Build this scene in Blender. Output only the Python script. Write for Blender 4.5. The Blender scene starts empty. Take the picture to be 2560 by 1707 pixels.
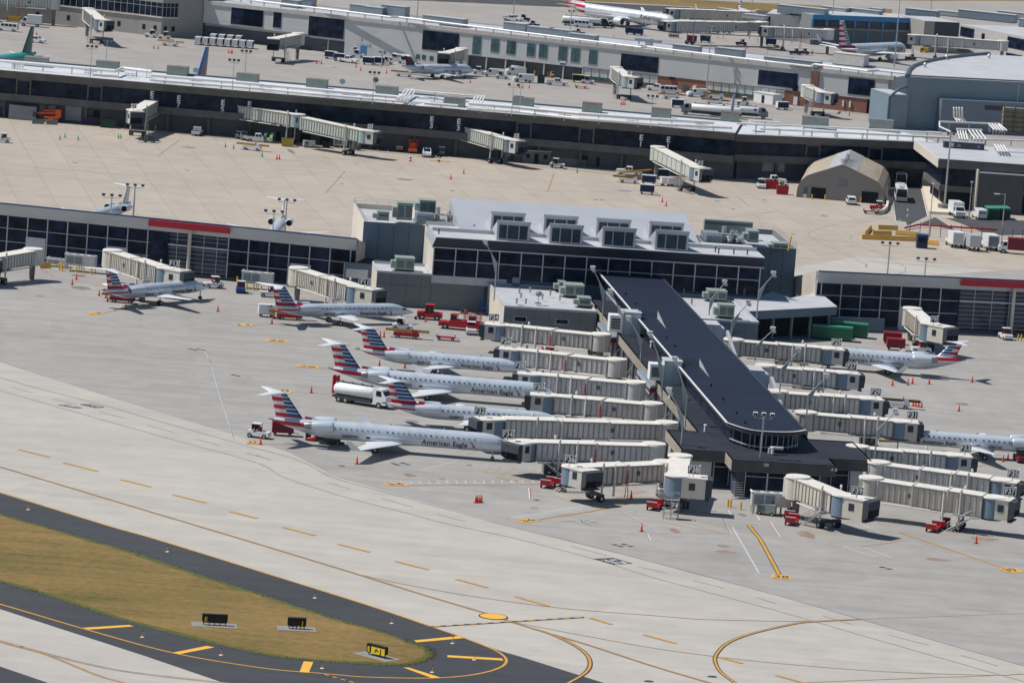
import bpy, math, random
from mathutils import Vector, Matrix
random.seed(7)
R_ = math.radians
scene = bpy.context.scene
COL = scene.collection

# ---------------------------------------------------------------- camera
CF, CH, CROLL, CD = 12200.0, 118.0, R_(4.4), 1760.0     # focal length in photo pixels, height in m, roll, horizon offset
CTH = math.atan(CD / CF)
PW, PH = 2560, 1707
cf = Vector((0, math.cos(CTH), -math.sin(CTH)))
_u0 = Vector((0, math.sin(CTH), math.cos(CTH)))
_r0 = Vector((1, 0, 0))
cr = _r0 * math.cos(CROLL) + _u0 * math.sin(CROLL)
cu = _u0 * math.cos(CROLL) - _r0 * math.sin(CROLL)
cam_d = bpy.data.cameras.new('camera')
cam = bpy.data.objects.new('camera', cam_d)
COL.objects.link(cam)
cam_d.sensor_width = 36
cam_d.lens = 36 * CF / PW
cam_d.clip_start = 5
cam_d.clip_end = 12000
cam.matrix_world = Matrix(((cr.x, cu.x, -cf.x, 0), (cr.y, cu.y, -cf.y, 0), (cr.z, cu.z, -cf.z, CH), (0, 0, 0, 1)))
scene.camera = cam

# ---------------------------------------------------------------- light
SUN_AZ = R_(175.5)      # direction to the sun, anticlockwise from +X : left, slightly beyond
SUN_EL = R_(56)
world = bpy.data.worlds.new('World'); scene.world = world; world.use_nodes = True
nt = world.node_tree; bg = nt.nodes['Background']
sky = nt.nodes.new('ShaderNodeTexSky'); sky.sky_type = 'NISHITA'; sky.sun_disc = False
sky.sun_elevation = SUN_EL
sky.sun_rotation = R_(90) - SUN_AZ
sky.air_density = 1.3; sky.dust_density = 0.2; sky.ozone_density = 3.0
nt.links.new(sky.outputs[0], bg.inputs[0]); bg.inputs[1].default_value = 0.07
sl = bpy.data.lights.new('sun', 'SUN'); sl.energy = 4.6; sl.angle = R_(0.5); sl.color = (1, 0.95, 0.875)
sun = bpy.data.objects.new('sun', sl); COL.objects.link(sun)
sd = Vector((math.cos(SUN_EL) * math.cos(SUN_AZ), math.cos(SUN_EL) * math.sin(SUN_AZ), math.sin(SUN_EL)))
sun.rotation_euler = sd.to_track_quat('Z', 'Y').to_euler()
scene.view_settings.view_transform = 'Standard'; scene.view_settings.look = 'None'
scene.view_settings.exposure = 0.0; scene.view_settings.gamma = 1.0
scene.cycles.max_bounces = 6; scene.cycles.diffuse_bounces = 3; scene.cycles.glossy_bounces = 3
scene.cycles.transparent_max_bounces = 4; scene.cycles.transmission_bounces = 2

# ---------------------------------------------------------------- photo measuring
OX = (0, 640, 1280, 1900); OY = (0, 420, 840, 1267)
def K(rc, x, y):
    """crop row/col and crop coordinates -> photo pixels"""
    return (OX[rc % 10] + x * 0.28061, OY[rc // 10] + y * 0.28061)
def ray(x, y):
    return cf * CF + cr * (x - PW / 2) - cu * (y - PH / 2)
def G(x, y, z=0.0):
    d = ray(x, y); t = (z - CH) / d.z
    return Vector((d.x * t, d.y * t, z))
def GK(rc, x, y, z=0.0):
    return G(*K(rc, x, y), z)
def head(a, b):
    return math.atan2(b[1] - a[1], b[0] - a[0])
class Frame:
    """building frame: x along the front wall, y away from the viewer, z up"""
    def __init__(s, A, B):
        s.o = Vector((A[0], A[1], 0)); s.a = head(A, B); s.L = math.hypot(B[0] - A[0], B[1] - A[1])
        s.ux = Vector((math.cos(s.a), math.sin(s.a), 0)); s.uy = Vector((-s.ux.y, s.ux.x, 0))
    def on(s, x, y, off=0.0):
        """pixel -> (s, z) on the vertical plane y=off"""
        d = ray(x, y); c = Vector((0, 0, CH)); o = s.o + s.uy * off
        t = (o - c).dot(s.uy) / d.dot(s.uy); p = c + d * t
        return (p - s.o).dot(s.ux), p.z
    def at(s, x, y, z):
        p = G(x, y, z) - s.o
        return p.dot(s.ux), p.dot(s.uy)
    def w(s, x, y, z=0):
        return s.o + s.ux * x + s.uy * y + Vector((0, 0, z))

# ---------------------------------------------------------------- materials
MATS = {}
def M(name, rgb=(), rough=0.6, metal=0.0, var=0.10, scale=0.8, bump=0.0, spec=0.4, wave=None, emit=None):
    if name in MATS: return MATS[name]
    m = bpy.data.materials.new(name); m.use_nodes = True; MATS[name] = m
    n = m.node_tree.nodes; l = m.node_tree.links; b = n['Principled BSDF']
    b.inputs['Roughness'].default_value = rough; b.inputs['Metallic'].default_value = metal
    b.inputs['Specular IOR Level'].default_value = spec
    if var > 0:
        tc = n.new('ShaderNodeTexCoord'); no = n.new('ShaderNodeTexNoise')
        no.inputs['Scale'].default_value = scale; no.inputs['Detail'].default_value = 4
        l.new(tc.outputs['Object'], no.inputs['Vector'])
        rp = n.new('ShaderNodeValToRGB'); rp.color_ramp.elements[0].position = 0.3; rp.color_ramp.elements[1].position = 0.7
        rp.color_ramp.elements[0].color = (*[c * (1 - var) for c in rgb], 1)
        rp.color_ramp.elements[1].color = (*[min(1, c * (1 + var)) for c in rgb], 1)
        l.new(no.outputs[0], rp.inputs[0]); l.new(rp.outputs[0], b.inputs['Base Color'])
    else:
        b.inputs['Base Color'].default_value = (*rgb, 1)
    if wave:
        tc = n.new('ShaderNodeTexCoord'); wv = n.new('ShaderNodeTexWave'); wv.wave_type = 'BANDS'; wv.bands_direction = wave[0]
        wv.inputs['Scale'].default_value = wave[1]; wv.inputs['Distortion'].default_value = 0
        l.new(tc.outputs['Object'], wv.inputs['Vector'])
        bp = n.new('ShaderNodeBump'); bp.inputs['Strength'].default_value = wave[2]; bp.inputs['Distance'].default_value = 0.08
        l.new(wv.outputs[1], bp.inputs['Height']); l.new(bp.outputs[0], b.inputs['Normal'])
    if emit:
        b.inputs['Emission Color'].default_value = (*rgb, 1); b.inputs['Emission Strength'].default_value = emit
    return m

def ground_mat(name, c1, c2, big=0.01, fine=0.25, joint=None, jc=None, jang=0.0, stain=0.0, rough=0.85, stretch=None, streakc=0.06):
    """concrete / asphalt / grass : large blotches, fine mottling, optional slab joints (real sealant lines), oil stains"""
    m = bpy.data.materials.new(name); m.use_nodes = True
    n = m.node_tree.nodes; l = m.node_tree.links; b = n['Principled BSDF']
    b.inputs['Roughness'].default_value = rough; b.inputs['Specular IOR Level'].default_value = 0.25
    geo = n.new('ShaderNodeNewGeometry')
    mp = n.new('ShaderNodeMapping'); mp.inputs['Rotation'].default_value = (0, 0, jang)
    l.new(geo.outputs['Position'], mp.inputs['Vector'])
    def noise(sc, det, src=None, dist=0.0, rough_=0.55):
        x = n.new('ShaderNodeTexNoise'); x.inputs['Scale'].default_value = sc; x.inputs['Detail'].default_value = det
        x.inputs['Distortion'].default_value = dist; x.inputs['Roughness'].default_value = rough_
        l.new((src or mp).outputs[0], x.inputs['Vector']); return x
    def mix(fac, a, bb, t='MIX'):
        x = n.new('ShaderNodeMixRGB'); x.blend_type = t
        for i, v in ((0, fac), (1, a), (2, bb)):
            if isinstance(v, (int, float)): x.inputs[i].default_value = v
            elif isinstance(v, tuple): x.inputs[i].default_value = (*v, 1)
            else: l.new(v, x.inputs[i])
        return x.outputs[0]
    def ramp(src, p0, p1, v0=0.0, v1=1.0):
        x = n.new('ShaderNodeMapRange'); x.inputs[1].default_value = p0; x.inputs[2].default_value = p1
        x.inputs[3].default_value = v0; x.inputs[4].default_value = v1; l.new(src, x.inputs[0]); return x.outputs[0]
    n1 = noise(big, 5)
    c = mix(ramp(n1.outputs[0], 0.35, 0.65), c1, c2)
    st = n.new('ShaderNodeMapping'); st.inputs['Scale'].default_value = stretch or (0.02, 0.35, 1)
    st.inputs['Rotation'].default_value = (0, 0, jang); l.new(geo.outputs['Position'], st.inputs['Vector'])
    n2 = noise(1.0, 6, st, 0.6)
    c = mix(streakc * 4, c, mix(ramp(n2.outputs[0], 0.35, 0.7), tuple(x * 0.8 for x in c1), tuple(min(1, x * 1.12) for x in c2)))
    n3 = noise(fine, 6)
    c = mix(0.35, c, mix(ramp(n3.outputs[0], 0.3, 0.7), tuple(x * 0.86 for x in c1), tuple(min(1, x * 1.1) for x in c2)))
    if stain:
        n4 = noise(0.045, 6, None, 1.2); c = mix(ramp(n4.outputs[0], 0.60, 0.80, 0, stain), c, (0.13, 0.10, 0.085))
    if joint:
        br = n.new('ShaderNodeTexBrick'); br.inputs['Scale'].default_value = 1.0; br.offset = 0
        br.inputs['Brick Width'].default_value = joint[0]; br.inputs['Row Height'].default_value = joint[1]
        br.inputs['Mortar Size'].default_value = joint[2]; br.inputs['Mortar Smooth'].default_value = 0.3
        br.inputs['Color1'].default_value = (1, 1, 1, 1); br.inputs['Color2'].default_value = (0.93, 0.93, 0.94, 1)
        br.inputs['Mortar'].default_value = (*jc, 1)
        l.new(mp.outputs[0], br.inputs['Vector'])
        c = mix(1.0, c, br.outputs['Color'], 'MULTIPLY')
    l.new(c, b.inputs['Base Color'])
    return m

# ---------------------------------------------------------------- mesh builder
class MB:
    def __init__(s): s.v = []; s.f = []; s.m = []; s.sm = []; s.mats = []
    def mi(s, m):
        if m not in s.mats: s.mats.append(m)
        return s.mats.index(m)
    def add(s, vs, fs, m, smooth=False):
        b = len(s.v); s.v += [tuple(p) for p in vs]; k = s.mi(m)
        for f in fs: s.f.append([b + i for i in f]); s.m.append(k); s.sm.append(smooth)
    def box(s, x0, y0, z0, x1, y1, z1, m, top=None):
        vs = [(x0,y0,z0),(x1,y0,z0),(x1,y1,z0),(x0,y1,z0),(x0,y0,z1),(x1,y0,z1),(x1,y1,z1),(x0,y1,z1)]
        s.add(vs, [(3,2,1,0),(0,1,5,4),(1,2,6,5),(2,3,7,6),(3,0,4,7)], m); s.add(vs[4:], [(0,1,2,3)], top or m)
        return s
    def obox(s, c, size, ang, m, top=None):
        """box centred at c (base z), turned by ang"""
        q = MB(); q.box(-size[0]/2, -size[1]/2, 0, size[0]/2, size[1]/2, size[2], m, top)
        ca, sa = math.cos(ang), math.sin(ang)
        s.merge(q, lambda p: (c[0] + p[0]*ca - p[1]*sa, c[1] + p[0]*sa + p[1]*ca, c[2] + p[2])); return s
    def merge(s, q, fn=lambda p: p):
        b = len(s.v); s.v += [fn(p) for p in q.v]
        for f, k, t in zip(q.f, q.m, q.sm): s.f.append([b + i for i in f]); s.m.append(s.mi(q.mats[k])); s.sm.append(t)
    def poly(s, pts, m): s.add(pts, [tuple(range(len(pts)))], m); return s
    def prism(s, xy, z0, z1, m, top=None):
        """z0/z1 numbers or lists"""
        n = len(xy); a = z0 if isinstance(z0, (list, tuple)) else [z0]*n; b = z1 if isinstance(z1, (list, tuple)) else [z1]*n
        ar = sum(xy[i][0]*xy[(i+1) % n][1] - xy[(i+1) % n][0]*xy[i][1] for i in range(n))
        if ar < 0: xy = xy[::-1]; a = a[::-1]; b = b[::-1]
        vs = [(p[0], p[1], q) for p, q in zip(xy, a)] + [(p[0], p[1], q) for p, q in zip(xy, b)]
        s.add(vs, [(i, (i+1) % n, n + (i+1) % n, n + i) for i in range(n)] + [tuple(range(n-1, -1, -1))], m)
        s.add(vs[n:], [tuple(range(n))], top or m); return s
    def yprism(s, xz, y0, y1, m):
        n = len(xz); ar = sum(xz[i][0]*xz[(i+1) % n][1] - xz[(i+1) % n][0]*xz[i][1] for i in range(n))
        if ar < 0: xz = xz[::-1]
        vs = [(p[0], y0, p[1]) for p in xz] + [(p[0], y1, p[1]) for p in xz]
        s.add(vs, [(i, (i+1) % n, n + (i+1) % n, n + i) for i in range(n)] + [tuple(range(n-1, -1, -1)), tuple(range(n, 2*n))], m)
        return s
    def cyl(s, p, q, r0, r1, m, n=10, smooth=True, caps=True):
        p = Vector(p); q = Vector(q); d = (q - p).normalized()
        a = d.orthogonal().normalized(); b = d.cross(a)
        vs = []
        for c, r in ((p, r0), (q, r1)):
            for i in range(n):
                t = 2*math.pi*i/n; vs.append(c + a*(r*math.cos(t)) + b*(r*math.sin(t)))
        s.add(vs, [(i, (i+1) % n, n + (i+1) % n, n + i) for i in range(n)], m, smooth)
        if caps: s.add(vs[:n], [tuple(range(n-1, -1, -1))], m); s.add(vs[n:], [tuple(range(n))], m)
        return s
    def tube(s, pts, r, m, n=6):
        for a, b in zip(pts, pts[1:]): s.cyl(a, b, r, r, m, n)
        return s
    def loft(s, rings, m, smooth=True, caps=True):
        n = len(rings[0]); vs = [p for r in rings for p in r]; fs = []
        for k in range(len(rings)-1):
            for i in range(n): fs.append((k*n+i, k*n+(i+1) % n, (k+1)*n+(i+1) % n, (k+1)*n+i))
        s.add(vs, fs, m, smooth)
        if caps: s.add(rings[0], [tuple(range(n-1, -1, -1))], m); s.add(rings[-1], [tuple(range(n))], m)
        return s
    def obj(s, name, parent=None, loc=None, rz=None):
        me = bpy.data.meshes.new(name); me.from_pydata([tuple(p) for p in s.v], [], s.f)
        for m in s.mats: me.materials.append(m)
        me.polygons.foreach_set('material_index', s.m); me.polygons.foreach_set('use_smooth', s.sm); me.update()
        o = bpy.data.objects.new(name, me); COL.objects.link(o)
        if parent is not None: o.parent = parent
        if loc is not None: o.location = loc
        if rz is not None: o.rotation_euler[2] = rz
        return o
def tag(o, label=None, cat=None, group=None, kind=None):
    if label: o['label'] = label
    if cat: o['category'] = cat
    if group: o['group'] = group
    if kind: o['kind'] = kind
    return o
def thing(name, label, cat, loc=(0,0,0), rz=0.0, group=None):
    o = bpy.data.objects.new(name, None); COL.objects.link(o); o.empty_display_size = 0.3
    o.location = loc; o.rotation_euler = (0, 0, rz); return tag(o, label, cat, group)
def dup(root, loc, rz, label=None, group=None, skip=()):
    r = root.copy(); COL.objects.link(r); r.location = loc; r.rotation_euler = (0, 0, rz)
    if label: r['label'] = label
    if group: r['group'] = group
    for ch in list(root.children):
        if ch.name.split('.')[0] in skip: continue
        c = ch.copy(); COL.objects.link(c); c.parent = r
        for g in list(ch.children):
            d = g.copy(); COL.objects.link(d); d.parent = c
    return r
def struct(name, mb, label=None):
    o = mb.obj(name); o['kind'] = 'structure'
    if label: o['label'] = label
    return o
def text_mb(txt, size, m, align='CENTER', bold=0.0, depth=0.0):
    """lettering as mesh in the XZ plane facing -Y, centred on the origin"""
    cu_ = bpy.data.curves.new('lettering', 'FONT'); cu_.body = txt; cu_.size = size; cu_.align_x = align; cu_.align_y = 'CENTER'
    cu_.offset = bold; cu_.resolution_u = 3
    o = bpy.data.objects.new('lettering', cu_); COL.objects.link(o)
    dg = bpy.context.evaluated_depsgraph_get(); me = bpy.data.meshes.new_from_object(o.evaluated_get(dg))
    q = MB(); q.add([(v.co.x, 0, v.co.y) for v in me.vertices], [tuple(p.vertices) for p in me.polygons], m)
    bpy.data.objects.remove(o); bpy.data.curves.remove(cu_); bpy.data.meshes.remove(me)
    return q
# ---------------------------------------------------------------- ground
CONC = ground_mat('concrete_taxiway', (0.42,0.395,0.36), (0.475,0.445,0.40), 0.012, 0.2, (30,7.6,0.03), (0.90,0.89,0.88), R_(16), 0.05, streakc=0.07)
CONC_F = ground_mat('concrete_gate_apron', (0.305,0.295,0.28), (0.375,0.36,0.335), 0.03, 0.25, (7.6,7.6,0.03), (0.93,0.93,0.93), R_(-6), 0.32, streakc=0.1)
CONC_E = ground_mat('concrete_warm_apron', (0.385,0.34,0.29), (0.45,0.395,0.33), 0.02, 0.2, (7.6,15.2,0.10), (0.80,0.76,0.73), R_(-10), 0.10)
CONC_D = ground_mat('concrete_far_apron', (0.315,0.295,0.275), (0.37,0.345,0.32), 0.02, 0.2, (7.6,7.6,0.05), (0.85,0.83,0.8), R_(30), 0.16)
ASPH = ground_mat('asphalt', (0.048,0.052,0.058), (0.062,0.066,0.072), 0.03, 0.6, streakc=0.1)
ASPH_ROAD = ground_mat('asphalt_road', (0.06,0.062,0.068), (0.075,0.078,0.085), 0.05, 0.6)
GRASS = ground_mat('dry_grass', (0.085,0.085,0.02), (0.29,0.18,0.07), 0.06, 0.9, jang=R_(16), stretch=(0.02,0.3,1), streakc=0.12, rough=0.95)
GRASS_E = ground_mat('green_grass_edge', (0.06,0.085,0.02), (0.13,0.13,0.035), 0.3, 1.5, rough=0.95)
YEL = M('yellow_marking', (0.56,0.29,0.045), 0.7, var=0.16, scale=1.5)
YELB = M('yellow_bright_marking', (0.78,0.43,0.05), 0.6, var=0.06, scale=1.0)
YELD = M('worn_yellow_marking', (0.37,0.25,0.115), 0.75, var=0.25, scale=1.2)
BLK = M('black_marking', (0.05,0.055,0.07), 0.7, var=0.2)
GRYL = M('grey_marking', (0.235,0.24,0.27), 0.75, var=0.18, scale=0.6)
GRYW = M('faint_white_marking', (0.50,0.51,0.53), 0.75, var=0.15, scale=0.8)
WHTM = M('white_marking', (0.62,0.63,0.64), 0.7, var=0.12)
REDM = M('red_marking', (0.42,0.075,0.085), 0.7, var=0.2)
STAIN = M('rust_stain', (0.26,0.19,0.145), 0.85, var=0.2, scale=0.5)
DSTAIN = M('dark_stain', (0.19,0.18,0.175), 0.85, var=0.2, scale=0.5)
LIGHTC = M('light_concrete_patch', (0.52,0.50,0.47), 0.85, var=0.08, scale=0.5)
g = MB(); g.poly([(-6000,-1000,0),(6000,-1000,0),(6000,9000,0),(-6000,9000,0)], CONC)
struct('ground', g)
def sheet(name, pts, mat, z, label=None):
    q = MB(); P = [G(x, y) for x, y in pts]
    ar = sum(P[i].x*P[(i+1) % len(P)].y - P[(i+1) % len(P)].x*P[i].y for i in range(len(P)))
    if ar < 0: P = P[::-1]
    q.poly([(p.x, p.y, z) for p in P], mat); return struct(name, q, label)
def ribbon(mb, pts, w, z, m, closed=False):
    """painted line of width w along world points"""
    P = [Vector((p[0], p[1])) for p in pts]; n = len(P); L = []; Rr = []
    for i in range(n):
        a = P[(i-1) % n] if (i > 0 or closed) else P[i]; b = P[(i+1) % n] if (i < n-1 or closed) else P[i]
        d = (b - a).normalized(); nn = Vector((-d.y, d.x)); L.append(P[i] + nn*w/2); Rr.append(P[i] - nn*w/2)
    vs = [(p.x, p.y, z) for p in L] + [(p.x, p.y, z) for p in Rr]
    mb.add(vs, [(n+i, n+(i+1) % n, (i+1) % n, i) for i in range(n if closed else n-1)], m)
def smooth(pts, k=6, closed=False):
    out = []; n = len(pts)
    for i in range(n if closed else n-1):
        p0 = pts[(i-1) % n] if (i > 0 or closed) else pts[i]; p1 = pts[i]; p2 = pts[(i+1) % n]; p3 = pts[(i+2) % n] if (i < n-2 or closed) else p2
        for j in range(k):
            t = j/k; out.append(tuple(0.5*((2*p1[a]) + (-p0[a]+p2[a])*t + (2*p0[a]-5*p1[a]+4*p2[a]-p3[a])*t*t + (-p0[a]+3*p1[a]-3*p2[a]+p3[a])*t**3) for a in (0, 1)))
    if not closed: out.append(tuple(pts[-1][:2]))
    return out
def line(pts, w, z, m, sm=True, border=None, mb=None, bm=None):
    P = [tuple(G(x, y)[:2]) for x, y in pts]
    if sm and len(P) > 2: P = smooth(P)
    q = mb or MB()
    if border: ribbon(q, P, w + 2*border, z - 0.004, bm or BLK)
    ribbon(q, P, w, z, m); return q

# sheets (from far to near)
sheet('far_apron', [(-900,-40),(-900,330),(-100,290),(700,330),(1900,400),(3300,420),(3300,-40)], CONC_D, 0.006)
sheet('warm_apron', [(-900,170),(-500,560),(0,560),(900,640),(1800,700),(2150,640),(3400,760),(3400,480),(2300,430),(1838,430),(1500,405),(700,340),(0,290)], CONC_E, 0.012)
sheet('gate_apron', [(-900,560),(-700,690),(-260,830),(0,905),(300,1000),(583,1085),(724,1130),(836,1190),(1094,1262),(1300,1320),(1532,1378),(1757,1437),(1940,1486),(2152,1547),(2560,1664),(3600,1930),(3600,600),(2300,690),(1838,720),(900,680)], CONC_F, 0.018)
# far airfield at the top
sheet('far_grass', [(1050,0),(1360,0),(1560,8),(2000,33),(2230,38),(2230,24),(1990,12),(1600,-6),(1240,-22)], GRASS, 0.012)
sheet('far_grass_strip', [(2200,1),(2330,3),(2560,3),(3000,20),(3000,-20),(2200,-25)], GRASS, 0.012)
sheet('far_taxiway', [(940,0),(1060,3),(1300,14),(1560,26),(2000,45),(2200,50),(2200,38),(1960,30),(1540,10),(1400,2),(1200,-8),(1000,-14)], ASPH_ROAD, 0.016)
# taxiway island at the lower left
z = 0.008
edge = [(-760,1020),(-400,1122),(0,1232),(115,1267),(281,1316.5),(393,1349),(660,1431),(921,1512.5),(1078,1565),(1159,1593),(1257,1628),(1300,1640),(1513,1707),(2100,1900),(1500,2100),(-900,2100)]
sheet('asphalt_shoulder', edge, ASPH, z)
sheet('taxiway_concrete', [(-900,1250),(0,1522),(120,1561),(365,1640),(561,1707),(800,1800),(500,1850),(123,1707),(0,1665),(-900,1370)], CONC, 0.014)
gr_up = [(-600,1105),(-300,1190),(0,1284),(196,1340),(365,1390.5),(520,1443),(660,1487),(808,1536),(949,1576),(1033,1606),(1075,1622),(1083,1632),(1078,1644),(1047,1656),(1005,1662),(920,1660),(752,1648.6),(640,1632),(477,1595),(281,1542),(140,1494),(0,1453.6),(-300,1365),(-600,1275)]
grs = smooth(gr_up, 4, True)
sheet('grass_island', grs, GRASS_E, 0.02)
def inset(pts, d):
    P = [G(x, y) for x, y in pts]; n = len(P); ar = sum(P[i].x*P[(i+1) % n].y - P[(i+1) % n].x*P[i].y for i in range(n)); s = 1 if ar > 0 else -1
    out = []
    for i in range(n):
        e = (P[(i+1) % n] - P[i-1]); e.z = 0; e.normalize(); out.append(P[i] + Vector((-e.y, e.x, 0))*s*d*random.uniform(0.6, 1.35))
    return out
q = MB(); ins = inset(grs, 1.0); ar = sum(ins[i].x*ins[(i+1) % len(ins)].y - ins[(i+1) % len(ins)].x*ins[i].y for i in range(len(ins)))
q.poly([(p.x, p.y, 0.03) for p in (ins if ar > 0 else ins[::-1])], GRASS); struct('grass', q)
q = MB()
for i in range(2600):                      # tufts that break the flat edge of the grass
    a, b = random.choice([(grs[j], grs[(j+1) % len(grs)]) for j in range(len(grs))]) if i < 2600 else ((0,0),(0,0))
    if i < 2600:
        t = random.random(); p = G(a[0] + (b[0]-a[0])*t, a[1] + (b[1]-a[1])*t); p.x += random.gauss(0, .35); p.y += random.gauss(0, .5)
    else:
        p = G(random.uniform(0, 1050), 1300)
        x = random.uniform(0, 1075); lo = 1284 + x*0.312; hi = 1453 + x*0.29 if x < 640 else 1632 + (x-640)*0.07
        if lo > hi - 8: continue
        p = G(x, random.uniform(lo + 4, hi - 6))
    h = random.uniform(.03, .08); w = random.uniform(.05, .12); an = random.uniform(0, 3.14); dx, dy = math.cos(an)*w, math.sin(an)*w
    q.add([(p.x-dx, p.y-dy, .03), (p.x+dx, p.y+dy, .03), (p.x+dx*.3, p.y+dy*.3, .03+h)], [(0,1,2)], GRASS if random.random() < .7 else GRASS_E)
tag(q.obj('grass_tufts'), 'dry mown grass blades standing on the island', 'grass', kind='stuff')

# loop line and other yellow lines, each kind one marking object
loop = [(-700,1033),(-300,1147),(0,1230.5),(115,1266),(281,1317),(393,1348.5),(660,1431),(920.6,1512.5),(1077.7,1565.5),(1159,1593.5),(1229,1620.6),(1257,1637),(1266,1651),(1254.5,1665.5),(1215,1679.5),(1150.7,1690),(1061,1694.5),(920.6,1692),(836,1685.5),(797,1682),(660,1669.7),(435,1632),(210,1571.5),(0,1509.7),(-400,1395)]
struct('shoulder_line', line(loop, 0.34, 0.03, YEL, border=0.02))
q = MB()
for rc, pts in ((30,[(735,1076),(1150,1050),(1192,1064),(795,1092)]),(30,[(1530,1299),(1840,1237),(1912,1250),(1600,1310)]),(31,[(388,1470),(425,1374),(510,1380),(470,1476)]),
        (31,[(1408,1188),(1800,1150),(1850,1168),(1430,1206)]),(31,[(1705,1320),(2190,1348),(2205,1368),(1705,1338)]),(31,[(1313,1430),(1362,1430),(1650,1520),(1570,1524)])):
    P = [GK(rc, *p) for p in pts]; q.poly([(p.x, p.y, 0.036) for p in P][::-1], YELB)
struct('shoulder_bars', q)
center = [(-600,995),(-300,1080),(0,1167),(379,1280),(640,1358),(887,1433),(1047,1483),(1218,1533.6),(1280,1554.6),(1372.6,1582.7),(1476,1613.5),(1631,1664),(1777,1707),(2100,1800)]
struct('taxiway_centreline', line(center, 0.22, 0.034, YEL, border=0.14))
struct('taxiway_curve_line', line([(1330,1570),(1372,1583),(1420,1604),(1459.6,1629),(1475,1654),(1465,1679.5),(1420,1707),(1340,1745)], 0.3, 0.046, YEL, border=0.16))
struct('worn_taxi_line', line([(887,1433),(1004.8,1459),(1150,1485),(1300,1507),(1448,1524),(1631,1538),(1757,1547.6),(1940,1552),(2034,1552),(2152,1547.4),(2360,1540),(2560,1533),(2900,1522)], 0.20, 0.040, YELD))
struct('worn_taxi_line', line([(1280,1554),(1420,1581),(1631,1619),(1785,1640),(1940,1657),(2208,1678),(2489,1687),(2560,1684),(2900,1670)], 0.18, 0.040, YELD))
struct('taxi_turn_line', line([(2152,1547.4),(2034,1553.5),(1980,1560),(1900,1578),(1850,1593),(1813,1611),(1791,1635),(1788,1654),(1802,1679.5),(1838,1707),(1900,1745)], 0.27, 0.052, YEL, border=0.14))
struct('taxi_turn_line', line([(1985,1707),(2200,1698),(2489,1687.5)], 0.2, 0.034, YELD))
struct('taxi_turn_line', line([(-500,1455),(0,1604),(110,1634),(240,1686),(310,1707),(420,1745)], 0.25, 0.034, YEL, border=0.1))
struct('worn_taxi_line', line([(-500,1463),(0,1602),(60,1618),(200,1655),(330,1680),(560,1707),(700,1725)], 0.3, 0.030, YELD, border=0.25, bm=GRYL))
q = MB()
for rc, x0, y0, x1, y1 in ((20,165,1010,440,1078),(20,570,1129,870,1204),(20,1080,1278,1345,1343),(20,1540,1413,1830,1485),(30,2050,40,2290,102),(31,240,181,525,254),(31,735,331,1010,401),(31,1245,484,1535,559),(31,1785,643,2060,717),(32,30,797,325,882),(32,700,988,885,1045),(32,1175,1137,1455,1213),(32,1840,1335,2050,1392),(33,145,1498,430,1578)):
    a = K(rc, x0, y0); b = K(rc, x1, y1); line([a, b], 0.5, 0.044, YEL, border=0.05, mb=q)
struct('taxiway_dashes', q)
def dashed(name, a, b, n, w, z, frac=0.55):
    q = MB(); A = G(*a); B = G(*b); ribbon(q, [A, B], w, z, BLK)
    for i in range(n):
        ribbon(q, [A.lerp(B, (i + .5 - frac/2)/n), A.lerp(B, (i + .5 + frac/2)/n)], w*0.75, z + 0.004, YEL)
    struct(name, q)
dashed('dashed_boundary_line', K(31,1560,1067), K(32,640,982), 13, 0.5, 0.056)
dashed('dashed_boundary_line', K(31,590,1485), K(31,960,1590), 5, 0.4, 0.04)
q = MB(); c = G(1233, 1541)
for r, m, zz in ((1.82, BLK, 0.064), (1.62, YELB, 0.070)):
    q.poly([(c.x + r*math.cos(t*math.pi/16), c.y + r*math.sin(t*math.pi/16), zz) for t in range(32)], m)
struct('position_circle_marking', q)
# vehicle service road : two grey edge lines and a broken middle line
up = [(-500,790),(0,943.8),(252.5,1011),(365,1043.4),(583.6,1105),(660,1126),(724,1143),(774.7,1163),(836,1195),(976.7,1234),(1145,1280),(1304,1323),(1532.5,1379),(1757,1438),(1930,1484),(2152.5,1547.6),(2560,1664),(2900,1760)]
lo = [(-500,830),(0,976),(400,1090),(640,1156),(710,1193),(864.5,1242.7),(1004.8,1279),(1117,1309),(1290,1346),(1487.6,1397.5),(1644.8,1446.6),(1920,1520),(2180.6,1595),(2506,1688),(2800,1770)]
struct('service_road_line', line(up, 0.17, 0.030, GRYL))
struct('service_road_line', line(lo, 0.17, 0.030, GRYL))
struct('service_road_line', line([(724,1143.5),(774,1163.5),(836,1195.5)], 0.07, 0.036, GRYW)); struct('service_road_line', line([(640,1156),(672,1172),(708,1192)], 0.07, 0.036, GRYW))
q = MB()
for rc, x0, y0, x1, y1 in ((20,90,455,290,505),(20,480,562,690,615),(20,880,670,1100,730),(20,1310,795,1550,858),(20,1740,915,1960,975),(20,2190,1042,2352,1082),(21,0,1060,130,1100),(21,290,1165,420,1228),(21,640,1305,845,1365),(21,1120,1445,1400,1525),(31,1610,65,1860,128),(32,530,350,845,433),(32,1120,530,1370,585),(32,1610,655,1890,722),(32,2180,805,2352,860),(33,560,970,820,1045),(33,1150,1140,1500,1230),(33,1790,1320,2120,1415)):
    line([K(rc, x0, y0), K(rc, x1, y1)], 0.13, 0.030, GRYL, mb=q)
line([K(21,295,1170), K(21,415,1225)], 0.12, 0.036, WHTM, mb=q)
struct('service_road_dashes', q)
# grey inner track at the left
struct('service_road_line', line([(230,795),(420,858),(500,875),(521,895),(530,920),(548,985),(583,1092)], 0.10, 0.030, GRYW))
struct('service_road_line', line([(520,890),(533,925),(552,990),(586,1100)], 0.07, 0.030, GRYL))
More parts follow.
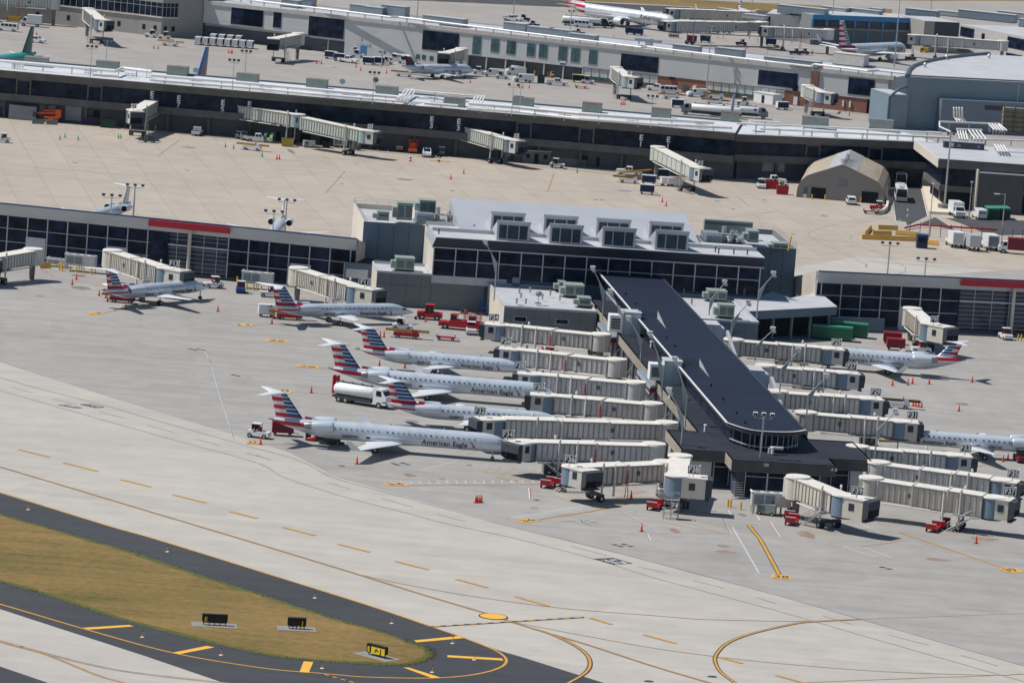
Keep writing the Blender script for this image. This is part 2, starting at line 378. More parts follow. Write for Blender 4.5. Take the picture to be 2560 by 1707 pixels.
# road boards with words
def board(rc, pts, txts, m1=BLK, m2=WHTM, z=0.04):
    P = [GK(rc, *p) for p in pts]; q = MB()
    ar = sum(P[i].x*P[(i+1) % 4].y - P[(i+1) % 4].x*P[i].y for i in range(4)); Q = P if ar > 0 else P[::-1]
    q.poly([(p.x, p.y, z) for p in Q], m1)
    # P order: near-left, near-right, far-right, far-left
    ex = P[1] - P[0]; ey = P[3] - P[0]
    for tx, u, v, hgt in txts:
        t = text_mb(tx, 1.0, m2, bold=0.02); xs = [p[0] for p in t.v]; w = max(xs) - min(xs)
        for f, k in zip(t.f, t.m): pass
        hh = hgt; ww = 0.72
        q.merge(t, lambda p, w=w, u=u, v=v: (P[0].x + ex.x*(u + p[0]/w*ww) + ey.x*(v + p[2]*hh), P[0].y + ex.y*(u + p[0]/w*ww) + ey.y*(v + p[2]*hh), z + 0.006))
    return q
struct('road_word_marking', board(20, [(510,615),(655,640),(740,643),(615,612)], [('SPEED', .5, .68, .42), ('LIMIT', .5, .25, .42)]))
struct('road_word_marking', board(20, [(705,609),(850,640),(935,634),(805,606)], [('STOP', .5, .5, .7)]))
struct('road_word_marking', board(32, [(720,462),(910,512),(1075,503),(900,454)], [('15', .55, .66, .4), ('MPH', .6, .24, .4)]))
# gate lead-in lines with number boards
YB = M('yellow_board', (0.62,0.35,0.06), 0.7, var=0.1)
def leadin(pts, w=0.22, border=0.07, m=YEL): struct('gate_lead_in_line', line(pts, w, 0.046, m, sm=False, border=border))
leadin([K(32,2110,165), K(33,0,285), K(33,170,600)], 0.42, 0.14)
q = board(33, [(100,634),(282,650),(272,612),(97,598)], [('38', .5, .5, .85)], YB, BLK, 0.06); struct('gate_number_marking', q)
leadin([K(33,1245,228), K(33,2170,545)], 0.3, 0.06)
struct('gate_number_marking', board(33, [(2210,588),(2352,585),(2290,548),(2110,545)], [('39', .5, .5, .85)], YB, BLK, 0.06))
leadin([K(32,240,112), K(32,700,40), K(32,1040,-30+0), ], 0.3, 0.08)
struct('gate_number_marking', board(32, [(110,145),(260,125),(120,103),(20,122)], [('36', .5, .5, .85)], YB, BLK, 0.06))
leadin([K(21,1370,1330), K(21,2352,1323), (1400,1208)], 0.18, 0.05)
struct('gate_number_marking', board(21, [(1180,1336),(1375,1336),(1320,1312),(1112,1308)], [('34', .5, .5, .85)], YB, BLK, 0.06))
for a, b, c_, d_, e, n_ in (((110,505),(325,507),(322,486),(108,476),[(325,498),(700,522)],'30'),((358,275),(560,292),(558,270),(360,258),[(560,285),(690,292)],'28'),((85,48),(285,60),(288,40),(92,28),[(288,50),(850,95)],'26'),((-90,960),(15,968),(15,945),(-80,930),[(15,960),(900,1000)],'32')):
    struct('gate_number_marking', board(21, [a, b, c_, d_], [(n_, .5, .5, .85)], YB, BLK, 0.06)); leadin([K(21,*p) for p in e], 0.10, 0.03, YELD)
struct('gate_number_marking', board(10, [(830,1316),(940,1298),(850,1286),(755,1300)], [('13', .5, .5, .8)], YB, BLK, 0.06)); leadin([K(10,930,1293), K(10,1250,1225)], 0.2, 0.05)
struct('gate_number_marking', board(10, [(2120,1408),(2260,1408),(2240,1392),(2080,1390)], [('11', .5, .5, .8)], YB, BLK, 0.06)); leadin([K(10,2240,1398), K(11,330,1388)], 0.12, 0.03, YELD)
# hatched safety strips
def hatch(a, b, c_, d_, n, m=WHTM, w=0.12, rail=0.14):
    """strip a-b (rail) and d-c with n cross ticks"""
    A, B, C, D = [G(*p) for p in (a, b, c_, d_)]; q = MB(); ribbon(q, [A, B], rail, 0.03, m)
    for i in range(n + 1):
        t = i/n; ribbon(q, [A.lerp(B, t), D.lerp(C, t)], w, 0.034, m)
    struct('hatched_marking', q)
hatch(K(32,1965,180), K(32,2200,588), K(33,150,600), K(32,2110,190), 30, GRYW, 0.09, 0.2)
hatch(K(32,-15,98), K(32,640,-10), K(32,790,0), K(32,150,108), 15, WHTM, 0.16, 0.14)
hatch(K(21,1200,1296), K(21,2352,1282), K(21,2352,1310), K(21,1230,1318), 14, GRYW, 0.16, 0.06)
hatch(K(22,0,1283), K(22,270,1283), K(22,280,1312), K(22,20,1312), 3, GRYW, 0.16, 0.06)
hatch(K(10,755,1278), K(10,1290,1180), K(10,1400,1200), K(10,900,1298), 13, GRYW, 0.25, 0.1)
hatch(K(10,0,1022), K(10,260,990), K(10,300,1010), K(10,60,1050), 3, GRYW, 0.16, 0.1)
hatch(K(33,1280,290), K(33,2020,545), K(33,2110,545), K(33,1340,285), 20, GRYW, 0.07, 0.1)
def lines(name, m, w, segs, z=0.04):
    q = MB()
    for s_ in segs: line([K(s_[0], s_[i], s_[i+1]) for i in range(1, len(s_), 2)], w, z, m, sm=False, mb=q)
    struct(name, q)
lines('white_safety_line', WHTM, 0.14, [(32,1225,18,985,48,1250,182,975,235),(32,1208,240,1235,305),(32,1865,95,1952,238),(33,90,130,180,270),(33,735,350,1040,450),(33,930,358,1175,455),(33,920,165,1060,220),(32,1925,30,1975,100),(32,2170,55,2210,120),(10,0,1250,740,1130),(22,148,1355,158,1455),(21,1500,1190,1800,1110),(10,1960,1295,2352,1285)])
lines('red_safety_line', REDM, 0.09, [(32,985,52,1248,187),(32,1200,240,1226,305),(32,1865,92,1945,236),(33,82,130,175,272),(33,585,345,735,350),(33,905,355,1240,310),(32,1210,238,1940,238),(10,350,895,485,965),(22,162,1355,165,1455),(23,1820,1195,2010,1150),(22,900,1450,1200,1380)])
lines('yellow_keepout_line', YEL, 0.1, [(32,1385,58,1325,130,1400,150,1900,238),(32,1440,70,1900,180),(32,1480,120,1850,230),(33,330,60,640,310,1230,300,1270,295,1190,275),(33,240,30,520,160),(33,1060,50,1500,160),(33,1500,160,1650,240,1950,270,2352,250),(22,0,1290,280,1290),(22,0,1190,40,1170),(22,70,1280,215,1180),(22,180,1280,290,1190),(22,300,1270,350,1240),(22,200,1370,240,1430),(22,290,1380,550,1490),(22,390,1375,650,1490),(22,490,1390,760,1500),(22,900,1350,1020,1430),(22,970,1335,1110,1410),(22,1060,1330,1180,1395),(21,2030,1210,2240,1285,2352,1285),(21,2030,1210,2090,1170),(21,2100,1230,2190,1170),(21,2170,1255,2290,1170),(21,2240,1285,2352,1210),(10,820,945,970,1115),(21,1780,1040,1870,1010),(21,1880,1055,1980,1020),(21,1690,60,1700,110),(21,1835,65,1860,140),(21,1980,70,2015,150)])
lines('apron_taxi_line', YELD, 0.16, [(10,0,200,1000,290,2352,405),(10,300,0,1000,50,2352,180),(12,1570,478,1900,445,2352,385),(13,350,800,1200,850,2352,918),(13,0,410,240,370),(11,0,405,880,480),(00,0,1468,1130,1568),(33,-0,0,0,0),(23,1880,135,2150,230,2170,265,2352,320),(23,850,340,1080,420),(23,1730,590,2352,700)][:0] or [(10,0,200,1000,290,2352,405),(10,300,0,1000,50,2352,180),(12,1570,478,1900,445,2352,385),(13,350,800,1200,850,2352,918),(13,0,410,240,370),(11,0,405,880,480),(0,0,1468,1130,1568),(23,1880,135,2010,150,2150,230,2170,265,2352,320),(23,850,340,1080,420),(23,1730,590,2352,700),(23,860,50,1300,90)], 0.024)
lines('apron_blue_line', GRYL, 0.13, [(12,1570,0,1570,0.1)] and [(13,1180,400,600,520,440,570,430,600,520,660,890,830),(13,1160,430,840,500),(13,1100,560,900,580,810,610,800,635,850,670,1240,850),(13,950,850,950,890),(13,1240,850,1300,890,1290,930,1200,950),(13,900,840,945,860,940,885),(13,520,650,690,665),(13,770,690,890,695)], 0.028)
lines('apron_lead_in_line', M('double_lead_line', (0.33,0.25,0.14), 0.7), 0.30, [(11,620,225,795,28),(12,320,210,375,45),(0,1400,1395,1600,1250),(12,2010,260,2110,340),(12,285,208,370,212),(11,710,85,790,92)], 0.026)
lines('worn_red_line', M('worn_red', (0.36,0.24,0.22), 0.8), 0.1, [(0,615,1315,740,1235,1020,1165),(0,1110,1265,1150,1235),(1,870,1425,890,1470,910,1435),(1,1240,1480,1285,1520,1310,1480),(12,1240,95,1500,270),(12,1790,185,1850,260),(12,1370,335,1440,385),(13,1295,555,1420,530)], 0.024)
# oil and rust stains
def blob(mb, c, rx, ry, ang, m, z, n=18, seed=0):
    rr = random.Random(seed); P = []
    for i in range(n):
        t = 2*math.pi*i/n; k = rr.uniform(.7, 1.1); x = rx*k*math.cos(t); y = ry*k*math.sin(t)
        P.append((c.x + x*math.cos(ang) - y*math.sin(ang), c.y + x*math.sin(ang) + y*math.cos(ang), z))
    mb.poly(P, m)
q = MB(); i = 0
for rc, x, y, rx, ry, m in ((21,1750,117,0,0,0),):
    pass
for rc, x, y, rx, ry, m in ((32,1880,350,1.6,1.2,STAIN),(32,1900,400,2.6,1.0,STAIN),(32,1450,210,1.2,2,STAIN),(33,1590,470,3.2,1.2,STAIN),(33,420,250,2,3,STAIN),(33,2000,285,3.5,1.5,STAIN),(21,1370,1240,1.8,1.6,STAIN),(21,1660,1270,.9,.8,STAIN),(21,1900,1150,.9,.8,DSTAIN),(21,1390,762,2,1.2,DSTAIN),(10,720,1070,3,2.5,DSTAIN),(10,360,1142,1.5,1.0,DSTAIN),(23,1800,605,2.2,1.6,DSTAIN),(10,700,960,2.6,2,DSTAIN),(32,200,10,1,1,STAIN),(32,2050,70,1,1.5,DSTAIN),(1,310,1350,1.2,5,DSTAIN),(13,570,428,1.6,1.3,DSTAIN),(12,1000,205,3.5,1.6,DSTAIN),(12,1830,297,1.3,1,DSTAIN),(11,1330,105,4,1.6,DSTAIN),(0,1690,1315,3,1.4,DSTAIN),(0,1260,1270,2,1.2,DSTAIN),(0,670,1453,1.2,.8,DSTAIN),(1,690,605,1.5,.8,DSTAIN)):
    i += 1; c_ = GK(rc, x, y); blob(q, c_, rx*.6, ry, 0.2, m, 0.022, seed=i)
struct('oil_stains', q)
q = MB()
for rc, pts in ((20,[(1700,117),(1740,127),(1765,115),(1810,126)]),(20,[(2080,347),(2122,357)]),(21,[(1225,1136),(1260,1147),(1305,1132),(1350,1144)]),(21,[(765,1157)]),(32,[(917,337),(970,352),(1000,333),(1055,350)]),(33,[(1090,537),(1148,552)]),(11,[(765,144),(1750,205)]),(0,[(1670,1520)]),(22,[(220,1460)]),(12,[(745,284),(800,286)]),(12,[(1970,366)]),(13,[(40,287),(295,589)])):
    for p in pts:
        c_ = GK(rc, *p); blob(q, c_, .72, .55, 0, BLK, 0.034, 4, 3)
for p in ((1218,1552),(1783,1510)):
    blob(q, GK(32,*p), .6, .55, 0, BLK, 0.034, 16, 5)
struct('hydrant_pit_covers', q)
q = MB(); P = [GK(13,*p) for p in ((1115,10),(1330,30),(1410,90),(1490,430),(1310,515),(1300,480),(1210,470),(1150,180),(1105,30))]
q.poly([(p.x, p.y, 0.03) for p in P][::-1], ASPH_ROAD)
struct('ramp_road', q)
q = MB(); P = [GK(13,*p) for p in ((1430,495),(1560,440),(1750,560),(1620,530))]; q.poly([(p.x, p.y, 0.03) for p in P][::-1], ASPH_ROAD)
P = [GK(13,*p) for p in ((1650,448),(2352,470),(2700,480),(2700,600),(2200,600),(2050,600),(1800,500))]; q.poly([(p.x, p.y, 0.034) for p in P][::-1], ASPH_ROAD)
struct('access_road', q)
lines('road_edge_line', WHTM, 0.12, [(13,1330,32,1415,95,1492,430,1350,512,1230,530),(13,1170,190,1210,470),(13,1315,365,1318,385),(13,1305,435,1320,415),(13,1220,475,1260,462)], 0.04)
lines('skid_mark', BLK, 0.13, [(32,610,110,625,135,690,160),(32,700,138,760,132),(32,445,132,560,127),(32,640,125,690,118),(32,685,165,710,168)], 0.03)
lines('far_yellow_line', YEL, 0.5, [(1,1500,2,1600,15),(1,1900,20,2000,38),(2,30,42,130,60),(2,440,62,540,80),(2,1250,95,1390,110),(2,1550,108,1700,122),(3,80,38,150,52),(1,600,25,560,35,555,50,600,60),(2,1420,0,1500,18),(2,1900,15,2020,35)], 0.03)
# ---------------------------------------------------------------- building materials
WHITE = M('white_paint', (0.74,0.75,0.76), 0.45, var=0.05, scale=1.5)
CREAM = M('cream_and_sunlit_concrete', (0.60,0.545,0.47), 0.8, var=0.07, scale=0.6)  # bare cream concrete, and the sunlit colour given to left-facing walls
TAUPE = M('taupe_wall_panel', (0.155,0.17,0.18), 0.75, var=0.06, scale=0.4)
GPANEL = M('grey_metal_panel', (0.48,0.50,0.54), 0.4, 0.25, var=0.05, scale=0.3)
DPANEL = M('dark_fascia_panel', (0.050,0.056,0.080), 0.5, 0.2, var=0.08, scale=0.3)
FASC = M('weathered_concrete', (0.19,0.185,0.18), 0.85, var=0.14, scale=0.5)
FASCE = M('brown_weathered_concrete', (0.115,0.113,0.112), 0.85, var=0.16, scale=0.4)
GLASS = M('dark_glass', (0.010,0.016,0.036), 0.18, var=0.9, scale=0.45, spec=0.13)
GLASSB = M('blue_tint_glass', (0.03,0.05,0.085), 0.12, var=0.3, scale=0.5)
TEAL = M('teal_glass', (0.05,0.12,0.135), 0.15, var=0.3, scale=0.8)
MULL = M('aluminium_mullion', (0.48,0.49,0.52), 0.45, 0.4, var=0.04)
ROOFW = M('white_roof_membrane', (0.44,0.45,0.48), 0.8, var=0.09, scale=0.25)
ROOFG = M('grey_roof', (0.45,0.46,0.48), 0.7, var=0.08, scale=0.2)
ROOFM = M('standing_seam_roof', (0.44,0.46,0.50), 0.5, 0.2, var=0.05, scale=0.15, wave=('X', 2.0, 0.3))
ROOFD = ground_mat('dark_roof_membrane', (0.006,0.011,0.028), (0.012,0.019,0.040), 0.09, 0.5, (60,3.0,0.09), (1.35,1.35,1.4), R_(-6.5), streakc=0.1, rough=0.7)
ROOFD2 = ground_mat('worn_and_shadowed_roof', (0.012,0.016,0.028), (0.034,0.039,0.052), 0.12, 0.6, streakc=0.12, rough=0.8)  # worn roof tone, reused for the link roof as painted shadow
HVG = M('green_grey_unit', (0.28,0.33,0.30), 0.55, 0.1, var=0.08, scale=1.2)
HVD = M('dark_unit_louver', (0.10,0.13,0.14), 0.6, var=0.1, scale=2)
HVB = M('blue_grey_unit', (0.22,0.28,0.33), 0.5, 0.2, var=0.12, scale=1.5)
STEEL = M('galvanised_steel', (0.45,0.47,0.49), 0.4, 0.6, var=0.1, scale=2)
DKST = M('dark_steel', (0.06,0.065,0.07), 0.55, 0.4, var=0.15, scale=2)
RED = M('red_paint', (0.50,0.018,0.028), 0.4, var=0.08, scale=1)
REDF = M('red_fascia', (0.42,0.015,0.035), 0.5, var=0.05, scale=0.3)
BLUE = M('blue_paint', (0.015,0.05,0.22), 0.4, var=0.1)
NAVY = M('navy_paint', (0.012,0.022,0.065), 0.4, var=0.1)
BTRIM = M('blue_trim', (0.025,0.07,0.17), 0.5, var=0.05)
YELP = M('yellow_paint', (0.72,0.42,0.03), 0.45, var=0.08)
GRNP = M('green_paint', (0.015,0.11,0.055), 0.5, var=0.12, scale=1)
ORNG = M('orange_paint', (0.75,0.12,0.02), 0.5, var=0.08)
CONEM = M('cone_orange_red', (0.85,0.06,0.02), 0.5, var=0.04)
CONEG = M('cone_green', (0.03,0.42,0.12), 0.5, var=0.04)
RUB = M('black_rubber', (0.018,0.018,0.02), 0.8, var=0.1)
BRICK = M('red_brick', (0.27,0.12,0.085), 0.85, var=0.12, scale=1.2)
CORR = M('ribbed_metal_wall', (0.60,0.61,0.62), 0.5, 0.1, var=0.05, scale=0.15, wave=('X', 7.0, 0.5))
HANG = M('blue_grey_cladding', (0.20,0.265,0.32), 0.5, 0.15, var=0.06, scale=0.12, wave=('X', 4.0, 0.35))
HANGT = M('slate_blue_trim', (0.10,0.13,0.18), 0.5, 0.2, var=0.05)
BLUEF = M('bright_blue_frame', (0.05,0.22,0.45), 0.45, var=0.08)
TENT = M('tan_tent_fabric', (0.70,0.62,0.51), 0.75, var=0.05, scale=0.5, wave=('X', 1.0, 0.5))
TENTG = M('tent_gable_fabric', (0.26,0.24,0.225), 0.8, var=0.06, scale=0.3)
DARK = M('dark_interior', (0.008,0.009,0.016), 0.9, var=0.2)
DWALL = M('dim_lower_wall', (0.095,0.10,0.115), 0.85, var=0.12, scale=0.3)  # on the concourse's lower wall the dark colour holds the overhang's shade
SLATE = M('slate_metal_wall', (0.10,0.15,0.20), 0.55, 0.1, var=0.06, scale=0.3)

def mpp(x, y, z=0):
    return (G(x + 1, y, z) - G(x, y, z)).length
def unit_thing(name, label, cat, frame, pa, xb, zb, depth, h, m=HVG, group=None, louver=True, top=None, kindf='hvac'):
    """roof unit: pa = front-bottom-left pixel, xb = front-bottom-right x pixel, frame gives orientation"""
    A = G(pa[0], pa[1], zb); w = max(0.3, abs(xb - pa[0]) * mpp(*pa, zb))
    t = thing(name, label, cat, A, frame.a, group); q = MB()
    if kindf == 'hvac':
        q.box(0, 0, 0.0, w, depth, 0.22, DKST)
        q.box(0.03, 0.03, 0.22, w - 0.03, depth - 0.03, h, m)
        q.box(-0.05, -0.05, h, w + 0.05, depth + 0.05, h + 0.09, top or m)
        q.obj('cabinet', t)
        if louver:
            p = MB(); k = max(1, int(w / 1.3))
            for i in range(k):
                a = w*(i + .12)/k; b = w*(i + .88)/k
                for j in range(5):
                    zz = 0.5 + (h - 0.8)*j/5; p.box(a, -0.03, zz, b, 0.01, zz + (h-0.8)/5*0.6, HVD)
            p.obj('louver', t)
            p = MB(); p.box(-0.75, depth*.15, 0.3, 0.02, depth*.75, h*0.72, m); p.obj('intake_hood', t)
    return t
def group_box(mb, x0, y0, x1, y1, z0, z1, m, top=None): mb.box(x0, y0, z0, x1, y1, z1, m, top)

# ---------------------------------------------------------------- terminal F wings (tall glass front, roof falling to the rear)
def glass_wing(name, label, F, L, H, band, bays0, bay, rows, red=None, depth=20, endcap=False, doors=()):
    t = thing(name, label, 'terminal', F.o, F.a)
    q = MB()
    q.add([(0,-.9,H),(L,-.9,H),(L,.2,H-band),(0,.2,H-band)], [(3,2,1,0)], GPANEL)
    q.add([(0,-.9,H),(L,-.9,H),(L,-.5,H),(0,-.5,H)], [(0,1,2,3)], GPANEL)
    q.add([(0,-.9,H),(0,.2,H-band),(0,.9,H-band),(0,.9,H)], [(0,1,2,3)], GPANEL); q.add([(L,-.9,H),(L,.2,H-band),(L,.9,H-band),(L,.9,H)], [(3,2,1,0)], GPANEL)
    q.obj('upper_panel_band', t)
    q = MB()
    q.add([(0,-.5,H+.02),(L,-.5,H+.02),(L,depth,H-4.2),(0,depth,H-4.2)], [(0,1,2,3)], ROOFW)
    q.add([(0,-.5,H),(0,depth,H-4.2),(0,depth,0),(0,.4,0)], [(0,1,2,3)], CREAM); q.add([(L,-.5,H),(L,depth,H-4.2),(L,depth,0),(L,.4,0)], [(3,2,1,0)], CREAM)
    q.add([(0,depth,0),(L,depth,0),(L,depth,H-4.2),(0,depth,H-4.2)], [(3,2,1,0)], TAUPE)
    q.obj('roof', t)
    q = MB(); q.box(0, -.96, H, L, -.5, H+.22, BTRIM); q.obj('roof_trim', t)
    q = MB(); q.box(0, .1, 0, L, .6, .55, DWALL); q.obj('base_kerb', t)
    xs = [bays0 + bay*i for i in range(-30, 60) if 0 < bays0 + bay*i < L]; xs = [0] + xs + [L]
    for a, b in zip(xs, xs[1:]):
        if red and a + .1 > red[0] and b - .1 < red[1]: continue
        if b - a < .3: continue
        p = MB(); p.box(a + .01, .3, .55, b - .01, .5, H - band + .05, GLASS); p.obj('window', t)
    q = MB()
    for x in xs:
        if red and red[0] + .3 < x < red[1] - .3: continue
        q.box(x-.09, .02, .4, x+.09, .32, H-band+.02, MULL)
    for zz in rows:
        if red: q.box(0, .1, zz-.05, red[0], .3, zz+.05, MULL); q.box(red[1], .1, zz-.05, L, .3, zz+.05, MULL)
        else: q.box(0, .1, zz-.05, L, .3, zz+.05, MULL)
    q.obj('mullions', t)
    if red:
        a, b = red
        q = MB(); q.box(a, 1.0, .4, b, 1.25, H - band, GLASSB); q.obj('portal_glass', t)
        q = MB()
        n = 5
        for i in range(1, 6): xx = a + (b-a)*i/6; q.box(xx-.05, .8, .4, xx+.05, 1.0, H-band, MULL)
        for k in range(9):
            zz = .9 + k*0.78
            if abs(zz - rows[0]) > .3: q.box(a+.2, .86, zz-.03, b, 1.0, zz+.03, MULL)
        q.box(a, .5, rows[0]-.18, b, 1.0, rows[0]+.14, GPANEL)
        q.obj('portal_mullions', t)
        q = MB(); q.box(a-.05, -1.35, H-1.25, b+.05, -.4, H-.15, REDF); q.obj('red_fascia', t)
        q = MB(); q.cyl(((a+b)/2+.2,-.7,0), ((a+b)/2+.2,-.7,H-1.25), .33, .33, CREAM, 14); q.obj('column', t)
    for s0, z0, w_, h_ in doors:
        q = MB(); q.box(s0, -.02, 0, s0+w_, .34, h_, GPANEL); q.obj('bridge_door_panel', t)
    return t
FL = Frame(G(-300, 478, 9.8), G(898, 598, 9.8))
sx = [FL.on(x, y, 0)[0] for x, y in ((104, 530), (360+105*.153, 560), (360+1412*.153, 580), (894, 600))]
zr = [FL.on(163.5, yy, 0)[1] for yy in (553, 585.5, 618.6, 651)]
print('FL rows', zr, sx, FL.L)
dl = []
for x0, x1, y_ in ((65, 114, 592), (266, 319, 615), (726, 777, 658)):
    s0, zt = FL.on(x0, y_, 0); s1, _ = FL.on(x1, y_ + 5, 0); dl.append((s0, 0, s1 - s0, zt))
glass_wing('terminal_wing', 'long glass fronted terminal wing with grey top band, left of the raised hall', FL, sx[3], 9.8, 2.15, FL.on(69, 560, 0)[0], (FL.on(826, 650, 0)[0] - FL.on(120, 580, 0)[0]) / 14.0, [zr[1], zr[2]], (sx[1], sx[2]), doors=dl)
FR = Frame(G(2044.5, 678, 10.0), G(2560, 702, 10.0))
sr = FR.on(2103, 730, 0)[0]
zr2 = [FR.on(2152, yy, 0)[1] for yy in (742, 774, 807)]
print('FR', FR.L, zr2, sr)
s0, zt = FR.on(2250, 766, 0); s1, _ = FR.on(2296, 768, 0)
s2 = FR.on(2404, 705, -.9)[0]
glass_wing('terminal_wing', 'glass fronted terminal wing with a red fascia at the right edge behind gate F9', FR, FR.L + 30, 10.0, 2.1, FR.on(2103, 730, 0)[0], (FR.on(2350, 760, 0)[0] - FR.on(2103, 730, 0)[0]) / 5, [zr2[0], zr2[1]], (s2, s2 + 20), doors=[(s0, 0, s1 - s0, zt)])

# ---------------------------------------------------------------- terminal F hub
HF = Frame((-18.2, 849.9), (-18.2 + math.cos(R_(6.3)) * 50, 849.9 + math.sin(R_(6.3)) * 50))
def hp(px, py, z): return HF.at(px, py, z)
hub = thing('terminal_hub', 'big raised terminal hall with grey sloped roof, eight dormers and a dark glass front', 'terminal', HF.o, HF.a)
x0 = hp(1080, 687, 6)[0]; x1 = hp(1894, 741, 6)[0] + .3; fx0 = hp(1090, 593, 13)[0]; fx1 = hp(1915.5, 648.7, 13)[0]
print('hub', x0, x1, fx0, fx1)
zg, zf, zt_ = 6.0, 10.9, 13.0
for i in range(15):
    a = x0 + (x1 - x0) * i / 15; b = x0 + (x1 - x0) * (i + 1) / 15
    q = MB(); q.box(a, .1, zg, b - .005, .35, zf + .1, GLASS); q.obj('window', hub)
q = MB()
for i in range(16):
    a = x0 + (x1 - x0) * i / 15; q.box(a-.09, -.18, zg-1.4 if i < 4 else zg, a+.09, .12, zf, MULL)
q.box(x0, -.1, 8.6, x1, .1, 8.72, MULL); q.box(x0-.4, -.6, zf, x1+.6, .3, zf+.22, MULL)
q.obj('mullions', hub)
q = MB()
dz0 = 26
q.box(x0, .36, 0, x1, dz0, 12.9, TAUPE)
q.box(x0-.02, .02, 4.6, x0+13.2, .36, 6.0, GPANEL)
q.box(x0+13.2, .3, 3.4, x1, .36, 6.0, SLATE)
q.box(x0-.02, -.05, 0, x0+9.4, .36, 4.6, TAUPE)
q.obj('wall', hub)
q = MB(); q.box(x0 - .05, .36, 0, x0 + .0, dz0, 12.4, CREAM); q.obj('lit_side_wall', hub)  # sun-facing side panelled paler than the rest, sunlight put in its colour
q = MB()
# outward leaning dark fascia with a thin bright roof edge
q.add([(fx0,-2.6,zt_),(fx1,-2.6,zt_),(x1+.5,-.3,zf+.2),(x0-.4,-.3,zf+.2)], [(3,2,1,0)], DPANEL)
q.add([(fx0,-2.6,zt_),(x0-.4,-.3,zf+.2),(x0-.4,14,zf+.4),(fx0,14,zt_)], [(0,1,2,3)], GPANEL)
q.add([(fx1,-2.6,zt_),(x1+.5,-.3,zf+.2),(x1+.5,14,zf+.4),(fx1,14,zt_)], [(3,2,1,0)], DPANEL)
q.add([(x0-.4,-.3,zf+.2),(x1+.5,-.3,zf+.2),(x1+.5,.4,zf+.2),(x0-.4,.4,zf+.2)], [(0,1,2,3)], DPANEL)
q.obj('fascia', hub)
q = MB(); q.box(fx0, -2.7, zt_, fx1, 14, zt_+.12, ROOFW); q.obj('front_roof', hub)
ra = hp(1160, 573, 13.4); rb = hp(1756, 613, 13.4); rc_ = hp(1709, 535, 16.2); rd = hp(1113, 494.5, 16.2)
ry0 = (ra[1] + rb[1]) / 2; ry1 = (rc_[1] + rd[1]) / 2; print('slope roof y', ry0, ry1, ra, rb, rc_, rd)
q = MB(); X0 = (ra[0]+rd[0])/2; X1 = (rb[0]+rc_[0])/2
q.prism([(X0, ry0), (X1, ry0), (X1, ry1), (X0, ry1)], 12, [13.5, 13.5, 16.3, 16.3], GPANEL, ROOFM); q.obj('sloped_roof', hub)
q = MB(); q.box(x0, ry0-2.2, 13.1, x1, ry0-1.9, 13.75, GPANEL); q.box(x0, ry0-1.9, 13.1, x1, ry0, 13.5, ROOFG); q.obj('roof_step', hub)
def dormer(px0, py0, px1, pyt):
    zb = 13.2; s0, yy = hp(px0, py0, zb + .2); w = abs(px1 - px0) * mpp(px0, py0, zb); h = (py0 - pyt) * mpp(px0, py0, zb)
    q = MB(); q.yprism([(s0, zb), (s0 + w, zb), (s0 + w, zb + h), (s0, zb + h)], yy, yy + .1, GPANEL)
    d_ = 8.2
    vs = [(s0, yy+.1, zb), (s0, yy+.1, zb+h), (s0, yy+d_, zb+.9), (s0+w, yy+.1, zb), (s0+w, yy+.1, zb+h), (s0+w, yy+d_, zb+.9)]
    q.add(vs, [(0,1,2),(5,4,3)], GPANEL); q.add([(a[0], a[1], a[2]+.03) for a in (vs[1], vs[4], vs[5], vs[2])], [(0,1,2,3)], ROOFM)
    q.add([(s0-.12, yy-.3, zb+h+.05), (s0+w+.12, yy-.3, zb+h+.05), (s0+w+.12, yy+.4, zb+h+.02), (s0-.12, yy+.4, zb+h+.02)], [(0,1,2,3)], ROOFM)
    for xx in (s0, s0+w-.3): q.add([(xx, yy-.3, zb+h+.05), (xx+.3, yy-.3, zb+h+.05), (xx+.3, yy-.02, zb), (xx, yy-.02, zb)], [(3,2,1,0)], GPANEL)
    q.add([(s0-.12, yy-.3, zb+h+.05), (s0+w+.12, yy-.3, zb+h+.05), (s0+w+.12, yy-.25, zb+h-.4), (s0-.12, yy-.25, zb+h-.4)], [(3,2,1,0)], GPANEL)
    o = q.obj('dormer', hub)
    p = MB()
    for i in range(3):
        f0, f1 = ((.07,.30),(.33,.66),(.69,.93))[i]; p.box(s0+w*f0, yy-.06, zb+.25, s0+w*f1, yy-.01, zb+h-.75, M('dormer_glass', (0.022,0.045,0.065), .2, var=.3))
    p.obj('dormer_window', o)
for i in range(4):
    dormer(1241 + i*131.8, 596 + i*8.0, 1311 + i*131.8, 555 + i*8.0)
    dormer(1226 + i*131.8, 577 + i*8.0, 1297 + i*131.8, 533 + i*8.3)
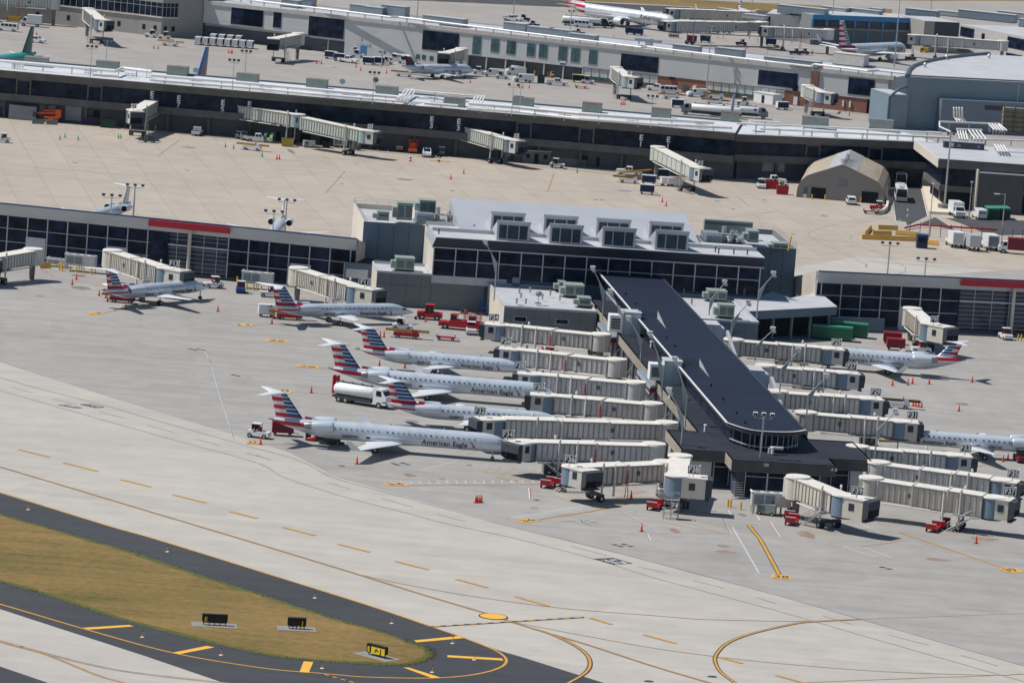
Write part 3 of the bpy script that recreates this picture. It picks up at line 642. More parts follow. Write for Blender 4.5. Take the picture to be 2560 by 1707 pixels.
# left plant block
bl = [hp(910, 554, 12.2), hp(1055, 563, 12.2)]; byf = (bl[0][1] + bl[1][1]) / 2; byb = hp(890, 508, 12.2)[1]
bx0 = bl[0][0]; bx1 = x0 - .06; print('left block', bx0, bx1, byf, byb)
def plant_block(name, label, X0, X1, Y0, Y1, H, left_m, front_m):
    t = thing(name, label, 'building', HF.w(X0, Y0), HF.a); w = X1 - X0; d = Y1 - Y0; q = MB()
    q.box(0, 0, 0, w, d, H - .9, front_m, ROOFW)
    q.obj('wall', t); q = MB()
    for k in range(1, 4): q.box(w*k/4-.04, -.03, 3, w*k/4+.04, .0, H-.4, DPANEL)
    q.obj('panel_joints', t); q = MB()
    for a in ((0,0,w,.3),(0,d-.3,w,d),(0,.3,.3,d-.3),(w-.3,.3,w,d-.3)): q.box(a[0], a[1], H-.9, a[2], a[3], H, front_m if a[1] == 0 else left_m)
    q.obj('parapet', t)
    q = MB(); q.box(-.04, .02, 0, 0, d, H, left_m); q.obj('side_wall', t)
    q = MB(); rail(q, [(0,.15,H),(w,.15,H),(w,d-.15,H),(0,d-.15,H),(0,.15,H)], 1.0, STEEL, 2.2); q.obj('guard_rail', t)
    return t
def rail(mb, pts, h, m, step=2.0, r=0.03, mids=1):
    for a, b in zip(pts, pts[1:]):
        a = Vector(a); b = Vector(b); n = max(1, int((b - a).length / step)); up_ = Vector((0, 0, h))
        for k in range(1, mids + 2): mb.cyl(a + up_*k/(mids+1), b + up_*k/(mids+1), r, r, m, 4, False, False)
        for i in range(n + 1): p = a.lerp(b, i/n); mb.cyl(p, p + up_, r, r, m, 4, False, False)
plant_block('plant_block', 'dark panelled rooftop plant block, side wall coloured sunlit cream, left of the hall roof', bx0, bx1, byf, byb, 12.2, CREAM, SLATE)  # left side coloured cream to carry the sunlight on that face
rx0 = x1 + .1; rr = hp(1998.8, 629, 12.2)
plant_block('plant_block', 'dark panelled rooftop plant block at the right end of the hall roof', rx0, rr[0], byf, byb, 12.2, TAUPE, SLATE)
# low link in front of the left block, shadow painted into its dark roof
t = thing('link_building', 'low link with a roof coloured shadow dark between the glass wing and the raised hall', 'building', HF.w(bx0 - 3.5, 12.0), HF.a)
q = MB(); q.box(0, 0, 0, x0 - bx0 + 3.4, byf - 12.0, 5.6, SLATE, ROOFD2); q.obj('wall', t)
q = MB(); q.box(.3, -.06, .2, 4.2, 0, 3.0, GLASSB); q.box(.3, -.08, 3.0, 4.2, 0, 4.6, GPANEL); q.box(2.6, -.1, .1, 2.8, 0, 3.0, GPANEL); q.obj('entrance', t)
# low block c
ca = hp(944.6, 678, 6.2); cb = hp(1079, 686.6, 6.2); cc = hp(929.3, 652.6, 6.2)
def low_block(name, label, X0, Y0, X1, Y1, H, front=TAUPE, side=CREAM, wins=(), roof=ROOFW, joints=True):  # cream side by default, sun on the left face kept as colour
    t = thing(name, label, 'building', HF.w(X0, Y0), HF.a); w = X1 - X0; d = Y1 - Y0
    q = MB(); q.box(0, 0, 0, w, d, H-.35, front, roof); q.obj('wall', t)
    q = MB()
    for a in ((-.05,-.05,w+.05,.25),(-.05,d-.25,w+.05,d),(-.05,.25,.25,d-.25),(w-.25,.25,w+.05,d-.25)): q.box(a[0], a[1], H-.35, a[2], a[3], H, ROOFW)
    q.obj('parapet', t)
    q = MB(); q.box(-.04, .0, 0, 0, d, H-.35, side); q.obj('side_wall', t)
    if joints:
        q = MB()
        for k in range(1, int(w/2.6)+1): q.box(k*2.6-.03, -.02, .1, k*2.6+.03, 0, H-.4, DWALL)
        q.box(0, -.025, H*.62, w, 0, H*.62+.06, DWALL); q.obj('panel_joints', t)
    for wi in wins:
        q = MB(); q.box(wi[0]-.12, -.06, wi[1]-.12, wi[0]+wi[2]+.12, -.02, wi[1]+wi[3]+.12, ROOFW); o = q.obj('window', t)
        q = MB(); q.box(wi[0], -.09, wi[1], wi[0]+wi[2], -.06, wi[1]+wi[3], GLASS); q.obj('pane', o)
    return t
low_block('service_building', 'low taupe service building, side wall coloured sunlit cream, behind the F11 jet bridge', ca[0], 0.0, x0 - .06, cc[1], 6.2)
# block d with roof plant, left of the pier
da = hp(1261.6, 763.7, 5.4); db = hp(1492, 777.7, 5.4)
ws = []
for px, py in ((1281, 790), (1384, 795)):
    zz = 3.2; s_, _ = hp(px, py, zz); ws.append((s_ - da[0], zz - .35, 2.0, .75))
low_block('service_building', 'low taupe building with roof plant and two slot windows, left of the pier', da[0], da[1], db[0], -.2, 5.4, wins=ws)
# right low parts
f1 = [hp(1660, 800, 5.6), hp(1897, 804.5, 5.6)]; print('f1', f1)
low_block('service_building', 'low dark fronted building with pale roof, right of the pier', 33.8, f1[1][1], f1[1][0], -.2, 5.6, front=SLATE, side=SLATE)
P = [hp(1870, 778, 5.6), hp(2093.6, 766.5, 5.6), hp(2048.7, 730, 5.6), hp(1930, 722, 5.6)]; print('canopy', P)
t = thing('canopy_building', 'angled white roofed canopy on round columns beside the green compactors', 'building', HF.o, HF.a)
cx0 = f1[1][0] + .1
poly = [(cx0, P[0][1]), (P[1][0], P[1][1]), (P[2][0], P[2][1]), (P[3][0], -.2 + 0), (cx0, -.2)]
q = MB(); q.prism(poly, 4.1, 5.6, SLATE, ROOFW); q.obj('roof', t)
q = MB(); q.prism([(p[0], p[1] + 5) for p in poly[:2]] + [(poly[2][0], poly[2][1]), (poly[3][0], poly[3][1]), (cx0, -.2)], 0, 4.1, DARK); q.obj('recessed_wall', t)
for k in range(5):
    q = MB(); a = Vector(poly[0]); b = Vector(poly[1]); p = a.lerp(b, .08 + k*.21) + Vector((0, .8)); q.cyl((p.x, p.y, 0), (p.x, p.y, 4.1), .3, .3, TAUPE, 10); q.obj('column', t)
# skylight on that roof
q = MB(); s_ = hp(1925, 745, 5.6); q.add([(s_[0]-3, s_[1]-1.5, 5.62), (s_[0]+5, s_[1]-1.5, 5.62), (s_[0]+1, s_[1]+2.5, 5.62), (s_[0]+.5, s_[1]+.5, 6.7)], [(0,1,3),(1,2,3),(2,0,3)], HVB); q.obj('skylight', t)

# ---------------------------------------------------------------- pier
ZU, ZL = 8.2, 5.4
pier = thing('terminal_pier', 'long pier with a dark flat roof, curved glass end and lower side roofs', 'terminal', HF.o, HF.a)
ul = [hp(1489, 683.8, ZU), hp(1668.6, 882, ZU), hp(1832, 1058, ZU)]; ur = [hp(1650, 694, ZU), hp(2021, 1075.4, ZU)]
ux0 = sum(p[0] for p in ul)/3; ux1 = sum(p[0] for p in ur)/2
print('pier up', ul, ur)
curve = [hp(*p, ZU) for p in ((1832,1058),(1849.6,1068),(1886.6,1076.6),(1936,1080),(1985,1079.8),(2021,1075.4))]
curve[0] = (ux0, curve[0][1]); curve[-1] = (ux1, curve[-1][1])
cs = smooth(curve, 3)
up = [(ux0, -.3)] + cs + [(ux1, -.3)]
q = MB(); q.prism(up, ZU-.5, ZU, DPANEL, ROOFD); q.obj('upper_roof', pier)
q = MB()
edge = [(ux0, -.3)] + cs
for a, b in zip(edge, edge[1:]):
    a = Vector((a[0], a[1], 0)); b = Vector((b[0], b[1], 0)); d = (b-a).normalized(); n = Vector((-d.y, d.x, 0))
    q.add([a+n*.1+Vector((0,0,ZU-.55)), b+n*.1+Vector((0,0,ZU-.55)), b+n*.1+Vector((0,0,ZU+.1)), a+n*.1+Vector((0,0,ZU+.1)), b-n*.25+Vector((0,0,ZU+.1)), a-n*.25+Vector((0,0,ZU+.1))], [(3,2,1,0),(0,1,2,3),(3,2,4,5)], WHITE)
q.obj('roof_edge_trim', pier)
q = MB(); q.box(ux1-.25, cs[-1][1], ZU, ux1+.05, -.3, ZU+.12, DPANEL); q.obj('right_roof_edge', pier)
# curved drum glass (set back) and clerestory
inn = [(ux0+1.0, -.3)] + [((p[0]-(ux0+ux1)/2)*.86+(ux0+ux1)/2, p[1]+1.3) for p in cs] + [(ux1-1.0, -.3)]
q = MB(); q.prism(inn, ZL-.2, ZU-.5, GLASS); q.obj('clerestory_glass', pier)
q = MB()
for i in range(1, len(inn)-1):
    if i > 1 and i % 2 == 0 or i > 5:
        p = inn[i]; q.cyl((p[0], p[1]-.05, ZL), (p[0], p[1]-.05, ZU-.5), .07, .07, MULL, 4, False)
for k in range(150):
    yy = -1.5 - k*1.05
    if yy > cs[0][1] + 1.5: q.box(ux0+.93, yy, ZL, ux0+1.02, yy+.12, ZU-.5, HANGT)
for a, b in zip(inn[1:-2], inn[2:-1]): q.tube([(a[0], a[1], ZL+.35), (b[0], b[1], ZL+.35)], .12, GPANEL, 4)
q.obj('mullions', pier)
# lower roof
ll = [hp(1549, 848, ZL), hp(1748.6, 1075, ZL)]; lx = (ll[0][0] + ll[1][0]) / 2; ly = ll[1][1]
A_ = hp(1704, 1122, ZL); B_ = hp(1812.6, 1129.6, ZL); C_ = hp(1831, 1148, ZL); D_ = hp(2091, 1165.4, ZL); E_ = hp(2074, 1145.6, ZL); F_ = hp(2185, 1153, ZL); H_ = hp(2127, 1102.5, ZL); I_ = hp(2044, 1098.8, ZL); J_ = hp(1663.4, 1072.9, ZL)
print('pier low', lx, ly, A_, B_, C_, D_, E_, F_, H_, I_, J_)
ay = (A_[1] + B_[1])/2; cy = (C_[1] + D_[1])/2; ey = (E_[1] + F_[1])/2; jx = (A_[0]+J_[0])/2; bx = (B_[0]+C_[0])/2; ex = (D_[0]+E_[0])/2; hx = (F_[0]+H_[0])/2; rx = ux1 + 2.2; jy = J_[1]; hy = (H_[1]+I_[1])/2
LOW = [(lx, -14), (lx, jy), (jx, jy), (jx, ay), (bx, ay), (bx, cy), (ex, cy), (ex, ey), (hx, ey), (hx, hy), (rx, hy), (rx, -14)]
q = MB(); q.prism(LOW, ZL-1.6, ZL-.12, FASC, ROOFD2); q.obj('lower_roof', pier)
q = MB(); cen = Vector((25, -90, 0))
for i in range(len(LOW)):
    a = Vector((*LOW[i], 0)); b = Vector((*LOW[(i+1) % len(LOW)], 0)); d = (b-a).normalized(); n = Vector((-d.y, d.x, 0)) if True else 0
    if i == len(LOW) - 1: continue
    q.add([a-n*.02+Vector((0,0,ZL-1.55)), b-n*.02+Vector((0,0,ZL-1.55)), b-n*.02+Vector((0,0,ZL)), a-n*.02+Vector((0,0,ZL)), b+n*.25+Vector((0,0,ZL)), a+n*.25+Vector((0,0,ZL)), b+n*.25+Vector((0,0,ZL-.12)), a+n*.25+Vector((0,0,ZL-.12))], [(0,1,2,3),(3,2,1,0),(3,2,4,5),(5,4,2,3),(4,5,7,6),(6,7,5,4)], CREAM if i in (0,1,2,4) else FASC)  # left-facing runs coloured cream as sunlit, the others grey
q.obj('parapet', pier)
shr = 1.0
q = MB()
q.prism([(lx+shr, -14), (lx+shr, jy+.5), (jx+shr, jy+.5), (jx+shr, ay+shr), (bx+shr, ay+shr), (bx+shr, cy+shr), (ex-shr, cy+shr), (ex-shr, ey+shr), (hx-shr, ey+shr), (hx-shr, hy-shr), (rx-shr, hy-shr), (rx-shr, -14)], 0, ZL-1.6, DPANEL); q.obj('core_wall', pier)
def pane_row(parent, xs, y, z0, z1, m=GLASS, fm=MULL, midz=None):
    for a, b in zip(xs, xs[1:]):
        q = MB(); q.box(a+.08, y-.06, z0, b-.08, y-.01, z1, m); o = q.obj('window', parent)
        p = MB(); p.box(a-.0, y-.14, z0-.1, a+.1, y-.06, z1+.1, fm); p.box(a, y-.14, (midz or z1-.7), b, y-.06, (midz or z1-.7)+.08, fm); p.box(b-.1, y-.14, z0-.1, b, y-.06, z1+.1, fm); p.obj('window_frame', o)
pane_row(pier, [jx+5.0, jx+8.9, bx+.9], ay+shr, .6, 3.7)
pane_row(pier, [bx+2.2, bx+5.4, bx+8.8], cy+shr, .3, 3.7)
pane_row(pier, [ex-5.0, ex-2.0], cy+shr, .8, 3.6)
pane_row(pier, [ex+.6, ex+3.2], ey+shr, .6, 3.6)
q = MB()
for a, b, yy in ((jx+1.2, jx+4.7, ay+shr), (bx+9.2, ex-5.2, cy+shr), (ex+3.4, hx-shr, ey+shr)): q.box(a, yy-.05, 0, b, yy-.005, 3.75, GPANEL)
q.obj('grey_wall_panels', pier)
q = MB()
for yy in range(int(jy)+6, -16, 7): q.cyl((lx+.3, yy, 0), (lx+.3, yy, ZL-1.6), .25, .25, FASC, 8)
for k in range(60):
    yy = jy + 1 + k*2.2
    if yy < -20: q.box(lx+.6, yy, .2, lx+.7, yy+.14, 3.7, GPANEL)
q.obj('walkway_columns', pier)
q = MB()
for k in range(-16, int(jy), -9):
    q.cyl((lx-.3, k, 1.0), (lx-.3, k-8, 3.7), .05, .05, STEEL, 4, False)
q.obj('wind_braces', pier)
# stair between the two glass fronts
q = MB()
for i in range(8): q.box(bx+.3, cy+shr-2.4+i*.28, i*.3, bx+1.9, cy+shr-2.1+i*.28, i*.3+.08, STEEL)
q.cyl((bx+.2, cy-1.2, .9), (bx+.2, cy+.9, 3.3), .05, .05, BLUE, 5); q.obj('entrance_stair', pier)
# small numbers on the front fascia
tx = text_mb('125', .55, WHITE, bold=.02); s_, z_ = HF.on(1640+1115*.2466, 920+982*.2466, cy); q = MB(); q.merge(tx, lambda p: (p[0]+s_, cy-.03, p[2]+z_)); q.obj('fascia_number', pier)
tx = text_mb('A B', .6, WHITE, bold=.02); s_, z_ = HF.on(1640+1805*.2466, 920+1030*.2466, cy); q = MB(); q.merge(tx, lambda p: (p[0]+s_, cy-.03, p[2]+z_)); q.obj('fascia_number', pier)
# white roof towers on the left low roof and the white screens
def tower(px, py, wpx, hpx, label):
    s_, yy = hp(px, py, ZL); k = mpp(px, py, ZL); w = wpx*k; h = hpx*k
    t = thing('stair_tower', label, 'tower', HF.w(s_, yy, ZL - .12), HF.a)
    q = MB(); q.box(0, 0, 0, w, 3.8, h, HVB if 0 else M('pale_tower_panel', (0.50,0.57,0.62), .5, .1, var=.04), ROOFW); q.box(-.12, -.12, h, w+.12, 3.9, h+.15, ROOFW); q.box(-.1, -.06, 0, .12, .1, h, ROOFW); q.box(w*.5-.03, -.03, 0, w*.5+.03, 0, h, ROOFG); q.obj('wall', t)
    p = MB(); p.box(-2.2, .6, .5, -.12, 3.2, h-.6, WHITE)
    o = p.obj('vent_housing', t); p = MB()
    for j in range(4): p.box(-1.95, .52, 1.0+j*(h-2)/4, -.4, .6, 1.0+j*(h-2)/4+.35, HVD)
    p.obj('louver', o)
    # white parapet screen on the upper roof beside it
    p = MB(); p.add([(w-.3, 2.2, h-.6), (w+3.0, 2.6, h-.6), (w+3.0, 2.6, h+.6), (w-.3, 2.2, h+.6)], [(0,1,2,3),(3,2,1,0)], HVB)
    p.add([(w+3.0, 2.6, ZU-ZL), (w+3.0, -9, ZU-ZL), (w+3.0, -9, ZU-ZL+.15), (w+3.0, 2.6, h+.4)], [(0,1,2,3),(3,2,1,0)], WHITE)
    p.obj('roof_screen', t)
    return t
tower(1556, 838, 38, 51, 'white louvered stair tower on the left side of the pier, nearer the hall')
tower(1659, 959, 38, 51, 'white louvered stair tower halfway along the left side of the pier')
# maroon and grey canopies of the left walkway
for k, (px, py, lab) in enumerate(((1533, 843, 'grey sloping walkway canopy with a maroon end sign, behind the nearer tower'), (1636, 966, 'grey sloping walkway canopy with a maroon end sign by the F28 jet bridge'))):
    s_, yy = hp(px, py, 4.6)
    t = thing('walkway_canopy', lab, 'canopy', HF.w(s_, yy, 0), HF.a, 'walkway canopies along the pier'); q = MB()
    q.prism([(-.6, 0), (2.2, 0), (2.2, 17), (-.6, 17)], 4.0, 4.6, GPANEL, HVB); q.obj('roof', t)
    q = MB(); q.box(-.7, -.12, 3.7, 2.3, -.02, 4.4, M('maroon_sign', (0.20,0.02,0.045), .6)); q.obj('maroon_sign', t)
    q = MB()
    for j in range(9):
        q.box(-.7, j*2, 0, -.6, j*2+.1, 4.0, GPANEL); q.cyl((-.65, j*2, 3.1), (-.65, j*2+2, 3.9), .04, .04, DPANEL, 4, False)
    q.box(-.75, 0, 3.3, -.65, 17, 3.5, GPANEL); q.obj('truss', t)
# white boxes at the right edge
for k, (px, py, wpx, lab) in enumerate(((1745, 848, 38, 'white stair enclosure on the right edge of the pier near the hall'), (1857, 965, 48, 'white stair enclosure on the right edge of the pier near gate F27'))):
    s_, yy = hp(px, py, 4.6)
    t = thing('stair_enclosure', lab, 'enclosure', HF.w(ux1 + .4, yy, 0), HF.a, 'white stair enclosures'); q = MB()
    q.box(0, 0, 0, 3.2, 5.2, 7.2, M('pale_blue_panel', (0.36,0.46,0.55), .5, .1, var=.04), ROOFW); q.obj('wall', t)
    q = MB(); q.box(3.2, .4, 0, 4.0, 4.2, 6.6, M('pale_blue_panel', ()), M('pale_blue_panel', ())); q.obj('side_box', t)
    q = MB(); q.prism([(4.1, -12), (4.6, -12), (4.6, 0), (4.1, 0)], [1, 1, 3.5, 3.5], [3.6, 3.6, 6.4, 6.4], GPANEL); q.obj('ramp', t)
SIGNWH = M('painted_white_letters', (0.85,0.85,0.86), .5, var=0)
ROOFL = M('bright_roof_membrane', (0.55,0.57,0.60), .75, var=.10, scale=.2)
# ---------------------------------------------------------------- terminal E
ZE = 11.0
EF = Frame(G(-420, 139, ZE), G(1838, 332.6, ZE))
EL = EF.L; print('E', EL, EF.a*57.3, [EF.on(0, y, 1.2)[1] for y in (193.6, 237, 254, 297)], [EF.on(1476, y, 1.2)[1] for y in (320, 373, 392, 415)])
def terminal_e(name, label, F, L, H, depth, holes=(), ribs=()):
    t = thing(name, label, 'terminal', F.o, F.a)
    q = MB(); q.add([(0,-.5,H),(L,-.5,H),(L,.3,H-1.75),(0,.3,H-1.75)], [(3,2,1,0)], FASCE); q.add([(0,-.5,H),(L,-.5,H),(L,0,H),(0,0,H)], [(0,1,2,3)], FASCE)
    q.add([(0,.3,H-1.75),(L,.3,H-1.75),(L,1.2,H-1.75),(0,1.2,H-1.75)], [(0,1,2,3)], FASCE)
    q.add([(L,-.5,H),(L,.3,H-1.75),(L,1.2,H-1.75),(L,1.2,H)], [(3,2,1,0)], FASCE)
    q.obj('fascia', t)
    q = MB(); q.box(0, 0, H-.3, L, depth, H-.02, FASCE, ROOFL); q.obj('roof', t)
    q = MB(); q.box(0, depth-.5, H-.02, L, depth, H+.35, HANGT); q.obj('rear_parapet', t)
    q = MB(); q.box(0, .4, 4.05, L, 1.0, 5.7, FASCE); q.obj('ledge', t)
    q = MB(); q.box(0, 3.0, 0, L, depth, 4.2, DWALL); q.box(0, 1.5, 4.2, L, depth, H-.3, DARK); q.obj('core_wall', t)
    n = int(L/6); 
    for i in range(n):
        q = MB(); q.box(L*i/n+.04, 1.2, 5.7, L*(i+1)/n-.04, 1.35, H-1.75, GLASS); q.obj('window', t)
    q = MB()
    for x in ribs: q.box(x, .9, 5.7, x+.35, 1.25, H-1.8, FASCE); q.box(x+3.2, .9, 5.7, x+3.55, 1.25, H-1.8, FASCE); q.box(x, .92, H-2.2, x+3.4, 1.22, H-1.8, FASCE)
    q.obj('window_surrounds', t)
    for i in range(int(L/9.5)): q = MB(); q.box(i*9.5+2, 2.0, 0, i*9.5+2.6, 3.0, 4.05, FASCE); q.obj('column', t)
    return t
ribx = [EF.on(x, y, 1.2)[0] for x, y in ((40,220),(218,235),(1446,350),(1290,330))]
TE = terminal_e('terminal_building', 'long low concourse with a brown concrete fascia, dark window band and white roof pipes', EF, EL, ZE, 26, ribs=ribx)
def e_text(F, off, px, py, txt, size, parent, nm='gate_letters', dz=1.5):
    for i, ch in enumerate(txt):
        s_, z_ = F.on(px, py, off); tx = text_mb(ch, size, SIGNWH, bold=.05); q = MB()
        q.merge(tx, lambda p: (p[0]+s_, off-.04, p[2]+z_-i*dz)); q.obj(nm, parent)
for px, py, tx in ((380, 236, 'E7'), (447, 247, 'E7'), (557, 258, 'E5'), (623.5, 262, 'E5'), (1079.5, 299, 'E3'), (1147, 305, 'E3'), (1603, 345, 'E1'), (1671, 350, 'E1')):
    e_text(EF, 1.2, px, py, tx, 1.75, TE)
# doors and things on its lower wall
def e_panel(F, off, a, b, y0, y1, m, nm, parent):
    s0, z0 = F.on(a, y1, off); s1, _ = F.on(b, y1 + (b-a)*.085, off); _, z1 = F.on(a, y0, off)
    q = MB(); q.box(min(s0,s1), off-.08, max(.02, z0), max(s0,s1), off-.01, z1, m); return q.obj(nm, parent)
GDOOR = M('pale_grey_door', (0.30,0.33,0.38), .6)
for a, b, y0, y1 in ((162, 202, 265, 300), (97, 137, 262, 296), (1955, 2010, 383, 425), (1330+570, 1955, 383, 425)):
    e_panel(EF if a < 1838 else EF, 3.0, a, b, y0, y1, GDOOR, 'garage_door', TE) if a < 1830 else None
e_panel(EF, 3.0, -60, 22, 252, 290, M('blue_grey_door', (0.10,0.16,0.25), .6), 'garage_door', TE)
e_panel(EF, 3.0, 1285, 1465, 385, 412, M('greige_lower_wall', (0.24,0.225,0.21), .8), 'lower_wall_panel', TE)
for a, b, y0, y1 in ((232, 249, 276, 300), (1443, 1468, 388, 412), (1490, 1498, 392, 416), (750, 775, 334, 358), (690, 700, 330, 352), (800, 830, 340, 362), (1138, 1158, 360, 385)):
    e_panel(EF, 3.0, a, b, y0, y1, DARK if a not in (1138,) else FASCE, 'doorway', TE)
# second, right-hand stretch of the E roof
E2 = Frame(G(1836, 335, ZE - .6), G(2345, 357, ZE - .6))
T2 = terminal_e('terminal_building', 'right hand stretch of the long concourse behind the tan tent', E2, E2.L, ZE - .6, 22, ribs=[E2.on(2013, 380, 1.2)[0], E2.on(2170, 380, 1.2)[0]])
e_panel(E2, 3.0, 1905, 1960, 402, 428, GDOOR, 'garage_door', T2)
# right end block standing forward
pa = G(2349, 398, ZE); E3 = Frame(pa, pa + Vector((math.cos(R_(4)), math.sin(R_(4)), 0))*20)
T3 = thing('terminal_building', 'forward standing end block with a deep brown fascia and bundles of white roof pipes', 'terminal', E3.o, E3.a)
q = MB(); q.box(0, 0, ZE-1.9, 34, 38, ZE-.15, FASCE, ROOFW)
q.obj('roof', T3)
q = MB(); q.box(-.15, -.15, ZE-1.9, 34, 0, ZE+.1, FASCE); q.box(-.3, 0, ZE-1.9, 0, 38, ZE+.1, CREAM); q.obj('parapet', T3)
q = MB(); q.box(1.0, 1.2, 5.2, 34, 26, ZE-1.9, GLASS); q.obj('window_band', T3)
q = MB(); q.box(.6, .6, 3.9, 34, 26, 5.2, FASCE); q.obj('ledge', T3)
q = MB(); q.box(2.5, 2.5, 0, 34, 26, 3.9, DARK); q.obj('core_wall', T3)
s0, z0 = E3.on(2444, 470, -1.5); s1, z1 = E3.on(2555, 420, -1.5)
q = MB(); q.box(s0, -1.6, 0, s0+10.2, 2.5, ZE-2.3, M('dark_ribbed_wall', (0.085,0.085,0.095), .6, var=.08, wave=('X',4,.3))); q.box(s0-.35, -1.9, 0, s0, 2.5, ZE-1.6, CREAM); q.box(s0, -1.7, ZE-2.3, s0+10.2, 2.5, ZE-2.1, GPANEL); q.obj('projecting_wall', T3)
# ---------------------------------------------------------------- roof pipes of E
PIPE = M('white_pipe_lagging', (0.78,0.78,0.78), .4, .1, var=.06, scale=1.5)
def roof_pipe(label, F, runs, z0, r=.4, supports=6.0):
    t = thing('roof_pipe', label, 'pipe', F.o, F.a, 'white roof pipes')
    q = MB(); s_ = MB()
    for run in runs:
        pts = [(*F.at(x, y, z), z) for x, y, z in run]
        q.tube(pts, r, PIPE, 7)
        for a, b in zip(pts, pts[1:]):
            a = Vector(a); b = Vector(b); L_ = (b-a).length; n = int(L_/supports)
            for i in range(n):
                p = a.lerp(b, (i+.5)/n); s_.box(p.x-.06, p.y-.35, z0, p.x+.06, p.y-.23, p.z+.1, STEEL); s_.box(p.x-.06, p.y+.23, z0, p.x+.06, p.y+.35, p.z+.1, STEEL); s_.box(p.x-.06, p.y-.35, p.z-r-.12, p.x+.06, p.y+.35, p.z-r, STEEL)
    q.obj('pipe_run', t); s_.obj('support', t); return t
zp = ZE + 1.5
k = lambda rc, x, y, z=zp: (*K(rc, x, y), z)
roof_pipe('upper white pipe along the left half of the brown concourse roof', EF, [[(-400,115,zp), k(0,0,545), k(0,1030,635), k(0,1090,610), k(0,1350,640)], [k(0,1350,672), k(0,2352,757), k(1,500,797), k(1,1290,870), k(1,1400,800)]], ZE)
roof_pipe('lower white pipe along the left half of the brown concourse roof', EF, [[k(0,830,665,ZE+.9), k(0,1060,680,ZE+.9)], [k(0,1340,712,ZE+.9), k(0,2352,795,ZE+.9), k(1,500,838,ZE+.9), k(1,1370,912,ZE+.9)]], ZE, .32)
roof_pipe('raised white pipe crossing over the middle of the brown concourse roof', EF, [[k(1,1330,800,ZE+2.6), k(1,1860,850,ZE+2.6), k(1,2040,860,ZE+2.6)]] + [[k(1,1330+i*30,800+i*3,ZE+2.6), k(1,1290+i*30,860+i*3,ZE+1.5), k(1,1250+i*30,885+i*3,ZE+1.5)] for i in range(4)] + [[k(1,1960+i*27,855+i*2,ZE+2.6), k(1,1920+i*27,925+i*2,ZE+1.2)] for i in range(4)], ZE, .2, 9)
roof_pipe('upper white pipe along the right half of the brown concourse roof', EF, [[k(1,1900,925), k(1,2352,960), k(2,600,1015), k(2,1300,1065), k(2,1800,1095)], ], ZE)
roof_pipe('lower white pipe along the right half of the brown concourse roof', EF, [[k(1,1880,968,ZE+.9), k(1,2352,1000,ZE+.9), k(2,600,1060,ZE+.9), k(2,1300,1110,ZE+.9), k(2,1960,1140,ZE+.9)], [k(1,1440,870,ZE+1.1), k(1,1900,905,ZE+1.1)], [k(1,1500,920,ZE+.7), k(1,1800,945,ZE+.7)]], ZE, .32)
roof_pipe('white pipe pair on the roof behind the tan tent', E2, [[k(2,2000,1100), k(2,2352,1120), k(3,250,1120), k(3,1100,1160), k(3,1620,1190)], [k(3,0,1150,ZE+.6), k(3,350,1165,ZE+.6), k(3,1700,1230,ZE+.6)], [k(2,2120,1080,ZE+1.8), k(3,180,1095,ZE+1.8)]] + [[k(2,2130+i*25,1080+i*2,ZE+1.8), k(2,2110+i*25,1105+i*2,ZE+.8)] for i in range(4)], ZE-.6, .26)
zz = ZE + 1.6
runs = [[k(3,1600,1085,zz), k(3,2130,1105,zz), k(3,2200,1165,zz-.3)], [k(3,1750,1150,zz-.2), k(3,1980,1160,zz-.2)], [k(3,1900,1240,zz-.4), k(3,2352,1255,zz-.4), k(3,2600,1265,zz-.4)], [k(3,2100,1350,ZE+.8), k(3,2500,1365,ZE+.8)], [k(3,1600,1085,zz), k(3,1600,1130,zz-.4), k(3,1700,1175,zz-.4)]]
for i in range(4):
    runs.append([k(3,1725+i*25,960,zz+3.2), k(3,1728+i*25,1040+i*2,zz+.8), k(3,1760+i*25,1080,zz)])
    runs.append([k(3,1860+i*33,1160+i*2,zz-.2), k(3,1920+i*33,1240+i*2,zz-.4)])
    runs.append([k(3,2040+i*27,1105+i*2,zz), k(3,2090+i*27,1160+i*2,zz-.3)])
    runs.append([k(3,2090+i*27,1290+i*2,ZE+1), k(3,2130+i*27,1350+i*2,ZE+.8)])
    runs.append([k(3,1760+i*24,1165+i*2,ZE+1.0), k(3,1780+i*24,1245+i*2,ZE+.6)])
roof_pipe('bundle of white pipes on the end block roof in front of the blue grey hall', E3, runs, ZE-.1, .2, 5)
t = thing('duct_box', 'long grey duct housing on the end block roof below the white pipes', 'duct', E3.w(*E3.at(2360, 368, ZE), ZE-.1), E3.a); q = MB(); q.box(0, 0, 0, 9.2, 2.2, 1.5, DPANEL, GPANEL); q.box(1.4,-.05,.3,2.2,0,1.2,GPANEL); q.obj('casing', t); q = MB(); q.box(3,-.06,.4,3.8,0,.9,HVB); q.box(7.6,-.06,.5,8.2,0,.9,HVB); q.obj('access_panel', t)
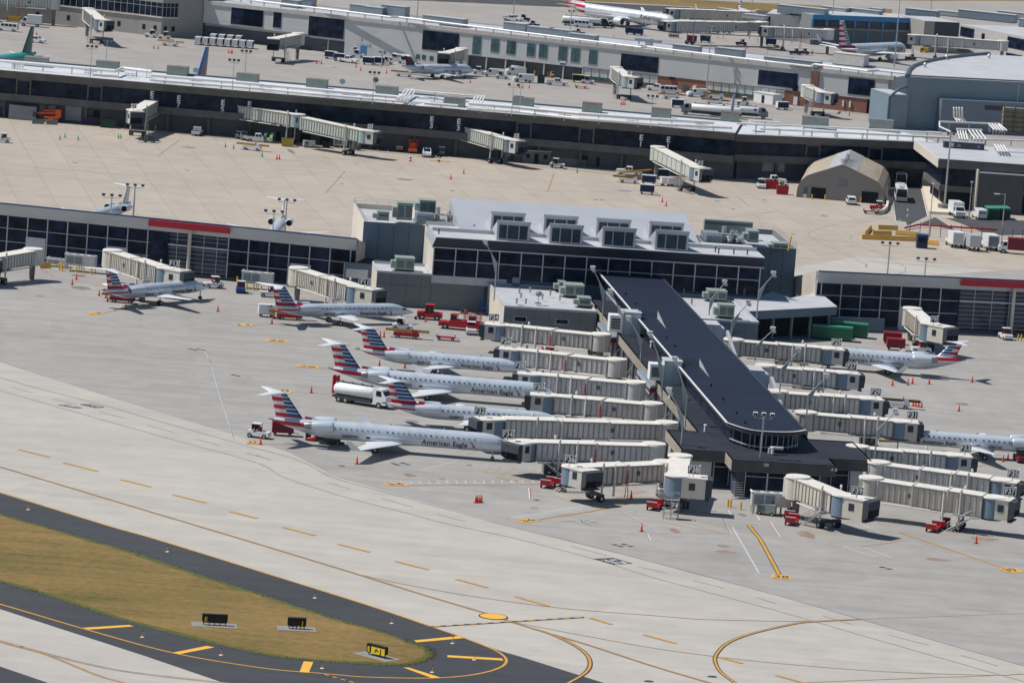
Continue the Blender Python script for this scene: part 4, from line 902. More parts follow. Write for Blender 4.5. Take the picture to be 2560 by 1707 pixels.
# rooftop units on E
for i, (rc, a, b, y, w, lab) in enumerate(((0,210,380,590,0,'at the far left edge'),(0,850,1010,625,0,'second from the left'),(0,1480,1630,670,0,'in front of the blue tail fin'),(0,2100,2255,735,0,'left of the folded rooftop dish'),(1,440,590,785,0,'right of the thin dish mast'),(1,1060,1215,850,0,'beside the pipe bundle'),(1,1670,1815,950,0,'inside the raised pipe loop'),(1,2290,2352,945,0,'right of the raised pipe loop'),(2,0,145,950,0,'above the middle pipe pair'),(2,620,755,1000,0,'with a rusty top, left one'),(2,1238,1370,1050,0,'with a rusty top, by the twin lamp'),(2,1855,1980,1082,0,'with a rusty top, near the tanker trucks'),(3,370,550,1120,0,'left of the blue grey hall'),(3,970,1130,1145,0,'touching the blue grey hall'))):
    px, py = K(rc, a, y); bx_, _ = K(rc, b, y)
    unit_thing('roof_unit', 'grey green rooftop unit on the brown concourse, ' + lab, 'rooftop unit', EF, (px, py), bx_, ZE - .1, 3.2, 2.1, M('weathered_green_unit', (0.27,0.30,0.27), .6, var=.12), 'rooftop units on the brown concourse', louver=False, top=M('rusty_top', (0.15,0.085,0.065), .8) if 'rusty' in lab else FASC)
# small pipework racks and vents scattered on the E roof
for i, (rc, x, y) in enumerate(((0,110,610),(0,270,560),(0,760,670),(0,1700,755),(0,2310,800),(1,40,815),(1,600,870),(1,770,880),(1,940,895),(1,1600,890),(2,210,1030),(2,420,1045),(2,1020,1095),(2,1640,1145),(0,1120,690),(1,1560,945))):
    p = GK(rc, x, y, ZE)
    t = thing('pipe_rack', f'small grey valve rack on the brown concourse roof', 'pipe rack', p, EF.a, 'valve racks on the brown concourse roof'); q = MB()
    for j in range(5): q.cyl((j*.6, 0, 0), (j*.6+random.uniform(-.2,.3), 0, .8+random.uniform(0,.5)), .05, .05, STEEL, 5)
    q.box(-.2, -.2, .45, 2.7, .2, .55, STEEL); q.box(-.2,-.3,.9,2.7,.3,.98,STEEL); q.obj('rack', t)

# ---------------------------------------------------------------- terminal D (ribbed wall)
ZD = 10.7
DF = Frame(G(505, 96.5), G(2166.6, 284.8)); DL = DF.at(2225, 292, 0)[0]
TD = thing('terminal_building', 'far concourse with pale ribbed metal walls, dark windows and one white roof pipe', 'terminal', DF.o, DF.a)
print('D', DF.L, DL, DF.a*57.3)
q = MB(); q.box(0, 1.2, 0, DL, 1.4, 3.6, DWALL); q.box(0, 1.4, 0, DL, 24, ZD-.35, CORR, ROOFW); q.obj('core_wall', TD)
q = MB(); q.box(0, -.25, ZD-1.1, DL, 1.4, ZD, M('pale_roof_edge', (0.50,0.48,0.46), .7), ROOFW); q.box(0, 23.6, ZD-.4, DL, 24, ZD+.1, GPANEL); q.obj('roof_edge', TD)
def dr(rc, x, y, off=0): return DF.on(*K(rc, x, y), off)
# wall pieces between openings (s ranges), z from..to
def wallseg(a, b, z0, z1, m=CORR, off=0, th=1.2, nm='ribbed_wall'):
    q = MB(); q.box(a, off, z0, b, off+th, z1, m); return q.obj(nm, TD)
sA = dr(1,480,400)[0]; sB = dr(1,790,380)[0]; sC = dr(1,1890,400)[0]; sD = dr(2,630,600)[0]; sE = dr(2,1300,650)[0]; sF = dr(2,1720,750)[0]; sG = dr(2,2150,800)[0]; sH = dr(3,215,840)[0]; sI = dr(3,950,900)[0]; sJ = dr(3,1125,930)[0]
zU = 4.4
wallseg(0, sA, zU, ZD-1.1); wallseg(0, sA, 0, .4, DARK)
wallseg(sA, sB, 3.6, ZD-1.1); wallseg(sB, sC, 0, ZD-1.1); wallseg(sC, sD, 3.7, ZD-1.1); wallseg(sD, sJ, 3.9, ZD-1.1)
# lower part right of sD
WP = M('white_wall_panel', (0.55,0.55,0.54), .6)
wallseg(sD, sE, 1.6, 3.9, WP, .25, .8, 'lower_panel_wall'); wallseg(sD, sE, .5, 1.6, TEAL, .3, .8, 'lower_window_strip'); wallseg(sD, sE, 0, .5, BRICK, .2, .8, 'brick_base')
wallseg(sE, sF, 0, 3.9, BRICK, .2, .9, 'brick_wall'); wallseg(sF, sH, 1.6, 3.9, WP, .25, .8, 'lower_panel_wall'); wallseg(sF, sH, .5, 1.6, TEAL, .3, .8, 'lower_window_strip'); wallseg(sF, sH, 0, .5, BRICK, .2, .8, 'brick_base')
wallseg(sH, sI, 0, 3.9, BRICK, .2, .9, 'brick_wall'); wallseg(sI, sJ, 0, 3.9, DARK, .9, .2, 'dark_opening')
q = MB()
for a, b in ((sD, sE), (sF, sH)):
    n = int((b-a)/2.2)
    for i in range(n): q.box(a+(b-a)*i/n, .17, 1.6, a+(b-a)*i/n+.1, .25, 3.9, DWALL)
    q.box(a, .1, 3.75, b, .25, 3.95, DWALL)
q.obj('panel_battens', TD)
q = MB()
n = int((sD-sC)/5.4)
for i in range(n+1): s_ = sC + (sD-sC)*i/n; q.box(s_-.15, .1, 0, s_+.15, .5, 3.7, CREAM)
s_ = dr(1,640,400)[0]; q.box(s_-.1, .1, 0, s_+.1, .4, 3.6, MULL); q.obj('column', TD)
# windows
for rc, x0_, x1_, y0_, y1_, m in ((0,2065,2350,55,215,GLASS),(1,-110,60,80,225,GLASS),(1,160,230,100,245,GLASS),(1,475,790,142,318,GLASS),(1,1490,1812,270,440,GLASS),(2,975,1308,478,620,GLASS),(2,2205,2352,622,742,GLASS),(3,5,340,622,755,GLASS),(3,293,340,755,815,GLASS),(3,793,1025,690,838,GLASS),
        (1,1935,2010,322,480,TEAL),(1,2097,2170,345,462,TEAL),(1,2238,2315,362,480,TEAL),(2,0,35,370,485,TEAL),(2,137,208,385,500,TEAL),(2,245,318,395,515,TEAL),(2,418,495,412,538,TEAL),(2,530,608,428,550,TEAL),(2,690,763,445,570,TEAL)):
    if rc == 2 and x0_ == 2205: continue
    if rc == 3 and x0_ == 5: x0_ = -10
    s0, za = dr(rc, x0_, y0_, -.06); s1, zb = dr(rc, x0_, y1_, -.06); s2, _ = dr(rc, x1_, y0_ + (x1_-x0_)*.115, -.06)
    q = MB(); q.box(s0-.12, -.07, zb-.12, s2+.12, 0, za+.1, M('pale_roof_edge', ())); o = q.obj('window_surround', TD)
    q = MB(); q.box(s0, -.12, zb, s2, -.07, za, m); q.obj('window', o)
    if m is TEAL:
        q = MB(); q.box((s0+s2)/2-.05, -.16, zb, (s0+s2)/2+.05, -.12, za, DWALL); q.box(s0, -.16, zb+(za-zb)*.6, s2, -.12, zb+(za-zb)*.6+.1, DWALL); q.obj('window_bar', o)
for rc, x0_, x1_, y0_, y1_, m in ((1,915,985,405,480,BLUEF),(1,895,1020,375,400,GPANEL),(1,1425,1460,485,525,TEAL),(1,1480,1512,490,530,TEAL),(1,1548,1580,500,540,TEAL),(2,1520,1565,757,795,TEAL),(2,1612,1642,762,800,WHITE),(2,1405,1450,685,710,DARK),(3,300,335,862,935,WHITE),(3,735,748,895,950,WHITE),(3,795,810,902,958,WHITE)):
    s0, za = dr(rc, x0_, y0_, -.06); s1, zb = dr(rc, x0_, y1_, -.06); s2, _ = dr(rc, x1_, y0_ + (x1_-x0_)*.115, -.06)
    q = MB(); q.box(s0, -.08, zb, s2, 0 if rc == 1 else .2, za, m); q.obj('door' if m in (WHITE, BLUEF) else 'small_window', TD)
q = MB(); s0, za = dr(2,428,545,-.1); q.box(s0, -.12, za-1.0, s0+1.6, -.02, za, WHITE); q.box(s0+.05, -.14, za-.95, s0+1.55, -.12, za-.5, BLUE); q.obj('wall_sign', TD)
# brown rusty stair shaft
q = MB(); s0, za = dr(3,460,640,-.3); s1, zb = dr(3,465,740,-.3); q.box(s0, -.5, zb-1, s0+2.1, 0, za, M('rusty_panel', (0.20,0.11,0.08), .8, var=.25)); q.obj('rusty_panel', TD)
# white pipe on D
t = roof_pipe('single long white pipe on the far ribbed concourse roof', DF, [[(470,-30,ZD+1.2), (640,3,ZD+1.2), k(1,1200,155,ZD+1.2), k(1,1270,155,ZD+1.2), k(1,2352,290,ZD+1.2), k(2,1150,425,ZD+1.2), k(2,1200,420,ZD+1.2), k(2,2352,560,ZD+1.2), k(3,460,595,ZD+1.2), k(3,480,575,ZD+1.2), k(3,960,635,ZD+1.2), k(3,1060,630,ZD+1.2), k(3,1290,655,ZD+1.2)]], ZD, .3, 5)
for i, (rc, a, b, y, hgt, lab) in enumerate(((1,220,340,60,2.0,'first of the cluster at the top edge'),(1,345,465,55,2.2,'second of the cluster at the top edge'),(1,830,960,110,2.2,'left of the pair above the wide dark window'),(1,965,1090,130,2.2,'right of the pair above the wide dark window'),(1,1110,1280,140,3.0,'taller box above the wide dark window'),(1,1480,1640,195,1.8,'low one above the small jet'),(1,1630,1800,225,2.2,'above the small jet'),(1,2200,2352,270,2.2,'left of the teal windows'),(2,0,90,265,2,'above the first teal window'),(2,130,300,300,2,'above the second teal window'),(2,305,475,320,2,'above the third teal window'),(2,490,680,350,1.6,'low one behind the tall mast'),(2,1425,1600,470,2.2,'above the brick wall'),(2,1800,1985,510,2.6,'left of the flat duct'),(3,30,210,560,1.6,'low one near the mast'),(3,265,455,590,1.8,'left of the big white box'))):
    px, py = K(rc, a, y); bx_, _ = K(rc, b, y)
    unit_thing('roof_unit', 'blue grey rooftop unit, ribbed concourse, ' + lab, 'rooftop unit', DF, (px, py), bx_, ZD - .3, 3.5, hgt, M('blue_grey_roof_unit', (0.24,0.28,0.32), .5, .1, var=.1), 'rooftop units on the ribbed concourse', louver=False, top=M('pale_unit_top', (0.42,0.45,0.46), .6))
unit_thing('roof_unit', 'large white ribbed rooftop box on the ribbed concourse beside the striped tail', 'rooftop unit', DF, K(3,645,575), K(3,850,575)[0], ZD - .3, 4.5, 3.2, M('ribbed_white_unit', (0.62,0.58,0.54), .6, wave=('X',3,.4)), louver=False)

# ---------------------------------------------------------------- blue grey hall at the right
HG = Frame(G(2220, 322), G(2560, 338))
t = thing('exhibition_hall', 'huge windowless blue grey metal hall with a curved roof edge', 'hall', HG.o, HG.a)
hz = HG.on(2268, 187, 2.0)[1]; s0 = HG.on(2268, 190, 2.0)[0]; print('hall z', hz, s0)
q = MB(); rimp = [(s0, 2.0)] + [HG.at(*K(3, x, y), hz-.3) for x, y in ((1330,625),(1370,592),(1470,556),(1560,535),(1660,520),(1850,497),(2040,482))]; cvx = [(s0+90, 2.0), (s0+90, rimp[-1][1])] + [(a, b) for a, b in rimp[::-1]]; print('rim', rimp)
q.prism(cvx, 0, hz-.5, HANG, ROOFG); q.obj('main_wall', t)
q = MB()
q.tube([(a, b, hz-.3) for a, b in rimp], .6, HANGT, 8); q.tube([(s0, 2.0, hz-.2), (s0+70, 2.0, hz-.2)], .22, HANGT, 6); q.obj('roof_rim', t)
z2 = HG.on(2222, 236, 0)[1]
q = MB(); q.box(-.2, .2, 0, s0+.2, 14, z2, HANG, ROOFG); q.tube([(-.2, .2, 0), (-.2, .2, z2-.6), (.6, .2, z2+.1), (s0*.5, .6, z2+1.4), (s0, 1.2, z2+2.2)], .35, HANGT, 8); q.obj('lower_wing', t)
s1 = HG.on(2350, 248, 0)[0]; z3 = HG.on(2352, 247, 0)[1]
q = MB(); q.box(s1, -1.5, 0, s1+60, 2.0, z3, M('blue_grey_cladding_light', (0.165,0.205,0.26), .5, .15, var=.05)); q.obj('front_annex', t)
q = MB(); q.box(s0+31, 1.9, 5, s0+31.2, 2.0, hz-1, MULL); q.box(s1+12, -1.6, 6.2, s1+60, -1.5, 7.4, DPANEL); q.obj('wall_strips', t)
for a, b in ((K(3,1470,600)),(K(3,1660,530)),(K(3,2040,520))):
    p = G(a, b, hz-.4); u = thing('roof_vent', 'small mushroom vent on the blue grey hall roof', 'vent', p, 0, 'vents on the blue grey hall'); q = MB(); q.cyl((0,0,0), (0,0,.8), .3, .3, STEEL, 10); q.cyl((0,0,.8), (0,0,1.2), .55, .2, STEEL, 10); q.obj('vent', u)
# rusty louvre stack at the right edge
u = thing('louvre_stack', 'brown framed stack of louvres at the right edge below the blue grey hall', 'louvre', G(2505, 330, ZE), E3.a); q = MB()
for i in range(5): q.box(0, 0, i*1.15, 9, 3, i*1.15+.25, M('rusty_frame', (0.16,0.085,0.07), .8)); q.box(.2, .3, i*1.15+.25, 9, 3, i*1.15+1.15, M('olive_panel', (0.20,0.22,0.16), .7))
for j in range(4): q.box(j*2.6, -.1, 0, j*2.6+.25, .1, 6.0, M('rusty_frame', ()))
q.obj('frame', u)

# ---------------------------------------------------------------- upper left terminal corner
def wall_run(name, label, pts, H, mats, wins, roofz=None):
    """vertical walls along ground pixel points, closed backwards to a solid block"""
    W_ = [G(x, y) for x, y in pts]; t = thing(name, label, 'terminal', W_[0], 0.0); o = W_[0]
    P = [(p.x-o.x, p.y-o.y) for p in W_]; far = [(P[-1][0]+8, P[-1][1]+60), (P[0][0]+8, P[0][1]+60)]
    q = MB(); q.prism(P + far, 0, H, mats[0], ROOFG); q.obj('wall', t)
    return t, W_
TW = M('taupe_terminal_wall', (0.33,0.315,0.295), .75, var=.05, scale=.2)
t, W_ = wall_run('terminal_building', 'tall taupe terminal corner with a long dark window band at the upper left', [(-500, 8), (125, 60), (346, 86), (402, 93), (441, 94), (505, 96)], 17, [TW], ())
for (a, b, nwin) in ((0,1,12),(1,2,7),(2,3,2),(3,4,2)):
    A = W_[a]; B = W_[b]; F = Frame(A, B); L_ = F.L; off = A - W_[0]
    def put(q, nm, par=t, F=F, off=off):
        r = MB(); ca, sa = math.cos(F.a), math.sin(F.a); r.merge(q, lambda p: (off.x + p[0]*ca - p[1]*sa, off.y + p[0]*sa + p[1]*ca, p[2])); return r.obj(nm, par)
    q = MB(); q.box(.1, -.08, 5.6, L_-.1, 0, 9.4, GLASS); put(q, 'window_band')
    q = MB()
    for i in range(nwin*2): q.box(L_*i/nwin/2-.05, -.14, 5.6, L_*i/nwin/2+.05, -.08, 9.4, MULL)
    q.box(0, -.14, 8.2, L_, -.08, 8.3, MULL); q.box(0, -.3, 5.2, L_, 0, 5.6, CREAM); put(q, 'mullions')
    q = MB()
    for i in range(nwin):
        if i % 2 == 1 or a > 1: q.box(L_*(i+.3)/nwin, -.05, 1.6, L_*(i+.3)/nwin+1.0, 0, 3.0, DARK)
    if q.v: put(q, 'lower_windows')
# ---------------------------------------------------------------- far right terminals
def quadb(name, label, a, b, H, depth, m, top=ROOFG, cat='building', za=0):
    F = Frame(G(*a), G(*b)); t = thing(name, label, cat, F.o, F.a); q = MB(); q.box(0, 0, 0, F.L, depth, H, m, top); q.obj('wall', t); return t, F
tb, F = quadb('terminal_building', 'far terminal block with bright blue window frames in two rows', (2025, 112), (2305, 122), 9.3, 16, M('far_grey_wall', (0.20,0.215,0.225), .7), ROOFG, 'terminal')
q = MB(); L_ = F.L; hh = F.on(2025, 36, 0)[1]
q.box(0, -.5, 7.9, L_, 0, 9.4, BLUEF); q.box(0, -1.0, 4.9, L_, 0, 5.6, FASC)
for i in range(9): q.box(L_*i/8-.3, -.6, 5.6, L_*i/8+.3, 0, 7.9, BLUEF); q.box(L_*i/8-.25, -.3, 1, L_*i/8+.25, 0, 4.9, BLUEF)
q.obj('blue_frame', tb)
for i in range(8):
    q = MB(); q.box(L_*i/8+.5, -.1, 5.8, L_*(i+1)/8-.5, -.02, 7.8, GLASSB); q.obj('window', tb)
    q = MB(); q.box(L_*i/8+.5, -.1, 1.2, L_*(i+1)/8-.5, -.02, 4.7, HVD); q.obj('window', tb)
t, F = quadb('terminal_building', 'far pale terminal block between the blue framed block and the white one', (2305, 130), (2392, 134), 9.6, 18, TW, ROOFG, 'terminal')
q = MB(); q.box(F.L*.3, -.1, 4.4, F.L, 0, 9.5, DPANEL); q.obj('dark_wall_panel', t)
t, F = quadb('terminal_building', 'far white terminal block with big dark windows at the upper right edge', (2392, 128), (2640, 178), 8.4, 22, M('far_white_wall', (0.46,0.45,0.44), .7), ROOFG, 'terminal')
for a, b, z0, z1 in ((.02,.16,5,7.8),(.24,.27,3.8,7.0),(.5,.68,4.2,7.6),(.5,.66,.5,2.6)):
    q = MB(); q.box(F.L*a, -.1, z0, F.L*b, -.01, z1, GLASS); q.obj('window', t)
t, F = quadb('terminal_building', 'far low pale terminal block behind the twin jet bridges', (1912, 98), (2025, 108), 8.0, 20, M('far_white_wall', ()), ROOFG, 'terminal')
q = MB(); q.box(.2, -.1, .5, 1.2, -.01, 7, GLASS); q.box(F.L*.3, -.1, 4, F.L*.9, 0, 4.6, DWALL); q.obj('window', t)
for i, (rc, a, b, y, h_) in enumerate(((3,150,450,115,2.5),(3,545,695,115,2),(3,770,970,130,2),(3,975,1045,130,2),(3,1290,1480,150,2.6),(3,1535,1740,135,1.6),(3,1760,2100,160,2.6),(3,2110,2290,160,2.2),(3,2300,2352,240,2.5),(2,2050,2190,170,1.5))):
    px, py = K(rc, a, y); bx_, _ = K(rc, b, y)
    unit_thing('roof_unit', ('pale' if i % 2 else 'grey') + ' rooftop unit on the far terminal roofs, number %s from the left' % ('first second third fourth fifth sixth seventh eighth ninth tenth'.split()[i]), 'rooftop unit', DF, (px, py), bx_, 8.4, 4, h_, M('pale_unit', (0.36,0.38,0.38), .6) if i % 2 else HVB, 'rooftop units on the far terminals', louver=False, top=M('pale_unit_top', ()))
# ---------------------------------------------------------------- aircraft
def livery_mat(name, base, xs, slope, ztop, per, red, blue, split, zmin, rough=.28, side='stripe', low=True):
    """paint in the aircraft's own frame: red and white bars aft, blue bars on the leading part of the fin"""
    m = bpy.data.materials.new(name); m.use_nodes = True; n = m.node_tree.nodes; l = m.node_tree.links; b = n['Principled BSDF']
    b.inputs['Roughness'].default_value = rough; b.inputs['Metallic'].default_value = 0.22; b.inputs['Specular IOR Level'].default_value = .5
    tc = n.new('ShaderNodeTexCoord'); sp = n.new('ShaderNodeSeparateXYZ'); l.new(tc.outputs['Object'], sp.inputs[0])
    def math_(op, a, c=None):
        x = n.new('ShaderNodeMath'); x.operation = op
        for i, v in enumerate((a, c)):
            if v is None: continue
            if isinstance(v, (int, float)): x.inputs[i].default_value = v
            else: l.new(v, x.inputs[i])
        return x.outputs[0]
    X, Z = sp.outputs[0], sp.outputs[2]
    zz = math_('ADD', Z, math_('MULTIPLY', X, 0.02))
    fr = math_('FRACT', math_('DIVIDE', math_('SUBTRACT', ztop, zz), per))
    bar = math_('LESS_THAN', fr, .52)
    # fin split line : x > split_x(z) is the blue part
    sx = math_('ADD', split[0], math_('MULTIPLY', math_('SUBTRACT', Z, split[1]), split[2]))
    isblue = math_('MULTIPLY', math_('GREATER_THAN', X, sx), math_('GREATER_THAN', Z, split[3]))
    aft = math_('LESS_THAN', X, math_('ADD', xs[0], math_('MULTIPLY', math_('SUBTRACT', Z, zmin), slope)))
    rng = math_('MULTIPLY', math_('GREATER_THAN', Z, zmin), math_('LESS_THAN', Z, ztop + .02))
    redm = math_('MULTIPLY', math_('MULTIPLY', bar, math_('SUBTRACT', 1, isblue)), math_('MULTIPLY', aft, rng))
    fr2 = math_('FRACT', math_('DIVIDE', math_('SUBTRACT', ztop, zz), per*.5))
    bluem = math_('MULTIPLY', math_('MULTIPLY', math_('LESS_THAN', fr2, .74), isblue), math_('MULTIPLY', aft, rng))
    no = n.new('ShaderNodeTexNoise'); no.inputs['Scale'].default_value = .6; l.new(tc.outputs['Object'], no.inputs['Vector'])
    r0 = n.new('ShaderNodeValToRGB'); r0.color_ramp.elements[0].color = (*[c*.93 for c in base], 1); r0.color_ramp.elements[1].color = (*[min(1, c*1.05) for c in base], 1); r0.color_ramp.elements[0].position = .35; r0.color_ramp.elements[1].position = .65
    l.new(no.outputs[0], r0.inputs[0])
    def mx(f, a, c):
        x = n.new('ShaderNodeMixRGB'); l.new(f, x.inputs[0]); l.new(a, x.inputs[1]); x.inputs[2].default_value = (*c, 1); return x.outputs[0]
    c = mx(redm, r0.outputs[0], red); c = mx(bluem, c, blue); l.new(c, b.inputs['Base Color'])
    return m
SILV = (0.55,0.61,0.68)
AWHITE = M('aircraft_white', (0.68,0.70,0.73), .3, .05, var=.03)
ASILV = M('aircraft_silver', SILV, .3, .2, var=.05, scale=.6)
AGREY = M('aircraft_dull_metal', (0.28,0.27,0.26), .4, .7, var=.2, scale=2)
ENGD = M('engine_dark', (0.012,0.013,0.016), .6, var=.1)
WIN = M('cabin_window', (0.02,0.03,0.05), .15, var=.1)
WINL = M('cabin_window_shaded', (0.22,0.28,0.34), .3, var=.1)
TXT = M('airline_lettering', (0.055,0.065,0.085), .5, var=0)
DOORL = M('door_outline', (0.33,0.36,0.40), .5, var=0)
LOGR = M('emblem_red', (0.50,0.02,0.04), .4, var=0); LOGB = M('emblem_blue', (0.03,0.20,0.45), .4, var=0)
def fuselage_rings(L, r, zc, nose, tail, kind, n=28):
    """x = 0 at the nose, negative aft. nose/tail = taper lengths"""
    st = []
    if kind == 'erj': prof = [(0,.03,-.42),(.06,.16,-.40),(.2,.36,-.32),(.4,.58,-.20),(.6,.78,-.10),(.8,.93,-.03),(1,1,0)]
    elif kind == 'crj': prof = [(0,.03,-.40),(.05,.2,-.37),(.15,.40,-.30),(.3,.60,-.2),(.5,.80,-.1),(.75,.95,-.03),(1,1,0)]
    else: prof = [(0,.03,-.25),(.05,.26,-.22),(.15,.5,-.16),(.3,.72,-.1),(.5,.88,-.05),(.75,.97,-.01),(1,1,0)]
    for t, s_, dz in prof: st.append((-nose*t, r*s_, r*s_*(1.0), zc + dz*r))
    k = 5
    for i in range(1, k): st.append((-nose - (L-nose-tail)*i/k, r, r, zc))
    tp = [(0,1,0),(.2,.94,.05),(.4,.80,.16),(.6,.60,.30),(.8,.38,.47),(.93,.20,.60),(1,.08,.66)]
    for t, s_, dz in tp: st.append((-L + tail*(1-t), r*s_*.97, r*s_, zc + dz*r))
    return [[(x, ry*math.sin(2*math.pi*i/n), z + rz_*math.cos(2*math.pi*i/n)) for i in range(n)] for x, ry, rz_, z in st]
def foil(xle, y, z, ch, th, up=(0,0,1), n=8):
    pts = [(0,0),(.06,.45),(.3,1),(.65,.6),(1,.04),(1,-.04),(.65,-.4),(.3,-.7),(.06,-.35)]
    return [(xle - a*ch, y + up[1]*b*th*ch*.5, z + up[2]*b*th*ch*.5) for a, b in pts]
def surf(mb, secs, m):
    mb.loft(secs, m, True, True)
def wingpair(parent, secs_fn, m, nm):
    for sgn in (-1, 1):
        q = MB(); s_ = secs_fn(sgn)
        if sgn < 0: s_ = [r_[::-1] for r_ in s_]
        q.loft(s_, m, True, True); q.obj(nm, parent)
def wheel(mb, x, y, r, w): mb.cyl((x, y-w/2, r), (x, y+w/2, r), r, r, RUB, 14); mb.cyl((x, y-w/2-.02, r), (x, y+w/2+.02, r), r*.45, r*.45, STEEL, 8)
def gear(parent, x, y, r, w, ztop, twin=True):
    q = MB(); q.cyl((x, y, r), (x, y, ztop), .09, .11, STEEL, 8); o = q.obj('landing_gear', parent)
    p = MB()
    for dy in ((-w*.8, w*.8) if twin else (0,)): wheel(p, x, y+dy, r, w)
    p.obj('wheels', o)
def nacelle(parent, x0, x1, y, z, r, m, exh=True, kind='rear'):
    q = MB(); n = 20; rings = []
    for t, s_ in ((0,.86),(.03,.97),(.15,1.03),(.45,1.04),(.75,.93),(1,.74)):
        x = x0 + (x1-x0)*t; rings.append([(x, y + r*s_*math.sin(2*math.pi*i/n), z + r*s_*math.cos(2*math.pi*i/n)) for i in range(n)])
    q.loft(rings, m, True, False)
    q.cyl((x0-.25, y, z), (x0-.24, y, z), r*.86, r*.86, ENGD, 20, False)
    q.loft([[(x0-.24*t, y + r*.86*math.sin(2*math.pi*i/n), z + r*.86*math.cos(2*math.pi*i/n)) for i in range(n)][::-1] for t in (0, 1)], ENGD, True, False)
    o = q.obj('engine', parent)
    if exh:
        p = MB(); rr = [[(x1 + dx, y + r*s_*math.sin(2*math.pi*i/n), z + r*s_*math.cos(2*math.pi*i/n)) for i in range(n)] for dx, s_ in ((.02,.72),(-.5,.64),(-1.1,.42))]
        p.loft(rr, AGREY, True, True); p.obj('exhaust', o)
    return o
def decal(parent, nm, mb, r, zc, side, xoff, zoff, off=.10):
    """wrap lettering (local x right, z up) on to the fuselage side; side -1 = right-hand side when nose points +x"""
    q = MB()
    def f(p):
        z = zoff + p[2]; h = max(-.98, min(.98, (z-zc)/r)); y = r*math.cos(math.asin(h)) + off
        return (xoff + p[0]*(1 if side < 0 else -1), side*y, z)
    q.merge(mb, f); return q.obj(nm, parent)
def airliner(label, loc, rz, kind, livery, side=-1, dark_windows=(), group=None, text='American Eagle', reg=None, gear_on=True, name='passenger_jet', doors=(), text_x=None):
    t = thing(name, label, 'airplane', loc, rz, group)
    spec = {'crj9': dict(L=35.3, r=1.345, zc=2.55, nose=4.4, tail=9.2, wx=15.0, wroot=6.6, span=12.2, sweep=6.2, tipc=1.5, wz=1.35, dih=.55, wl=1.3, nac=(26.0,29.2,2.1,3.25,.80), fin=(30.2,33.4,36.1,34.5,7.35), st=(33.3,2.5,4.3,3.1,1.1), mg=(19.8,2.0), ng=2.9, nw=27, wx0=5.6, wsp=.79, dz=.42),
            'crj2': dict(L=25.4, r=1.345, zc=2.45, nose=4.4, tail=7.6, wx=9.3, wroot=5.4, span=10.2, sweep=4.6, tipc=1.3, wz=1.25, dih=.5, wl=1.2, nac=(16.8,20.0,2.05,3.1,.75), fin=(20.4,23.3,25.6,24.0,6.2), st=(23.1,2.2,3.2,2.4,1.0), mg=(12.9,1.9), ng=2.9, nw=14, wx0=5.4, wsp=.79, dz=.40),
            'erj': dict(L=27.9, r=1.14, zc=2.42, nose=4.9, tail=7.6, wx=11.2, wroot=5.2, span=9.9, sweep=4.6, tipc=1.2, wz=1.45, dih=.75, wl=0, nac=(19.4,23.2,1.75,2.95,.66), fin=(22.6,25.4,28.2,26.8,6.6), st=(25.4,2.2,3.75,2.6,1.2), mg=(15.4,2.05), ng=2.3, nw=19, wx0=5.2, wsp=.79, dz=.36),
            'a321': dict(L=44.0, r=1.98, zc=3.65, nose=5.2, tail=11.5, wx=16.0, wroot=8.0, span=17.0, sweep=8.6, tipc=1.7, wz=2.5, dih=1.5, wl=1.0, nac=(16.5,20.8,5.75,1.85,1.15), fin=(35.2,40.2,43.4,41.6,11.8), st=(38.0,4.0,6.2,3.4,1.4), mg=(21.5,3.8), ng=5.2, nw=44, wx0=6.6, wsp=.66, dz=.45),
            'b738': dict(L=38.5, r=1.9, zc=3.35, nose=4.8, tail=11.0, wx=13.0, wroot=7.8, span=16.6, sweep=8.2, tipc=1.6, wz=2.3, dih=1.6, wl=2.2, nac=(13.0,17.0,4.9,1.65,1.05), fin=(30.5,35.6,39.0,37.2,12.3), st=(33.0,4.2,6.8,3.4,1.4), mg=(18.5,3.0), ng=4.2, nw=38, wx0=6.2, wsp=.66, dz=.45)}[kind]
    S = spec; L, r, zc = S['L'], S['r'], S['zc']; big = kind in ('a321', 'b738')
    fz = S['fin'][4]
    paint = livery
    q = MB(); q.loft(fuselage_rings(L, r, zc, S['nose'], S['tail'], kind[:3]), paint, True, True); q.obj('fuselage', t)
    # belly fairing
    q = MB(); n = 16; rg = []
    for u, s_ in ((-.8,.25),(-.3,.8),(.2,1),(.7,1),(1.15,.75),(1.6,.2)):
        x = -S['wx'] - S['wroot']*u; rg.append([(x, r*1.02*s_*math.sin(2*math.pi*i/n), zc-r*.55+(-r*.52*s_)*math.cos(2*math.pi*i/n)) for i in range(n)][::-1])
    q.loft(rg, ASILV, True, True); q.obj('belly_fairing', t)
    # wings
    wz, wx = S['wz'], -S['wx']
    def ws(s_):
        y0, y1, y2 = 0, S['span']*.32, S['span']
        f = lambda y, xle, ch, th: foil(xle, s_*y, wz + S['dih']*y/S['span'], ch, th)
        sec = [f(y0, wx, S['wroot'], .13), f(y1, wx - S['sweep']*.36, S['wroot']*.58, .12), f(y2, wx - S['sweep'], S['tipc'], .10)]
        return sec
    wingpair(t, ws, AWHITE if livery is not ASILV else ASILV, 'wing')
    if S['wl']:
        for s_ in (-1, 1):
            q = MB(); y = S['span']*s_; z0 = wz + S['dih']
            a = [(wx-S['sweep']-.1, y, z0), (wx-S['sweep']-S['tipc'], y, z0), (wx-S['sweep']-S['tipc']-.9, y+s_*.45, z0+S['wl']), (wx-S['sweep']-S['tipc']*.75-.45, y+s_*.45, z0+S['wl'])]
            b = [(p[0], p[1]-s_*.1, p[2]) for p in a]
            q.add(a + b, [(0,1,2,3),(7,6,5,4),(0,3,7,4),(1,5,6,2),(2,6,7,3)], AWHITE); q.obj('winglet', t)
